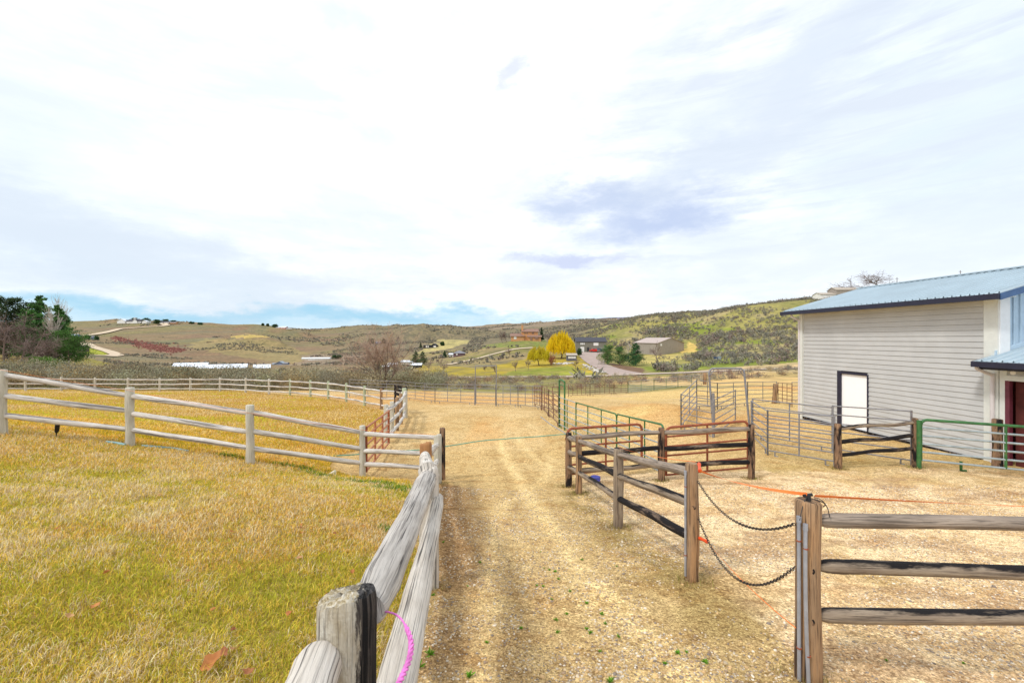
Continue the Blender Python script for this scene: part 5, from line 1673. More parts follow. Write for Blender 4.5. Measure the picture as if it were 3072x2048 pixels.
def branches(base, h, spread, levels, kids, seed, r0, upright=.55, trunk=.3, stems=1, shrink=.62, crook=.25, first=.35):
    """recursive bare branching -> arrays A, B, ra, rb, level, and tips"""
    rs = np.random.default_rng(seed)
    A, B, RA, RB, LV, tips = [], [], [], [], [], []
    def grow(p, d, L, r, lv):
        k = 3 if lv < 2 else 2
        q = p.copy(); dd = d.copy()
        pts = [q.copy()]
        for i in range(k):
            dd = dd + rs.normal(size=3) * crook * .5; dd[2] += .06 * upright; dd /= np.linalg.norm(dd)
            nq = q + dd * L / k
            ra = r * (1 - .45 * i / k); rb = r * (1 - .45 * (i + 1) / k)
            A.append(q); B.append(nq); RA.append(ra); RB.append(rb); LV.append(lv)
            q = nq; pts.append(q.copy())
        if lv >= levels:
            tips.append(q); return
        nk = kids[min(lv, len(kids) - 1)]
        for j in range(nk):
            f_ = rs.uniform(first if lv == 0 else .15, 1.0)
            i = min(int(f_ * k), k - 1)
            pp = pts[i] + (pts[i + 1] - pts[i]) * (f_ * k - i)
            ax = rs.normal(size=3); ax -= ax.dot(dd) * dd; ax /= np.linalg.norm(ax)
            nd = dd * upright + ax * spread * rs.uniform(.7, 1.2); nd[2] += .15 * upright; nd /= np.linalg.norm(nd)
            grow(pp, nd, L * shrink * rs.uniform(.75, 1.2) * (1.15 - .4 * f_), r * .5, lv + 1)
        grow(q, dd, L * shrink * .9, r * .55, lv + 1)
    for s in range(stems):
        d = np.array([rs.normal() * (.12 if stems == 1 else .45), rs.normal() * (.12 if stems == 1 else .45), 1.0]); d /= np.linalg.norm(d)
        grow(np.array(base, float) - [0, 0, .1], d, h * (.42 if stems == 1 else .38), r0 * (1 if stems == 1 else .7), 0)
    A, B = np.array(A), np.array(B)
    top = B[:, 2].max() - base[2]
    k = h / top
    A = base + (A - base) * k; B = base + (B - base) * k
    return A, B, np.array(RA), np.array(RB), np.array(LV), base + (np.array(tips) - base) * k


def bare_tree(px, d, h, label, name='bare_tree', spread=.7, levels=4, kids=(4, 4, 3, 3), seed=1, r0=None, stems=1, mt='bark', tw='twig', upright=.6, minr=None, group=None, wscale=1.0, base=None, cat='tree'):
    b = g(px, d) if base is None else np.asarray(base, float)
    r0 = r0 or h * .022
    A, B, ra, rb, lv, tips = branches(b, h, spread, levels, kids, seed, r0, upright, stems=stems)
    if wscale != 1.0:
        for q in (A, B): q[:, :2] = b[:2] + (q[:, :2] - b[:2]) * wscale
    mr = minr if minr is not None else d * .00013
    ra = np.maximum(ra, mr); rb = np.maximum(rb, mr)
    o = thing(name, label, cat, b, group)
    m0 = lv <= 1
    mb = MB(); seg_tubes(mb, A[m0], B[m0], ra[m0], rb[m0], 6); mb.build('trunk', M[mt], o, True)
    mb = MB(); seg_tubes(mb, A[~m0], B[~m0], ra[~m0], rb[~m0], 3); mb.build('crown', M[tw], o)
    return o


def conifer(px, d, h, w, label, seed, col=(0.04, 0.085, 0.03), name='pine_tree', round_=False, nl=9000, base=None, group=None, leaf=None, low=.08, cat='tree'):
    b = g(px, d) if base is None else np.asarray(base, float)
    rs = np.random.default_rng(seed)
    o = thing(name, label, cat, b, group)
    mb = MB()
    mb.tube([b - [0, 0, .2], b + [0, 0, h * .5], b + [0, 0, h * .96]], [h * .02 + .05, h * .013, .02], 8); mb.build('trunk', M['bark'], o, True)
    # boughs
    nb = int(90 if not round_ else 70)
    C, K = [], []
    A_, B_ = [], []
    for i in range(nb):
        t = (i + rs.uniform(0, 1)) / nb
        z = h * (low + (1 - low) * t)
        if round_: rad = w / 2 * math.sqrt(max(.02, 1 - ((t - .42) / .62) ** 2)) * rs.uniform(.6, 1.12)
        else: rad = w / 2 * ((1 - t) ** .75 + .04) * rs.uniform(.62, 1.15)
        a = rs.uniform(0, 2 * math.pi)
        dirv = np.array([math.cos(a), math.sin(a), 0])
        m = max(8, int(nl / nb * (rad / (w / 2) + .2)))
        s = rs.uniform(.12, 1, m) ** .7
        rise = (.18 if t < .6 else .35) * rad * s ** 1.6
        p = b + dirv * (rad * s)[:, None] + np.c_[np.zeros(m), np.zeros(m), z - .12 * rad * s + rise]
        p += rs.normal(size=(m, 3)) * (np.array([.13, .13, .085]) * rad + .03)
        C.append(p)
        shade = rs.uniform(.65, 1.35)
        K.append(jcol(np.asarray(col) * shade, m, rs, .3, .12))
        A_.append(b + [0, 0, z]); B_.append(b + dirv * rad * .8 + [0, 0, z])
    C = np.concatenate(C); K = np.concatenate(K)
    L = leaf or max(.10, h * .022)
    V, Q, c = leaf_tris(C, rs.uniform(.7, 1.4, len(C)) * L * 1.6, rs, .25, K, 2.6)
    mb = MB(); mb.add(V, Q, col=c); mb.build('crown', M['leaf'], o)
    mb = MB(); seg_tubes(mb, A_, B_, np.full(nb, .03), np.full(nb, .012), 4); mb.build('bough', M['bark'], o)
    return o


def willow(px, d, h, w, label, seed, col, colin, bare=0.0, base=None):
    b = g(px, d) if base is None else base
    rs = np.random.default_rng(seed)
    o = thing('willow_tree', label, 'tree', b)
    A, B, ra, rb, lv, tips = branches(b, h * .86, .75, 3, (5, 4, 3), seed, h * .035, .5)
    k = (w * .40) / max(np.abs(B[:, 0] - b[0]).max(), .1)
    for q in (A, B, tips): q[:, :2] = b[:2] + (q[:, :2] - b[:2]) * k
    mb = MB(); seg_tubes(mb, A, B, np.maximum(ra, .03), np.maximum(rb, .025), 5); mb.build('trunk', M['bark'], o, True)
    n = 2600
    # strands hang from a lumpy dome
    a = rs.uniform(0, 2 * math.pi, n); rr = np.sqrt(rs.uniform(0, 1, n))
    lump = 1 + .10 * np.sin(a * 3 + seed) + .09 * np.sin(a * 7 + 2) + rs.normal(0, .05, n)
    cl = fbm(np.cos(a) * rr * 4.5 + 5, np.sin(a) * rr * 4.5 + 9, seed, 3)
    gap = fbm(np.cos(a) * rr * 6 + 2, np.sin(a) * rr * 6 + 4, seed + 5, 2) < .36
    X = np.cos(a) * rr * w / 2 * lump; Y = np.sin(a) * rr * w / 2 * lump
    top = h * (.50 + .50 * np.sqrt(np.clip(1 - rr ** 2, 0, 1))) * rs.uniform(.80, 1.04, n) * (.68 + .62 * cl)
    top = np.where(gap, top * .8, top)
    ln = np.clip(h * rs.uniform(.12, .42, n) * (.5 + .8 * rr), .2, None)
    bot = np.maximum(top - ln * (1 - bare), h * (rs.uniform(.08, .30, n) + bare * .5))
    mb = MB()
    seg = 5
    t = np.linspace(0, 1, seg)
    C = []
    K = []
    for j in range(5):
        f_ = rs.uniform(0, 1, n)
        z = top + (bot - top) * f_
        out = 1 + .06 * f_
        C.append(np.c_[b[0] + X * out + rs.normal(0, .06, n), b[1] + Y * out + rs.normal(0, .06, n), b[2] + z])
        mixf = (rr * .6 + .4 * rs.uniform(0, 1, n))[:, None]
        K.append(jcol(np.array(colin), n, rs, .2, .08) * (1 - mixf) + jcol(np.array(col), n, rs, .2, .08) * mixf)
    C = np.concatenate(C); K = np.concatenate(K)
    m = len(C)
    s = rdir(m, rs); s[:, 2] = 0; s /= np.linalg.norm(s, axis=1)[:, None]
    hh = rs.uniform(.25, .65, m)[:, None] * h / 10; ww = .035 * h / 10 * rs.uniform(.7, 2.0, m)[:, None]
    dz = np.array([[0, 0, 1.]]) + rs.normal(size=(m, 3)) * .14
    V = np.stack([C - s * ww - dz * hh, C + s * ww - dz * hh, C + s * ww + dz * hh, C - s * ww + dz * hh], 1).reshape(-1, 3)
    mb.add(V, np.arange(m * 4).reshape(m, 4), col=np.repeat(K, 4, 0)); mb.build('crown', M['willow'], o)
    return o


def bush_template(rs, n, w, h, leaf, hollow=.35):
    """unit sagebrush: tufts thrown up from the middle"""
    nt = max(5, n // 14)
    C = []
    for i in range(nt):
        a = rs.uniform(0, 6.283); rr = math.sqrt(rs.uniform(0, 1))
        e = math.sqrt(max(0, 1 - rr * rr))
        tip = np.array([math.cos(a) * rr * w / 2, math.sin(a) * rr * w / 2, h * (.45 + .55 * e) * rs.uniform(.75, 1.1)])
        m = max(3, n // nt)
        s = rs.uniform(hollow, 1.0, m)[:, None]
        p = tip * s + rs.normal(size=(m, 3)) * w * .07
        p[:, 2] = np.maximum(p[:, 2], .03)
        C.append(p)
    C = np.concatenate(C)
    V, Q, _ = leaf_tris(C, rs.uniform(.6, 1.4, len(C)) * leaf, rs, .8, None, 2.8)
    return V


def scatter_bushes(mb, P, S_, cols, templates, rs, squash=None):
    """P (m,3), S_ scale (m,), cols (m,3); merged copies of the templates"""
    m = len(P)
    ti = rs.integers(0, len(templates), m)
    for k, tv in enumerate(templates):
        I = np.where(ti == k)[0]
        if not len(I): continue
        a = rs.uniform(0, 6.283, len(I))
        ca, sa = np.cos(a)[:, None], np.sin(a)[:, None]
        x = (tv[None, :, 0] * ca - tv[None, :, 1] * sa) * S_[I][:, None]
        y = (tv[None, :, 0] * sa + tv[None, :, 1] * ca) * S_[I][:, None]
        z = tv[None, :, 2] * S_[I][:, None] * rs.uniform(.8, 1.2, (len(I), 1))
        V = np.stack([x + P[I, 0:1], y + P[I, 1:2], z + P[I, 2:3]], -1)
        nq = tv.shape[0] // 4
        cc = cols[I][:, None, :] * rs.uniform(.62, 1.38, (len(I), nq, 1))
        cc = np.clip(np.repeat(cc, 4, 1), 0, 1).reshape(-1, 3)
        mb.add(V.reshape(-1, 3), np.arange(len(I) * tv.shape[0]).reshape(-1, 4), col=cc)

SAGE = [(0.40, 0.37, 0.25), (0.47, 0.41, 0.27), (0.34, 0.32, 0.23), (0.50, 0.39, 0.20), (0.38, 0.29, 0.18), (0.42, 0.42, 0.26)]
rs = np.random.default_rng(11)
# ---- dense sagebrush belt behind the paddock fence
T_big = [bush_template(rs, 620, 2.0, 1.25, .105) for _ in range(6)]
def pick(n, lo, hi, plo, phi, dens=None):
    d = np.sqrt(rs.uniform(lo * lo, hi * hi, n)); px = rs.uniform(plo, phi, n)
    x = (px - CX) / F * d
    return px, d, x, d
px, d, x, y = pick(760, 43, 64, -260, 1330)
keep = (fbm(x * .12, y * .12, 90, 3) > .38) | (d < 52)
keep &= ~((px > 1150) & (d < 48))
px, d, x, y = px[keep], d[keep], x[keep], y[keep]
P = np.c_[x, y, Z(x, y) - .05]
cols = np.array(SAGE)[rs.integers(0, len(SAGE), len(P))] * rs.uniform(.50, .92, (len(P), 1))
mb = MB(); scatter_bushes(mb, P, rs.uniform(.8, 1.95, len(P)), cols, T_big, rs)
tag(mb.build('sagebrush', M['sage']), 'grey-green sagebrush thicket filling the belt behind the white paddock fence', 'sagebrush', kind='stuff')
# ---- scrub between the arena and the road
T_mid = [bush_template(rs, 130, 1.8, 1.0, .20) for _ in range(6)]
px, d, x, y = pick(1500, 44, 80, 1250, 2500)
lim = np.interp(px, [1250, 1500, 1700, 1760, 1900, 2100, 2500], [44, 46, 47, 49, 52, 56, 60])
keep = (d > lim) & (fbm(x * .15, y * .2, 91, 3) > np.where(px > 1900, .52, .45)) & ((d < 79) | (px < 1700)) 
keep &= ~((px > 2400))
px, d, x, y = px[keep], d[keep], x[keep], y[keep]
P = np.c_[x, y, Z(x, y) - .05]
pal = np.array([(0.30, 0.27, 0.20), (0.34, 0.22, 0.13), (0.24, 0.22, 0.17), (0.40, 0.32, 0.18), (0.25, 0.17, 0.14)])
cols = pal[rs.integers(0, 5, len(P))]
mb = MB(); scatter_bushes(mb, P, rs.uniform(.35, .95, len(P)), cols, T_mid, rs)
tag(mb.build('scrub', M['sage']), 'brown and grey scrub between the yard panels and the road', 'scrub', kind='stuff')
# ---- sagebrush dotted over the right-hand hill
T_far = [bush_template(rs, 60, 2.5, 1.35, .48) for _ in range(8)]
px, d, x, y = pick(26000, 93, 400, 1760, 3000)
pyy = HY + (CAMZ - Z(x, y)) * F / d
nz = fbm(x * .045, y * .028, 92, 4)
keep = nz > rs.uniform(.30, .52, len(px))
keep &= ~((px < 1960) & (d < 150) & (pyy > 1080)) & ~((px > 1880) & (px < 2090) & (d > 150) & (d < 212)) & ~((px < 1905) & (d < 215))
keep &= ~((px > 1880) & (px < 2060) & (d > 118) & (d < 160) & (rs.uniform(0, 1, len(px)) < .8))
px, d, x, y, nz = px[keep], d[keep], x[keep], y[keep], nz[keep]
P = np.c_[x, y, Z(x, y) - .1]
pal = np.array([(0.24, 0.23, 0.18), (0.30, 0.28, 0.21), (0.18, 0.17, 0.14), (0.26, 0.20, 0.17), (0.34, 0.31, 0.22)])
cols = pal[rs.integers(0, 5, len(P))]
mb = MB(); scatter_bushes(mb, P, rs.uniform(.35, 1.15, len(P)) * (1 + .4 * (nz > .55)), cols, T_far, rs)
tag(mb.build('sagebrush', M['sage']), 'dark sagebrush dotted over the green hillside at the right', 'sagebrush', kind='stuff')
# ---- scrub on the valley floor, knoll and far slopes
T_low = [bush_template(rs, 22, 2.4, 1.2, 1.0) for _ in range(8)]
px, d, x, y = pick(26000, 68, 620, -350, 1800)
pyy = HY + (CAMZ - Z(x, y)) * F / d
nz = fbm(x * .03, y * .02, 93, 4)
keep = nz > np.where(px < 1000, np.where(d < 110, .46, .56), .45)
keep &= ~inpoly(px, pyy, [(1235, 1130), (1235, 1085), (1420, 1095), (1600, 1065), (1700, 1050), (1800, 1060), (1800, 1135)])
keep &= ~inpoly(px, pyy, [(1250, 1060), (1320, 1015), (1420, 1015), (1380, 1055)])
keep &= ~inpoly(px, pyy, [(1440, 1040), (1470, 1014), (1650, 1014), (1640, 1040)])
keep &= ~((px < 1000) & (d > 200) & (nz < .6))
keep &= ~((px < 320) & (d < 200) & (d > 70))
px, d, x, y = px[keep], d[keep], x[keep], y[keep]
P = np.c_[x, y, Z(x, y) - .1]
cols = pal[rs.integers(0, 5, len(P))]
mb = MB(); scatter_bushes(mb, P, rs.uniform(.4, 1.2, len(P)), cols * .9, T_low, rs)
tag(mb.build('scrub', M['sage']), 'low scrub over the valley floor, the knoll and the far slopes', 'scrub', kind='stuff')
# ---- far hills texture shrubs
px, d, x, y = pick(11000, 620, 1500, 300, 1850)
nz = fbm(x * .012, y * .008, 94, 4)
keep = nz > .62 - .17 * sst(px, 700, 1350)
px, d, x, y = px[keep], d[keep], x[keep], y[keep]
P = np.c_[x, y, Z(x, y) - .3]
mb = MB(); scatter_bushes(mb, P, rs.uniform(1.0, 2.4, len(P)), pal[rs.integers(0, 5, len(P))] * .95, T_low, rs)
tag(mb.build('scrub', M['sage']), 'dark scrub speckling the rounded hills on the skyline', 'scrub', kind='stuff')
# ---- red-stemmed thicket on the left hillside
px, d, x, y = pick(5200, 300, 620, 325, 560)
pyy = HY + (CAMZ - Z(x, y)) * F / d
keep = inpoly(px + rs.normal(0, 8, len(px)), pyy + rs.normal(0, 3.2, len(px)), [(330, 1013), (352, 1013), (560, 1050), (525, 1060), (430, 1044)]) & (rs.uniform(0, 1, len(px)) < .55)
px, d, x, y = px[keep], d[keep], x[keep], y[keep]
P = np.c_[x, y, Z(x, y) - .1]
mb = MB(); scatter_bushes(mb, P, rs.uniform(.6, 1.4, len(P)), np.tile((0.38, 0.17, 0.14), (len(P), 1)), T_low, rs)
tag(mb.build('red_thicket', M['sage']), 'band of red-stemmed shrubs running down the left hillside', 'shrubs', kind='stuff')

# ================================================================== individual trees
lt = 'trees at the left edge above the sagebrush'
conifer(18, 92, 12.6, 11, 'big dark round-topped pine at the far left edge', 1, (0.045, 0.075, 0.03), round_=True, nl=15000, group=lt)
conifer(-95, 95, 13.5, 10, 'dark pine just outside the left edge', 15, (0.045, 0.075, 0.03), round_=True, nl=9000, group=lt)
conifer(122, 90, 13.4, 9.2, 'pointed green spruce behind the purple bare trees', 2, (0.075, 0.17, 0.045), name='spruce_tree', nl=17000, group=lt)
conifer(172, 88, 11.6, 8.0, 'narrower green spruce beside the tall pale bare tree', 3, (0.075, 0.17, 0.045), name='spruce_tree', nl=16000, group=lt)
conifer(206, 84, 6.6, 7.6, 'low rounded bright green pine at the right of the left grove', 4, (0.075, 0.16, 0.035), round_=True, nl=12000, group=lt, low=.12)
bare_tree(164, 94, 15.4, 'tallest pale bare tree rising above the left grove', spread=.42, seed=21, mt='bark_pale', tw='bark_pale', upright=1.0, levels=4, kids=(7, 5, 4, 2), group=lt, wscale=.8, r0=.16, minr=.012)
bare_tree(196, 86, 12.2, 'slender pale bare tree right of the tallest one', spread=.42, seed=22, mt='bark_pale', tw='bark_pale', upright=1.0, levels=4, kids=(7, 5, 4, 2), group=lt, wscale=.8, r0=.16, minr=.012)
for k, (px_, d_, h_, s_, lb) in enumerate([(12, 80, 10.2, 31, 'purple-brown bare tree at the left edge under the big pine'), (62, 82, 10.6, 32, 'purple-brown bare tree second from the left edge'),
                                          (100, 79, 7.6, 33, 'purple-brown bare tree in front of the pointed spruce'), (140, 81, 4.6, 34, 'low purple-brown bare tree above the green shrub'), (-60, 80, 8.6, 35, 'purple-brown bare tree outside the left edge')]):
    bare_tree(px_, d_, h_, lb, spread=1.0, seed=s_, mt='twig_purple', tw='twig_purple', upright=.45, levels=4, kids=(8, 6, 5, 3), group=lt, wscale=1.1, minr=.012, r0=.16)

def round_shrub(px, d, h, w, label, col, seed, n=2500, leaf=.16, name='shrub', base=None, cat='shrub', group=None, mt='leaf', up=.3):
    b = g(px, d) if base is None else base
    rs_ = np.random.default_rng(seed)
    o = thing(name, label, cat, b, group)
    m = n
    v = rdir(m, rs_); v[:, 2] = np.abs(v[:, 2])
    rr = rs_.uniform(.35, 1, m)[:, None] ** .5
    lump = 1 + .14 * np.sin(v[:, 0:1] * 7 + seed) + .12 * np.sin(v[:, 1:2] * 6 + v[:, 2:3] * 5)
    C = b + v * rr * lump * np.array([w / 2, w / 2, h])
    V, Q, c = leaf_tris(C, rs_.uniform(.6, 1.4, m) * leaf, rs_, up, jcol(col, m, rs_, .35, .12), 2.4)
    mb = MB(); mb.add(V, Q, col=c); mb.build('crown', M[mt], o)
    A_ = np.tile(b, (9, 1)); B_ = b + rdir(9, rs_) * np.array([w / 3, w / 3, .1]) + [0, 0, h * .6]
    mb = MB(); seg_tubes(mb, A_, B_, np.full(9, .04), np.full(9, .015), 4); mb.build('stem', M['bark'], o)
    return o
round_shrub(131, 74, 1.9, 4.6, 'bright green juniper shrub in front of the left grove', (0.10, 0.20, 0.03), 41, 3800, .22)
# the leafless multi-stem tree in the middle
bare_tree(1146, 46.5, 7.3, 'wide leafless pinkish multi-stem tree behind the paddock corner', spread=.62, levels=4, kids=(5, 4, 3, 3), seed=52, r0=.09, stems=7, mt='bark', tw='twig', upright=.72, minr=.0068, wscale=1.25)
willow(1684, 160, 8.7, 9.8, 'tall golden willow in front of the dark-roofed house', 61, (0.92, 0.68, 0.02), (0.66, 0.50, 0.02), 0.0)
willow(1617, 133, 5.3, 6.4, 'lower yellow-green willow left of the golden one', 62, (0.72, 0.64, 0.03), (0.48, 0.34, 0.05), 0.35)
bare_tree(1653, 131, 3.9, 'rusty red bare shrub beside the yellow-green willow', name='bare_shrub', spread=.8, seed=63, stems=4, levels=3, kids=(5, 5, 4), mt='twig_red', tw='twig_red', minr=.018, cat='shrub')
pg = 'pines beside the drive'
conifer(1822, 128, 5.5, 5.0, 'left one of the two bushy pines beside the drive', 71, (0.09, 0.18, 0.05), round_=True, nl=9000, group=pg)
conifer(1859, 126, 5.1, 4.8, 'right one of the two bushy pines beside the drive', 72, (0.085, 0.18, 0.05), round_=True, nl=9000, group=pg)
conifer(1907, 122, 6.4, 6.0, 'dark pine standing alone between the bushy pair and the shed', 73, (0.05, 0.13, 0.045), nl=12000, group=pg)
conifer(1625, 258, 8.0, 2.6, 'narrow dark cypress at the right end of the orange house', 74, (0.04, 0.075, 0.03), name='cypress_tree', nl=4000, leaf=.3)
bt = 'bare trees round the valley houses'
for args in [(1971, 128, 7.0, 'bare tree in front of the shed', 81, .85), (1790, 118, 4.6, 'small pale bare tree beside the drive', 82, .8), (1507, 256, 7.8, 'left bare tree on the knoll by the orange house', 83, .55),
             (1521, 258, 7.2, 'second bare tree on the knoll by the orange house', 84, .55), (1648, 235, 7.0, 'purple-brown bare tree right of the cypress', 85, .8), (1812, 205, 7.2, 'bare tree at the right end of the dark-roofed house', 86, .7),
             (1886, 170, 5.6, 'whitish bare tree left of the shed', 87, .6), (1548, 112, 3.2, 'thin bare sapling on the yellow lawn', 88, .6), (1455, 118, 1.9, 'small dark round bare tree on the yellow lawn', 89, .9),
             (1285, 128, 4.4, 'bushy bare tree near the small white roofs', 90, .9), (1332, 118, 4.2, 'bare shrubby tree left of the yellow lawn', 91, .9), (1490, 105, 3.0, 'slim bare sapling above the yard gate frame', 92, .5),
             (1725, 112, 3.0, 'little bare tree on the roadside lawn below the cabin', 93, .6), (1585, 118, 3.2, 'bare sapling left of the yellow-green willow', 94, .6), (1860, 190, 6.0, 'bare tree between the house and the shed', 95, .7),
             (1530, 170, 5.0, 'bare tree on the slope below the knoll', 96, .8)]:
    px_, d_, h_, lb, sd_, sp_ = args
    bare_tree(px_, d_, h_, lb, spread=sp_, seed=sd_, levels=3, kids=(6, 5, 4), mt='bark_pale' if 'pale' in lb or 'whitish' in lb else 'bark', tw='bark_pale' if 'pale' in lb or 'whitish' in lb else 'twig_purple', group=bt, minr=d_ * .00013)
vg = 'evergreens in the valley'
for px_, d_, h_, w_, lb, sd_, rd in [(1247, 190, 6.0, 5.0, 'left of the two valley pines by the white roofs', 101, False), (1268, 188, 5.6, 4.8, 'right of the two valley pines by the white roofs', 102, False), (1334, 230, 3.8, 2.6, 'dark pointed evergreen left of the small dark house', 103, False),
                                 (1262, 420, 5.2, 2.6, 'evergreen beside the black modern house', 104, False), (1327, 425, 4.0, 4.0, 'round evergreen right of the black modern house', 105, True), (1135, 150, 4.0, 2.6, 'green cedar seen through the bare tree', 106, False),
                                 (1113, 620, 8.0, 10, 'dark evergreen clump left of the distant hillside house', 107, True), (1151, 620, 6.5, 6, 'dark evergreen right of the distant hillside house', 108, True), (1003, 330, 2.9, 3.2, 'small dark evergreen right of the long white building', 109, True),
                                 (1016, 332, 2.5, 4, 'second small evergreen right of the long white building', 110, True), (440, 905, 11, 14, 'dark tree behind the right end of the white mansion', 111, True), (404, 915, 10, 16, 'dark tree behind the middle of the white mansion', 112, True),
                                 (470, 900, 8.5, 12, 'dark round tree just right of the white mansion', 113, True), (498, 925, 8, 14, 'dark tree above the second hilltop house', 114, True), (520, 930, 6, 12, 'low tree right of the second hilltop house', 115, True),
                                 (262, 520, 5, 5, 'dark round tree left of the grey hillside houses', 116, True), (290, 515, 4.5, 4.5, 'dark round tree right of the grey hillside houses', 117, True), (600, 930, 4, 10, 'low dark hedge-like tree along the left skyline', 118, True),
                                 (575, 935, 4, 9, 'small dark tree on the left skyline', 119, True), (788, 960, 5, 6, 'small dark tree on the skyline left of the pink house', 120, True), (803, 960, 5.5, 6, 'second small dark tree on the skyline left of the pink house', 121, True),
                                 (825, 955, 6.5, 12, 'broad dark tree touching the pink house', 122, True), (1738, 175, 2.6, 2.2, 'round green shrub beside the golden willow', 123, True)]:
    conifer(px_, d_, h_, w_, lb, sd_, (0.05, 0.095, 0.035), name='evergreen_tree', round_=rd, nl=2600 if d_ < 500 else 1500, group=vg, leaf=max(.14, d_ * .0011))

# ================================================================== buildings in the distance
def paintc(name, c, rough=.7): 
    if name not in M: M[name] = paint(name, c, rough, 0, .06, nscale=1.0)
    return M[name]
paintc('glass_dark', (0.05, 0.06, 0.08), .15); paintc('tan_metal', (0.36, 0.31, 0.26)); paintc('tan_roof', (0.48, 0.38, 0.33), .5); paintc('slate_roof', (0.06, 0.06, 0.075)); paintc('sage_wall', (0.20, 0.19, 0.15))
paintc('orange_wall', (0.60, 0.30, 0.13)); paintc('brown_roof', (0.27, 0.16, 0.12)); paintc('white_wall', (0.80, 0.78, 0.74)); paintc('grey_roof', (0.22, 0.22, 0.24)); paintc('white_roof', (0.74, 0.79, 0.86), .5)
paintc('black_wall', (0.03, 0.03, 0.035)); paintc('cabin_wall', (0.11, 0.11, 0.14)); paintc('red_car', (0.60, 0.03, 0.02), .3); paintc('purple_brown', (0.14, 0.08, 0.09)); paintc('pink_wall', (0.50, 0.22, 0.18)); paintc('bluegrey', (0.16, 0.20, 0.30))
paintc('tire', (0.02, 0.02, 0.02)); paintc('garage', (0.26, 0.25, 0.20)); paintc('bin_blue', (0.03, 0.06, 0.16)); paintc('bin_grey', (0.30, 0.36, 0.42))


class Frame:
    def __init__(s, base, yaw): s.b = np.asarray(base, float); s.c, s.s = math.cos(yaw), math.sin(yaw); s.yaw = yaw
    def p(s, x, y, z): return s.b + np.array([x * s.c - y * s.s, x * s.s + y * s.c, z])
    def box(s, mb, c, sz): mb.box(s.p(*c), sz, s.yaw); return mb


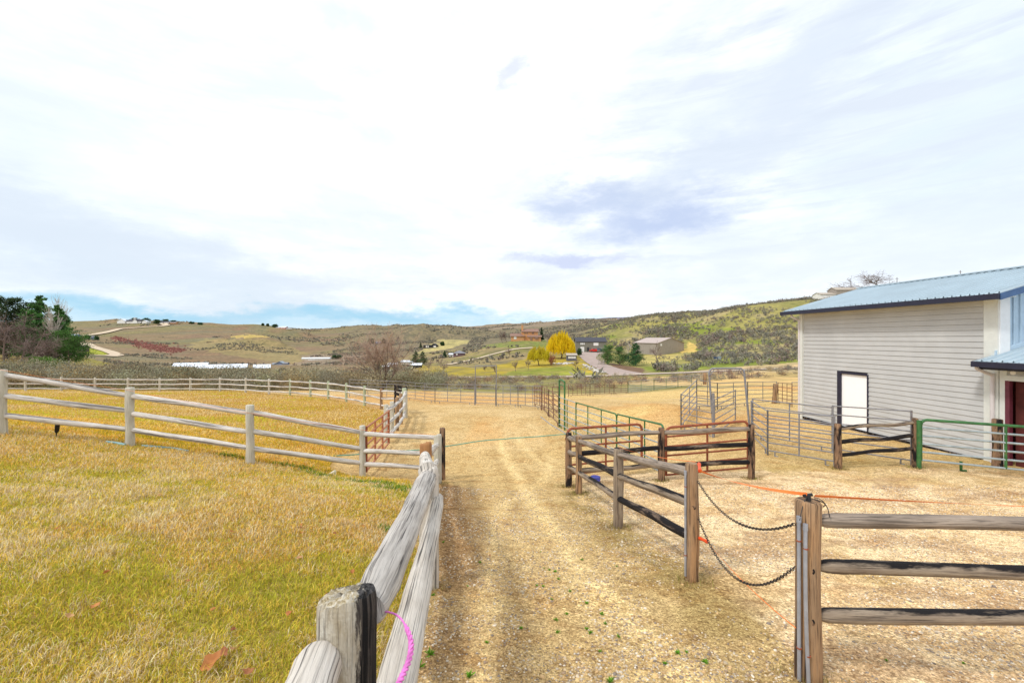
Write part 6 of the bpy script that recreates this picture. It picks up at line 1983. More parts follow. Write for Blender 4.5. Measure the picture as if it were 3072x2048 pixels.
def house(px, d, w, dep, h, label, wall, roof, name='house', yaw=0.0, rise=1.2, axis='x', over=.35, wins=(), doors=(), chimneys=(), base=None, group=None, wings=(), hip=False, cat='house', winmat='glass_dark', pdrop=.6, zoff=0.0):
    """gabled or hipped building; front faces -y of its frame (toward the camera at yaw 0). ridge along 'x' or 'y'"""
    b = (g(px, d) if base is None else np.asarray(base, float)) + [0, 0, zoff]
    o = thing(name, label, cat, b, group)
    fr = Frame(b, yaw)
    def block(cx, cy, w_, dp, h_, rs_, ax, wn, rn, z0=0.0):
        mb = MB(); fr.box(mb, (cx, cy, (h_ - pdrop) / 2 + z0), (w_, dp, h_ + pdrop))
        x0, x1, y0, y1 = cx - w_ / 2, cx + w_ / 2, cy - dp / 2, cy + dp / 2
        H = h_ + z0
        if rs_ > 0 and not hip:
            if ax == 'x':
                for xx, fl in ((x0 + .002, 0), (x1 - .002, 1)):
                    t = [fr.p(xx, y0, H), fr.p(xx, y1, H), fr.p(xx, cy, H + rs_)]
                    mb.add(t, None, [[0, 1, 2]])
            else:
                for yy in (y0 + .002, y1 - .002):
                    mb.add([fr.p(x0, yy, H), fr.p(x1, yy, H), fr.p(cx, yy, H + rs_)], None, [[0, 1, 2]])
        mb.build('wall', M[wn], o)
        mb = MB(); th = .12
        if rs_ <= 0:
            fr.box(mb, (cx, cy, H + .08), (w_ + 2 * over, dp + 2 * over, .16))
        elif hip:
            r_ = min(w_, dp) / 2
            if w_ >= dp: A_, B_ = fr.p(x0 + r_, cy, H + rs_), fr.p(x1 - r_, cy, H + rs_)
            else: A_, B_ = fr.p(cx, y0 + r_, H + rs_), fr.p(cx, y1 - r_, H + rs_)
            c_ = [fr.p(x0 - over, y0 - over, H - .05), fr.p(x1 + over, y0 - over, H - .05), fr.p(x1 + over, y1 + over, H - .05), fr.p(x0 - over, y1 + over, H - .05)]
            V = c_ + [A_, B_]
            if w_ >= dp: mb.add(V, [[0, 1, 5, 4], [2, 3, 4, 5], [3, 2, 1, 0]], [[1, 2, 5], [3, 0, 4]])
            else: mb.add(V, [[1, 2, 5, 4], [3, 0, 4, 5], [3, 2, 1, 0]], [[0, 1, 4], [2, 3, 5]])
        else:
            if ax == 'x':
                k = rs_ / (dp / 2)
                mb.slab(fr.p(x0 - over, y0 - over, H - k * over + th), fr.p(x1 + over, y0 - over, H - k * over + th), fr.p(x1 + over, cy, H + rs_ + th), fr.p(x0 - over, cy, H + rs_ + th), th)
                mb.slab(fr.p(x1 + over, y1 + over, H - k * over + th), fr.p(x0 - over, y1 + over, H - k * over + th), fr.p(x0 - over, cy, H + rs_ + th), fr.p(x1 + over, cy, H + rs_ + th), th)
            else:
                k = rs_ / (w_ / 2)
                mb.slab(fr.p(x0 - over, y1 + over, H - k * over + th), fr.p(x0 - over, y0 - over, H - k * over + th), fr.p(cx, y0 - over, H + rs_ + th), fr.p(cx, y1 + over, H + rs_ + th), th)
                mb.slab(fr.p(x1 + over, y0 - over, H - k * over + th), fr.p(x1 + over, y1 + over, H - k * over + th), fr.p(cx, y1 + over, H + rs_ + th), fr.p(cx, y0 - over, H + rs_ + th), th)
        return mb.build('roof', M[rn], o)
    rf = block(0, 0, w, dep, h, rise, axis, wall, roof)
    for wg in wings: block(*wg)
    for (x, y, z, ww, hh, *mm) in wins:      # window on the front (y given) of frame
        mb = MB(); fr.box(mb, (x, y - .05, z), (ww, .10, hh)); wo = mb.build('window', M[mm[0] if mm else 'white_wall'], o)
        mb = MB(); fr.box(mb, (x, y - .11, z), (ww * .84, .04, hh * .82)); mb.build('pane', M[winmat], wo)
    for (x, y, ww, hh, mm) in doors:
        mb = MB(); fr.box(mb, (x, y - .05, hh / 2), (ww, .10, hh)); mb.build('door', M[mm], o)
    for (x, y, z0, z1__, s_) in chimneys:
        mb = MB(); fr.box(mb, (x, y, (z0 + z1__) / 2), (s_, s_, z1__ - z0)); fr.box(mb, (x, y, z1__ + .1), (s_ * 1.25, s_ * 1.25, .2)); mb.build('chimney', M[wall], o)
    return o

# two-storey house with dark roof
house(1770, 203, 13.6, 8, 4.7, 'two-storey grey-green house with dark slate roof behind the golden willow', 'sage_wall', 'slate_roof', rise=1.9, yaw=-.05,
      wins=[(-4.6, -4, 3.7, .5, .8), (-3.9, -4, 3.7, .5, .8), (-3.2, -4, 3.7, .5, .8), (2.2, -4, 3.5, 2.2, 1.3)], doors=[(-4.0, -4, 1.7, 2.3, 'white_wall'), (1.6, -4, 2.8, 2.2, 'garage'), (5.0, -4, 2.6, 2.2, 'garage'), (-1.4, -4, .9, 2.1, 'black_wall')])
# big metal shed
def shed():
    b = g(1972, 178) + [0, 0, .1]
    house(1972, 178, 21.5, 15, 3.9, 'large tan metal shed with a low gable on the slope', 'tan_metal', 'tan_roof', name='metal_shed', yaw=-.62, rise=2.0, axis='y', cat='shed', base=b, over=.2,
          wins=[(-4.3, -7.5, 3.0, .8, .7)], doors=[])
def shed2():
    # gable end faces right-front, long roof slope faces left-front
    b = (g(1885, 176) + g(2052, 176)) / 2; b[2] = min(g(1920, 170)[2], g(2052, 176)[2]) + .1
    o = thing('metal_shed', 'large tan metal shed with low gabled pale roof on the slope', 'shed', b)
    W = lambda px, py, d: U(px, py, d)
    # corners on the ground: left, front, right ; heights
    Lc, Fc, Rc = W(1902, 1057, 190), W(1972, 1061, 168), W(2052, 1058, 178)
    z0 = min(Lc[2], Fc[2], Rc[2])
    for q in (Lc, Fc, Rc): q[2] = z0
    Bc = Lc + (Rc - Fc); Bc[2] = z0
    He = U(1972, 1029, 168)[2]; Hr = U(2012, 1013, 173)[2]
    up = lambda q, z: np.array([q[0], q[1], z])
    mb = MB()
    low = z0 - 1.2
    for a, c in ((Lc, Fc), (Fc, Rc), (Rc, Bc), (Bc, Lc)):
        mb.quad(up(a, low), up(c, low), up(c, He), up(a, He))
    ma, mc = (Fc + Rc) / 2, (Lc + Bc) / 2
    mb.add([up(Fc, He), up(Rc, He), up(ma, Hr)], None, [[0, 1, 2]]); mb.add([up(Lc, He), up(Bc, He), up(mc, Hr)], None, [[0, 1, 2]])
    mb.build('wall', M['tan_metal'], o)
    dv = (Fc - Lc) / np.linalg.norm(Fc - Lc) * .4; ov = (Fc - Rc) / np.linalg.norm(Fc - Rc) * .4; dz = np.array([0, 0, .08])
    k = (Hr - He) / np.linalg.norm((Fc - Rc) / 2) * .4
    mb = MB()
    mb.slab(up(Lc, He - k) - dv + ov + dz, up(Fc, He - k) + dv + ov + dz, up(ma, Hr) + dv + dz, up(mc, Hr) - dv + dz, .08)
    mb.slab(up(Rc, He - k) + dv - ov + dz, up(Bc, He - k) - dv - ov + dz, up(mc, Hr) - dv + dz, up(ma, Hr) + dv + dz, .08)
    mb.build('roof', M['tan_roof'], o)
    e = (Rc - Fc) / np.linalg.norm(Rc - Fc); yaw = math.atan2(e[1], e[0])
    c = Fc + (Rc - Fc) * .13; nrm = np.array([e[1], -e[0], 0])
    mb = MB(); mb.box(up(c, He - .7) + nrm * .05, (1.0, .1, .9), yaw); wo = mb.build('window', M['white_wall'], o)
    mb = MB(); mb.box(up(c, He - .7) + nrm * .12, (.8, .05, .7), yaw); mb.build('pane', M['glass_dark'], wo)
shed2()
# orange house on the knoll
kb = g(1590, 258)
house(1590, 258, 9.0, 6, 5.2, 'orange-tan two-storey house with brown roofs on the knoll', 'orange_wall', 'brown_roof', rise=1.5, base=kb, over=.6,
      wings=[(-7.4, -1, 7.6, 5, 2.6, 1.4, 'x', 'orange_wall', 'brown_roof'), (2.4, -4.2, 7.4, 2.6, 2.2, .7, 'x', 'orange_wall', 'brown_roof')],
      wins=[(-3.0, -3, 4.2, .7, .9, 'brown_roof'), (-1.8, -3, 4.2, .7, .9, 'brown_roof'), (1.6, -3, 4.2, 1.2, 1.0, 'brown_roof'), (-8.8, -3.5, 1.5, 1.5, 1.6, 'white_wall'), (3.5, -5.9, 1.4, 2.0, 1.3, 'brown_roof')],
      doors=[(.4, -5.9, 1.0, 2.0, 'brown_roof')], chimneys=[(-4.6, -1.5, 2.0, 8.8, 1.1)])
# cabin below the willow
house(1714, 148, 3.2, 2.6, 1.75, 'small blue-grey cabin with white windows below the golden willow', 'cabin_wall', 'concrete', name='cabin', rise=.5, cat='cabin', over=.3, zoff=.1,
      wins=[(-.95, -1.3, 1.0, .5, .8), (-.3, -1.3, 1.0, .5, .8), (.35, -1.3, 1.0, .5, .8), (1.0, -1.3, 1.0, .5, .8)])
# car by the garage
def car(px, d, col, label, L=4.4, yaw=0.0, group=None):
    b = g(px, d) + [0, 0, .12]
    o = thing('parked_car', label, 'car', b, group); fr = Frame(b, yaw)
    prof = [(-L / 2, .35), (-L / 2, .85), (-L * .30, 1.0), (-L * .20, 1.5), (L * .16, 1.52), (L * .30, 1.05), (L / 2 - .1, .9), (L / 2, .6), (L / 2, .35)]
    n = len(prof); V = [fr.p(x, -.85 * (1 - .12 * (z > 1.2)), z) for x, z in prof] + [fr.p(x, .85 * (1 - .12 * (z > 1.2)), z) for x, z in prof]
    mb = MB(); mb.add(V, [[i, (i + 1) % n, n + (i + 1) % n, n + i] for i in range(n)], [[0, i, i + 1] for i in range(1, n - 1)] + [[n, n + i + 1, n + i] for i in range(1, n - 1)])
    mb.build('body', M[col], o)
    mb = MB(); fr.box(mb, (-.1, 0, 1.25), (L * .36, 1.56, .32)); mb.build('window', M['glass_dark'], o)
    for x in (-L * .31, L * .31):
        for y_ in (-.82, .82):
            mb = MB(); c = fr.p(x, y_, .33); e = fr.p(x, y_ + .1, .33)
            mb.tube([c - (e - c), e], .33, 14); mb.build('wheel', M['tire'], o)
car(1783, 197.5, 'red_car', 'small red car parked before the garage of the dark-roofed house')
car(1797, 198.0, 'bin_blue', 'dark car parked just right of the red one', L=3.4, yaw=.6)
# bins and trailers on the hill
def bin_(px, d, w, h, col, label, group):
    b = g(px, d); o = thing('storage_bin', label, 'bin', b, group)
    mb = MB(); mb.box(b + [0, 0, h / 2 - .1], (w, w * .8, h + .2), taper=1.08); mb.build('body', M[col], o)
    mb = MB(); mb.box(b + [0, 0, h + .06], (w * 1.15, w * .95, .12)); mb.build('lid', M[col], o)
bin_(2147, 118, .75, .85, 'bin_blue', 'dark blue bin on the green hillside, left of a grey one', 'bins on the hillside')
bin_(2158, 118, .60, .85, 'bin_grey', 'grey bin on the green hillside, right of the dark blue one', 'bins on the hillside')
bin_(1876, 150, .7, 1.1, 'black_wall', 'left black bin on the path beside the pines', 'black bins beside the pines')
bin_(1884, 150, .7, 1.1, 'black_wall', 'right black bin on the path beside the pines', 'black bins beside the pines')
# valley houses
hg = 'houses scattered over the hills'
house(1293, 415, 13, 7, 2.3, 'low black modern house above a bare yellow slope', 'black_wall', 'slate_roof', rise=0, group=hg, wings=[(3.5, -1, 4, 8, 3.0, .9, 'y', 'black_wall', 'slate_roof')], wins=[(-3.6, -3.5, 1.1, 1.2, 1.8), (-2, -3.5, 1.1, .9, 1.8), (4.5, -5.0, 1.2, 2.4, 1.4)])
house(1378, 228, 5.6, 5, 1.6, 'small brown house with dark hip roof in the valley', 'purple_brown', 'grey_roof', rise=1.4, hip=True, group=hg, wins=[(-1, -2.5, 1, .8, .8)])
house(1356, 232, 2.6, 3, 1.3, 'white lean-to left of the small brown valley house', 'white_wall', 'white_roof', name='outbuilding', rise=.5, group=hg, cat='outbuilding')
house(1217, 200, 3.2, 3, 1.4, 'white-roofed outbuilding left of the valley pines', 'white_wall', 'white_roof', name='outbuilding', rise=.6, group=hg, cat='outbuilding')
house(1232, 196, 2.2, 3, 1.2, 'tiny white-roofed outbuilding between its neighbour and the valley pines', 'white_wall', 'white_roof', name='outbuilding', rise=.3, group=hg, cat='outbuilding')
house(1252, 160, 3.0, 2.6, 1.1, 'white-roofed shelter below the valley pines', 'black_wall', 'white_roof', name='shelter', rise=.5, axis='x', group=hg, cat='shelter')
house(1180, 185, 3.4, 3, 1.3, 'white-roofed outbuilding seen through the twigs of the bare tree', 'grey_roof', 'white_roof', name='outbuilding', rise=.5, group=hg, cat='outbuilding')
house(1158, 165, 2.2, 2.5, 1.3, 'small grey shelter behind the bare tree', 'black_wall', 'white_roof', name='shelter', rise=.2, group=hg, cat='shelter')
house(1136, 620, 7.5, 6, 2.6, 'distant blue-grey house between two dark trees on the slope', 'bluegrey', 'grey_roof', rise=1.4, group=hg)
house(960, 335, 16, 5, 1.0, 'long low white building on the valley floor', 'white_wall', 'white_roof', name='long_building', rise=.6, group=hg, cat='building')
house(918, 345, 5, 4, .9, 'small white building left of the long low one', 'white_wall', 'white_roof', name='outbuilding', rise=.6, group=hg, cat='outbuilding')
house(852, 955, 13, 10, 3.2, 'pinkish two-storey house on the skyline', 'pink_wall', 'white_roof', rise=2, group=hg, wings=[(-12, 0, 12, 8, 2.4, 1.4, 'x', 'orange_wall', 'white_roof'), (11, 0, 9, 8, 1.6, .8, 'x', 'white_wall', 'grey_roof')], wins=[(-3, -5, 1.6, 2.2, 1.6), (0.4, -5, 1.6, 2.2, 1.6), (3.6, -5, 1.6, 2.2, 1.6)])
house(843, 262, 5.2, 3.4, .9, 'blue-grey gabled shed on the brown valley slope', 'bluegrey', 'bin_grey', name='shed', rise=1.3, axis='y', group=hg, cat='shed', wings=[(-2.8, 0, 3.4, 3, .7, .4, 'x', 'bluegrey', 'bin_grey'), (3.0, 0, 2.6, 3, .9, .7, 'x', 'bluegrey', 'grey_roof')])
# white mansion on the hilltop
mbse = g(408, 905)
house(408, 905, 26, 14, 4.0, 'white hilltop mansion with dark roofs and several gables', 'white_wall', 'slate_roof', rise=4.2, base=mbse, group=hg, over=.8,
      wings=[(-25, -2, 16, 10, 4.6, 4.6, 'y', 'white_wall', 'white_roof'), (-16, 0, 12, 10, 3.6, 3.4, 'x', 'white_wall', 'slate_roof'), (17, 0, 12, 10, 3.0, 3.2, 'x', 'white_wall', 'slate_roof'), (24, -3, 10, 10, 3.4, 2.6, 'y', 'white_wall', 'white_roof'), (5, -3, 9, 12, 5, 3.6, 'y', 'white_wall', 'slate_roof')],
      wins=[(-28, -7, 2.4, 2.2, 2.0), (-22, -7, 2.4, 2.2, 2.0), (-6, -7, 2.0, 6, 2.6), (14, -7, 1.8, 5, 2.2), (24, -8, 2.0, 3, 2)], chimneys=[(-2, 0, 5, 11.5, 3)])
house(497, 915, 20, 10, 2.6, 'second hilltop house, low with a dark roof', 'white_wall', 'slate_roof', rise=2.6, group=hg, wings=[(17, 0, 14, 8, 2.0, 1.6, 'x', 'orange_wall', 'grey_roof')], wins=[(-4, -5, 1.4, 5, 1.4), (5, -5, 1.4, 4, 1.4)])
house(222, 520, 11, 8, 3.4, 'grey-roofed hillside house half hidden by the left grove', 'bluegrey', 'bin_grey', rise=2, group=hg)
house(274, 525, 9, 7, 2.4, 'grey hillside house with white windows right of the first', 'bluegrey', 'grey_roof', rise=1.4, group=hg, wins=[(-2.4, -3.5, 1.4, 1.6, 1.2), (0, -3.5, 1.4, 1.6, 1.2), (2.6, -3.5, 1.4, 1.6, 1.2)])
house(250, 300, 4.6, 4, 3.2, 'small purple-brown house beside the low rounded pine', 'purple_brown', 'slate_roof', rise=.8, group=hg, wins=[(.8, -2, 1.2, 1.2, .8), (.8, -2, 2.5, 1.2, .8)])
house(2478, 246, 10.5, 7, 1.9, 'pale house on top of the right hill, showing above the barn roof', 'white_wall', 'concrete', rise=1.2, group=hg, zoff=.4)
house(2530, 246, 13, 7, 3.6, 'grey house on top of the right hill, partly hidden by the barn roof', 'tan_metal', 'concrete', rise=1.6, group=hg, zoff=.6)
# long white barn roofs
wg = 'long white barn roofs in the valley'
for px_, d_, w_, dp_, lb in [(575, 205, 13.0, 12, 'leftmost long white barn roof below the orchard'), (668, 196, 19, 11, 'widest long white barn roof below the orchard'), (786, 210, 7, 8, 'small rightmost white barn roof below the orchard')]:
    house(px_, d_, w_, dp_, .25, lb, 'black_wall', 'white_roof', name='low_barn', rise=1.5, axis='x', yaw=.50, group=wg, cat='barn', over=.2)
# hilltop bare trees and poles beyond the barn roof
bt2 = 'bare trees on top of the right hill'
bare_tree(2556, 246, 12.2, 'wide bare tree over the far end of the barn roof', spread=1.1, seed=131, levels=3, kids=(7, 6, 5), tw='twig_purple', group=bt2, minr=.032, wscale=2.2)
bare_tree(2658, 246, 15.0, 'taller dense bare tree over the barn roof, beside a pole', spread=1.0, seed=132, levels=3, kids=(8, 7, 6), tw='twig_purple', group=bt2, minr=.034, wscale=2.1)
for px_, top, d_, lb in [(2691, 832, 240, 'utility pole beside the dense bare tree above the barn roof'), (2881, 811, 240, 'utility pole alone above the barn roof, nearest the right edge')]:
    b = g(px_, d_); t = U(px_, top, d_)
    o = thing('utility_pole', lb, 'utility pole', b, 'utility poles on the right hill')
    mb = MB(); mb.tube([b, t], .14, 8); mb.build('pole', M['bark'], o)
    mb = MB(); mb.box(t + [0, 0, -.7], (1.8, .14, .14)); mb.build('crossarm', M['bark'], o)
# stone edging by the cabin and the drive
rs = np.random.default_rng(77)
def rocks(name, pts, n, spread, size, label, base_col=(.5, .46, .42)):
    mb = MB()
    P = np.array([g(*p) for p in pts]); t = np.linspace(0, 1, len(P))
    for k in range(n):
        u = rs.uniform(0, 1); c = np.array([np.interp(u, t, P[:, i]) for i in range(3)]) + np.r_[rs.normal(0, spread, 2), 0]
        c[2] = z1(c[0], c[1])
        s = size * rs.uniform(.5, 1.3)
        v = ICO * s * rs.uniform(.7, 1.2, 3) * (1 + rs.normal(size=(12, 1)) * .12) + c + [0, 0, s * .3]
        mb.add(v, None, ICOF, col=np.clip(np.array(base_col) * rs.uniform(.6, 1.4), 0, 1))
    tag(mb.build(name, M['stone']), label, 'rocks', kind='stuff')
phi = (1 + 5 ** .5) / 2
ICO = np.array([(-1, phi, 0), (1, phi, 0), (-1, -phi, 0), (1, -phi, 0), (0, -1, phi), (0, 1, phi), (0, -1, -phi), (0, 1, -phi), (phi, 0, -1), (phi, 0, 1), (-phi, 0, -1), (-phi, 0, 1)]) / 1.9
ICOF = [[0, 11, 5], [0, 5, 1], [0, 1, 7], [0, 7, 10], [0, 10, 11], [1, 5, 9], [5, 11, 4], [11, 10, 2], [10, 7, 6], [7, 1, 8], [3, 9, 4], [3, 4, 2], [3, 2, 6], [3, 6, 8], [3, 8, 9], [4, 9, 5], [2, 4, 11], [6, 2, 10], [8, 6, 7], [9, 8, 1]]
rocks('stone_edging', [(1668, 136), (1690, 134), (1712, 136)], 110, 1.0, .3, 'pale stones banked below the cabin')
rocks('stone_edging', [(1752, 128), (1770, 115), (1800, 100), (1812, 96)], 130, .5, .26, 'pale stone edging down the left side of the drive')

# ================================================================== grass, stones, weeds and leaves close by
rs = np.random.default_rng(5)
def blades(x, y, L, w, cols, lean=.7, name='grass', label='', mt='blade'):
    n = len(x)
    z = Z(x, y) - .004
    a = rs.uniform(0, 6.283, n)
    wind = np.array([.07, .04])
    ln = rs.uniform(.15, 1.0, n) * lean
    dx, dy = np.cos(a) * ln + wind[0], np.sin(a) * ln + wind[1]
    L = np.asarray(L)
    sa = a + rs.normal(0, .6, n) + math.pi / 2
    sx, sy = np.cos(sa) * w / 2, np.sin(sa) * w / 2
    B = np.c_[x, y, z]
    m = B + np.c_[dx * L * .45, dy * L * .45, L * .62 / np.sqrt(1 + ln ** 2) * 1.0]
    t = B + np.c_[dx * L * 1.25, dy * L * 1.25, L * .92 / np.sqrt(1 + 1.8 * ln ** 2)]
    S_ = np.c_[sx, sy, np.zeros(n)]
    V = np.stack([B - S_, B + S_, m + S_ * .8, m - S_ * .8, t], 1).reshape(-1, 3)
    base = np.arange(n)[:, None] * 5
    Q = base + np.array([[0, 1, 2, 3]]); Tt = base + np.array([[3, 2, 4]])
    mb = MB(); mb.add(V, Q, Tt, col=np.repeat(cols, 5, 0))
    o = mb.build(name, M[mt])
    return tag(o, label, 'grass', kind='stuff')

def lawn_points(n, dlo, dhi, plo, phi, pw):
    u = rs.uniform(0, 1, n)
    d = (dlo ** pw + u * (dhi ** pw - dlo ** pw)) ** (1 / pw)
    px = rs.uniform(plo, phi, n)
    return (px - CX) / F * d, d
x, y = lawn_points(430000, 1.1, 13.5, -250, 1420, 1.0)
k = lawn_mask(x, y, Z(x, y)); x, y = x[k], y[k]
n = len(x)
pn = fbm(x * .9, y * .9, 100, 4); pn2 = fbm(x * 3.5, y * 3.5, 101, 3); pn3 = fbm(x * .35, y * .35, 102, 3)
green = np.array([.54, .52, .05]); gold = np.array([.86, .62, .10]); straw = np.array([.94, .76, .48]); org = np.array([.84, .52, .12])
r_ = rs.uniform(0, 1, n) + (pn - .5) * .95 + (pn2 - .5) * .9 + (pn3 - .5) * .5 + .10 * sst(y, 4, 7)
cols = np.where((r_ < .30)[:, None], green, np.where((r_ < .72)[:, None], gold, straw))
cols = np.where(((rs.uniform(0, 1, n) < .3) & (pn3 > .52))[:, None], org, cols)
cols = np.where((y > 9.6)[:, None], cols * np.array([1.1, .95, .6]), cols)
# lush tufts by the gate and the fence line
def near_pt(px_, py_, r): q = G(px_, py_); return np.hypot(x - q[0], (y - q[1]) * .8) < r
def lushm(px_, py_, r, sx=1.6):
    q = G(px_, py_)
    dd = np.hypot((x - q[0]) / sx, (y - q[1])) / r
    return (dd + (pn2 - .5) * 1.6 + rs.normal(0, .25, len(x))) < .8
lush = lushm(1205, 1470, .34) | lushm(1140, 1452, .2) | lushm(1060, 1447, .2) | lushm(1165, 1590, .14, 1) | lushm(890, 1405, .22, 2.6) | lushm(955, 1425, .18, 2.2) | lushm(700, 1372, .14, 3)
fl_ = np.stack([np.array(G(a, b)[:2]) for a, b in ((300, 1330), (420, 1338), (560, 1352), (760, 1386), (1000, 1425))])
fy = np.interp(x, fl_[:, 0], fl_[:, 1])
soil = (np.abs(y - fy - .10) < .10 + .22 * pn2) & (x > fl_[1, 0]) & (x < fl_[-1, 0])
drop_ = soil & (rs.uniform(0, 1, n) < .8) & ~lush
cols = np.where((lush & (rs.uniform(0, 1, n) < .6))[:, None], np.array([.13, .30, .02]), cols)
tall = rs.uniform(0, 1, n) < .12
cols = cols * rs.uniform(.45, 1.3, (n, 1))
L = rs.uniform(.022, .058, n) * (.6 + .8 * pn2) * np.where(lush, 1.5, 1) * np.where(tall, 1.5, 1) * (1 + .04 * y)
kk = ~drop_
x, y, L, cols = x[kk], y[kk], L[kk], cols[kk]
blades(x, y, L, .0024 + .0009 * y, np.clip(cols, 0, 1), .95, 'grass', 'yellow-green and straw coloured lawn grass at the left')
# coarser far lawn in the paddock
x, y = lawn_points(120000, 13, 42, -400, 1260, 1.0)
k = lawn_mask(x, y, Z(x, y)); x, y = x[k], y[k]; n = len(x)
pn = fbm(x * .35, y * .35, 103, 4)
r_ = rs.uniform(0, 1, n) + (pn - .5) * 1.8
cols = np.where((r_ < .22)[:, None], green * 1.2, np.where((r_ < .7)[:, None], np.array([.72, .48, .10]), np.array([.84, .66, .32]))) * rs.uniform(.7, 1.2, (n, 1))
blades(x, y, rs.uniform(.05, .09, n), .012 + .0009 * y, np.clip(cols, 0, 1), .9, 'grass', 'orange-gold grass of the fenced paddock')

# dry tufts added round the post feet to stand in for contact shading
xs_, ys_ = [], []
for pp in RP + BK[1:] + QP[:1] + TP + [NP[2], NP[3], NP[4]]:
    m_ = 150
    a_ = rs.uniform(0, 6.283, m_); r__ = rs.uniform(.06, .24, m_)
    xs_.append(pp[0][0] + np.cos(a_) * r__); ys_.append(pp[0][1] + np.sin(a_) * r__)
x = np.concatenate(xs_); y = np.concatenate(ys_); n = len(x)
cols = np.where((rs.uniform(0, 1, n) < .35)[:, None], np.array([.30, .27, .06]), np.array([.44, .33, .15])) * rs.uniform(.6, 1.2, (n, 1))
blades(x, y, rs.uniform(.03, .08, n), .0028 + .0008 * y, cols, 1.1, 'grass', 'thin dry grass added round the feet of the brown fence posts for contact shade')

# pebbles
def pebbles(x, y, size, cols, label):
    n = len(x)
    z = Z(x, y)
    sc = size[:, None, None] * rs.uniform(.6, 1.3, (n, 1, 3)) * np.array([1, 1, .6]) * .5
    a = rs.uniform(0, 6.283, n); ca, sa = np.cos(a), np.sin(a)
    v = (ICO[None] * (1 + rs.normal(size=(n, 12, 1)) * .12)) * sc
    X = v[..., 0] * ca[:, None] - v[..., 1] * sa[:, None]; Y = v[..., 0] * sa[:, None] + v[..., 1] * ca[:, None]
    V = np.stack([X + x[:, None], Y + y[:, None], v[..., 2] + (z + size * .05)[:, None]], -1).reshape(-1, 3)
    Tt = (np.arange(n) * 12)[:, None, None] + np.array(ICOF)[None]
    mb = MB(); mb.add(V, None, Tt.reshape(-1, 3), col=np.repeat(cols, 12, 0))
    tag(mb.build('gravel', M['stone'], smooth=True), label, 'gravel', kind='stuff')
x, y = lawn_points(80000, 1.0, 9.5, 1150, 3200, .8)
k = ~lawn_mask(x, y, Z(x, y)) & (fbm(x * 1.1, y * 1.1, 110, 3) > rs.uniform(.25, .62, len(x))); x, y = x[k], y[k]; n = len(x)
pal = np.array([(.56, .42, .25), (.62, .50, .34), (.72, .64, .52), (.36, .25, .16), (.28, .23, .19), (.60, .40, .20), (.50, .41, .30)])
pens = (x > np.interp(y, [0, 2.9, 4.55, 6.67, 9.5, 12], [2.3, 2.1, 2.0, 1.8, 1.5, 1.6]))
cols = pal[rs.integers(0, 7, n)] * rs.uniform(.75, 1.2, (n, 1)) * np.where(pens, 1.12, 1.0)[:, None]
pebbles(x, y, rs.uniform(.006, .020, n) ** 1.0 * (1 + .5 * (rs.uniform(0, 1, n) > .93)) * (1 + .05 * y), np.clip(cols, 0, 1), 'loose tan and grey gravel over the lane and pen')

# green weeds in the gravel
def weed(c, s, seed):
    r2 = np.random.default_rng(seed); m = 26
    a = r2.uniform(0, 6.283, m); rr = r2.uniform(.2, 1, m) * s
    mb = MB()
    B = np.tile(c, (m, 1)); tip = c + np.c_[np.cos(a) * rr, np.sin(a) * rr, r2.uniform(.3, .9, m) * s * .8]
    sd_ = np.c_[-np.sin(a), np.cos(a), np.zeros(m)] * s * .11
    mid = (B + tip) / 2 + [0, 0, s * .12]
    V = np.stack([B, mid - sd_, tip, mid + sd_], 1).reshape(-1, 3)
    mb.add(V, np.arange(m * 4).reshape(m, 4), col=np.repeat(jcol((.17, .36, .03), m, r2, .3, .1), 4, 0))
    return mb
WD = [(1622, 1656), (1440, 1690), (1632, 1706), (1648, 1712), (1665, 1716), (1675, 1740), (1610, 1757), (1630, 1760), (1708, 1776), (1760, 1812), (1403, 1760), (1300, 1786), (1330, 1628), (1655, 1800), (1668, 1860), (1700, 1843), (1760, 1888), (1770, 1900),
      (1805, 1844), (1815, 1874), (1855, 1910), (1460, 1930), (1565, 1888), (1672, 1898), (1800, 1958), (1995, 1992), (1830, 2044), (2035, 1962), (1410, 2030), (1258, 2003), (1290, 1965), (1850, 1700), (2060, 1960), (2115, 1990), (1745, 1680), (2890, 1990), (2660, 1985)]
for i, (a_, b_) in enumerate(WD):
    c = G(a_, b_, .8, 30)
    o = weed(np.array([0., 0., 0.]), random.uniform(.018, .036) * (1.5 if i in (26, 12, 28, 29, 30) else 1), 200 + i).build('weed', M['blade'])
    o.location = c
    tag(o, 'small bright green weed tuft growing in the gravel', 'weed', 'weeds in the gravel lane')
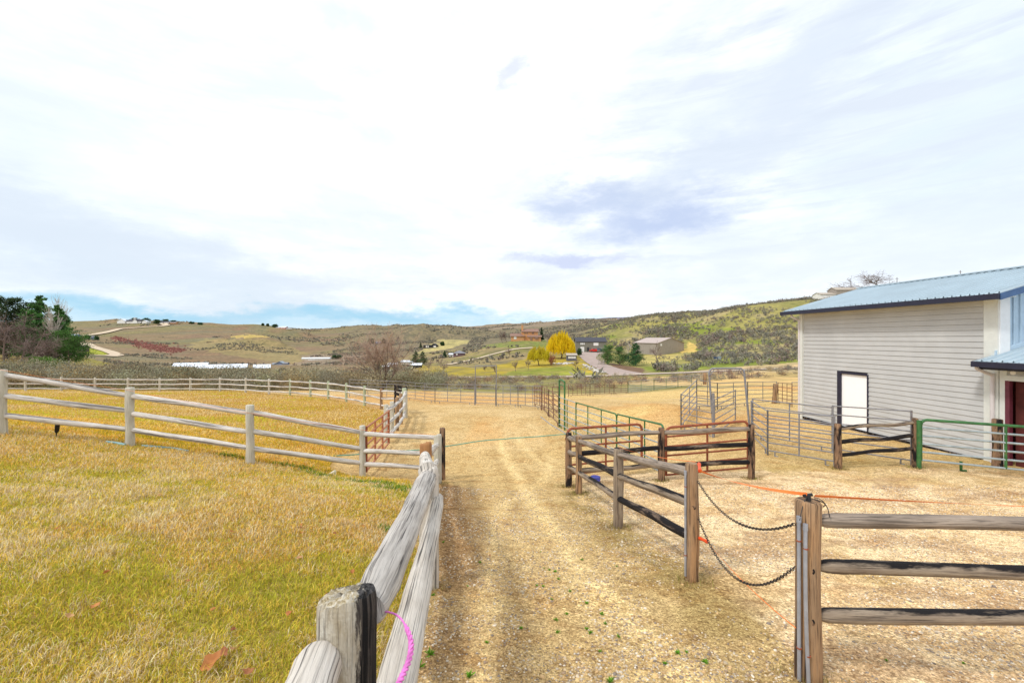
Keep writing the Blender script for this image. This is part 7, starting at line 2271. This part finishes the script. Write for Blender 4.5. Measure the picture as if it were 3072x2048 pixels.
# fallen leaves on the lawn
LF = [(640, 2012, 2.6), (668, 1985, 1.5), (705, 1972, 1.3), (905, 1612, 1.1), (870, 1860, 1.3), (455, 1600, 1), (208, 1873, 1.1), (287, 1838, 1.3), (697, 1608, 1), (905, 1596, .9), (900, 1690, 1.3), (980, 1805, .9), (1056, 1730, 1.1), (1170, 1470, 1.1),
      (1145, 1465, 1.2), (1195, 1476, 1), (1090, 1465, 1), (1002, 1612, 1), (990, 1628, .9), (1090, 1590, 1.1), (320, 1738, 1.2), (745, 2040, 1.3), (480, 1495, .9), (640, 1850, .8), (175, 1598, 1.1), (700, 1910, .9), (1155, 1500, 1.0), (905, 1585, .8), (1030, 1480, 1.0), (560, 1760, .9), (1470, 1668, .8)]
def dryleaf(s, seed):
    r2 = np.random.default_rng(seed)
    a = np.linspace(0, 2 * math.pi, 19)[:-1]
    rr = s * (.62 + .38 * np.abs(np.cos(a * 2.5))) * r2.uniform(.85, 1.1, 18)
    mb = MB()
    zc = s * (.25 + .5 * np.sin(a + r2.uniform(0, 6)) ** 2 * r2.uniform(.5, 1.1))
    V = np.c_[np.cos(a) * rr, np.sin(a) * rr * .75, zc]
    V = np.vstack([V, [[0, 0, s * .12]], V * .5 * [1, 1, .75] + [0, 0, s * .05]])
    Tt = []
    Q = []
    for k_ in range(18):
        Q.append([k_, (k_ + 1) % 18, 19 + (k_ + 1) % 18, 19 + k_]); Tt.append([19 + k_, 19 + (k_ + 1) % 18, 18])
    c0 = np.array([(.52, .22, .08), (.40, .17, .08), (.56, .32, .15), (.58, .26, .09)][seed % 4])
    mb.add(V, Q, Tt, col=jcol(c0, 37, r2, .12, .05))
    # stalk
    return mb
for i, (a_, b_, s_) in enumerate(LF):
    c = G(a_, b_, .8, 30)
    o = dryleaf(.028 * s_, 300 + i).build('fallen_leaf', M['dryleaf'], smooth=True)
    o.location = c + [0, 0, .045 if a_ < 1240 else .005]
    o.rotation_euler = (random.uniform(-.4, .4), random.uniform(-.4, .4), random.uniform(0, 6))
    tag(o, 'largest orange-brown leaf on the lawn near the bottom edge' if i == 0 else 'small dry brown leaf lying on the ground', 'leaf', None if i == 0 else 'fallen leaves on the ground')
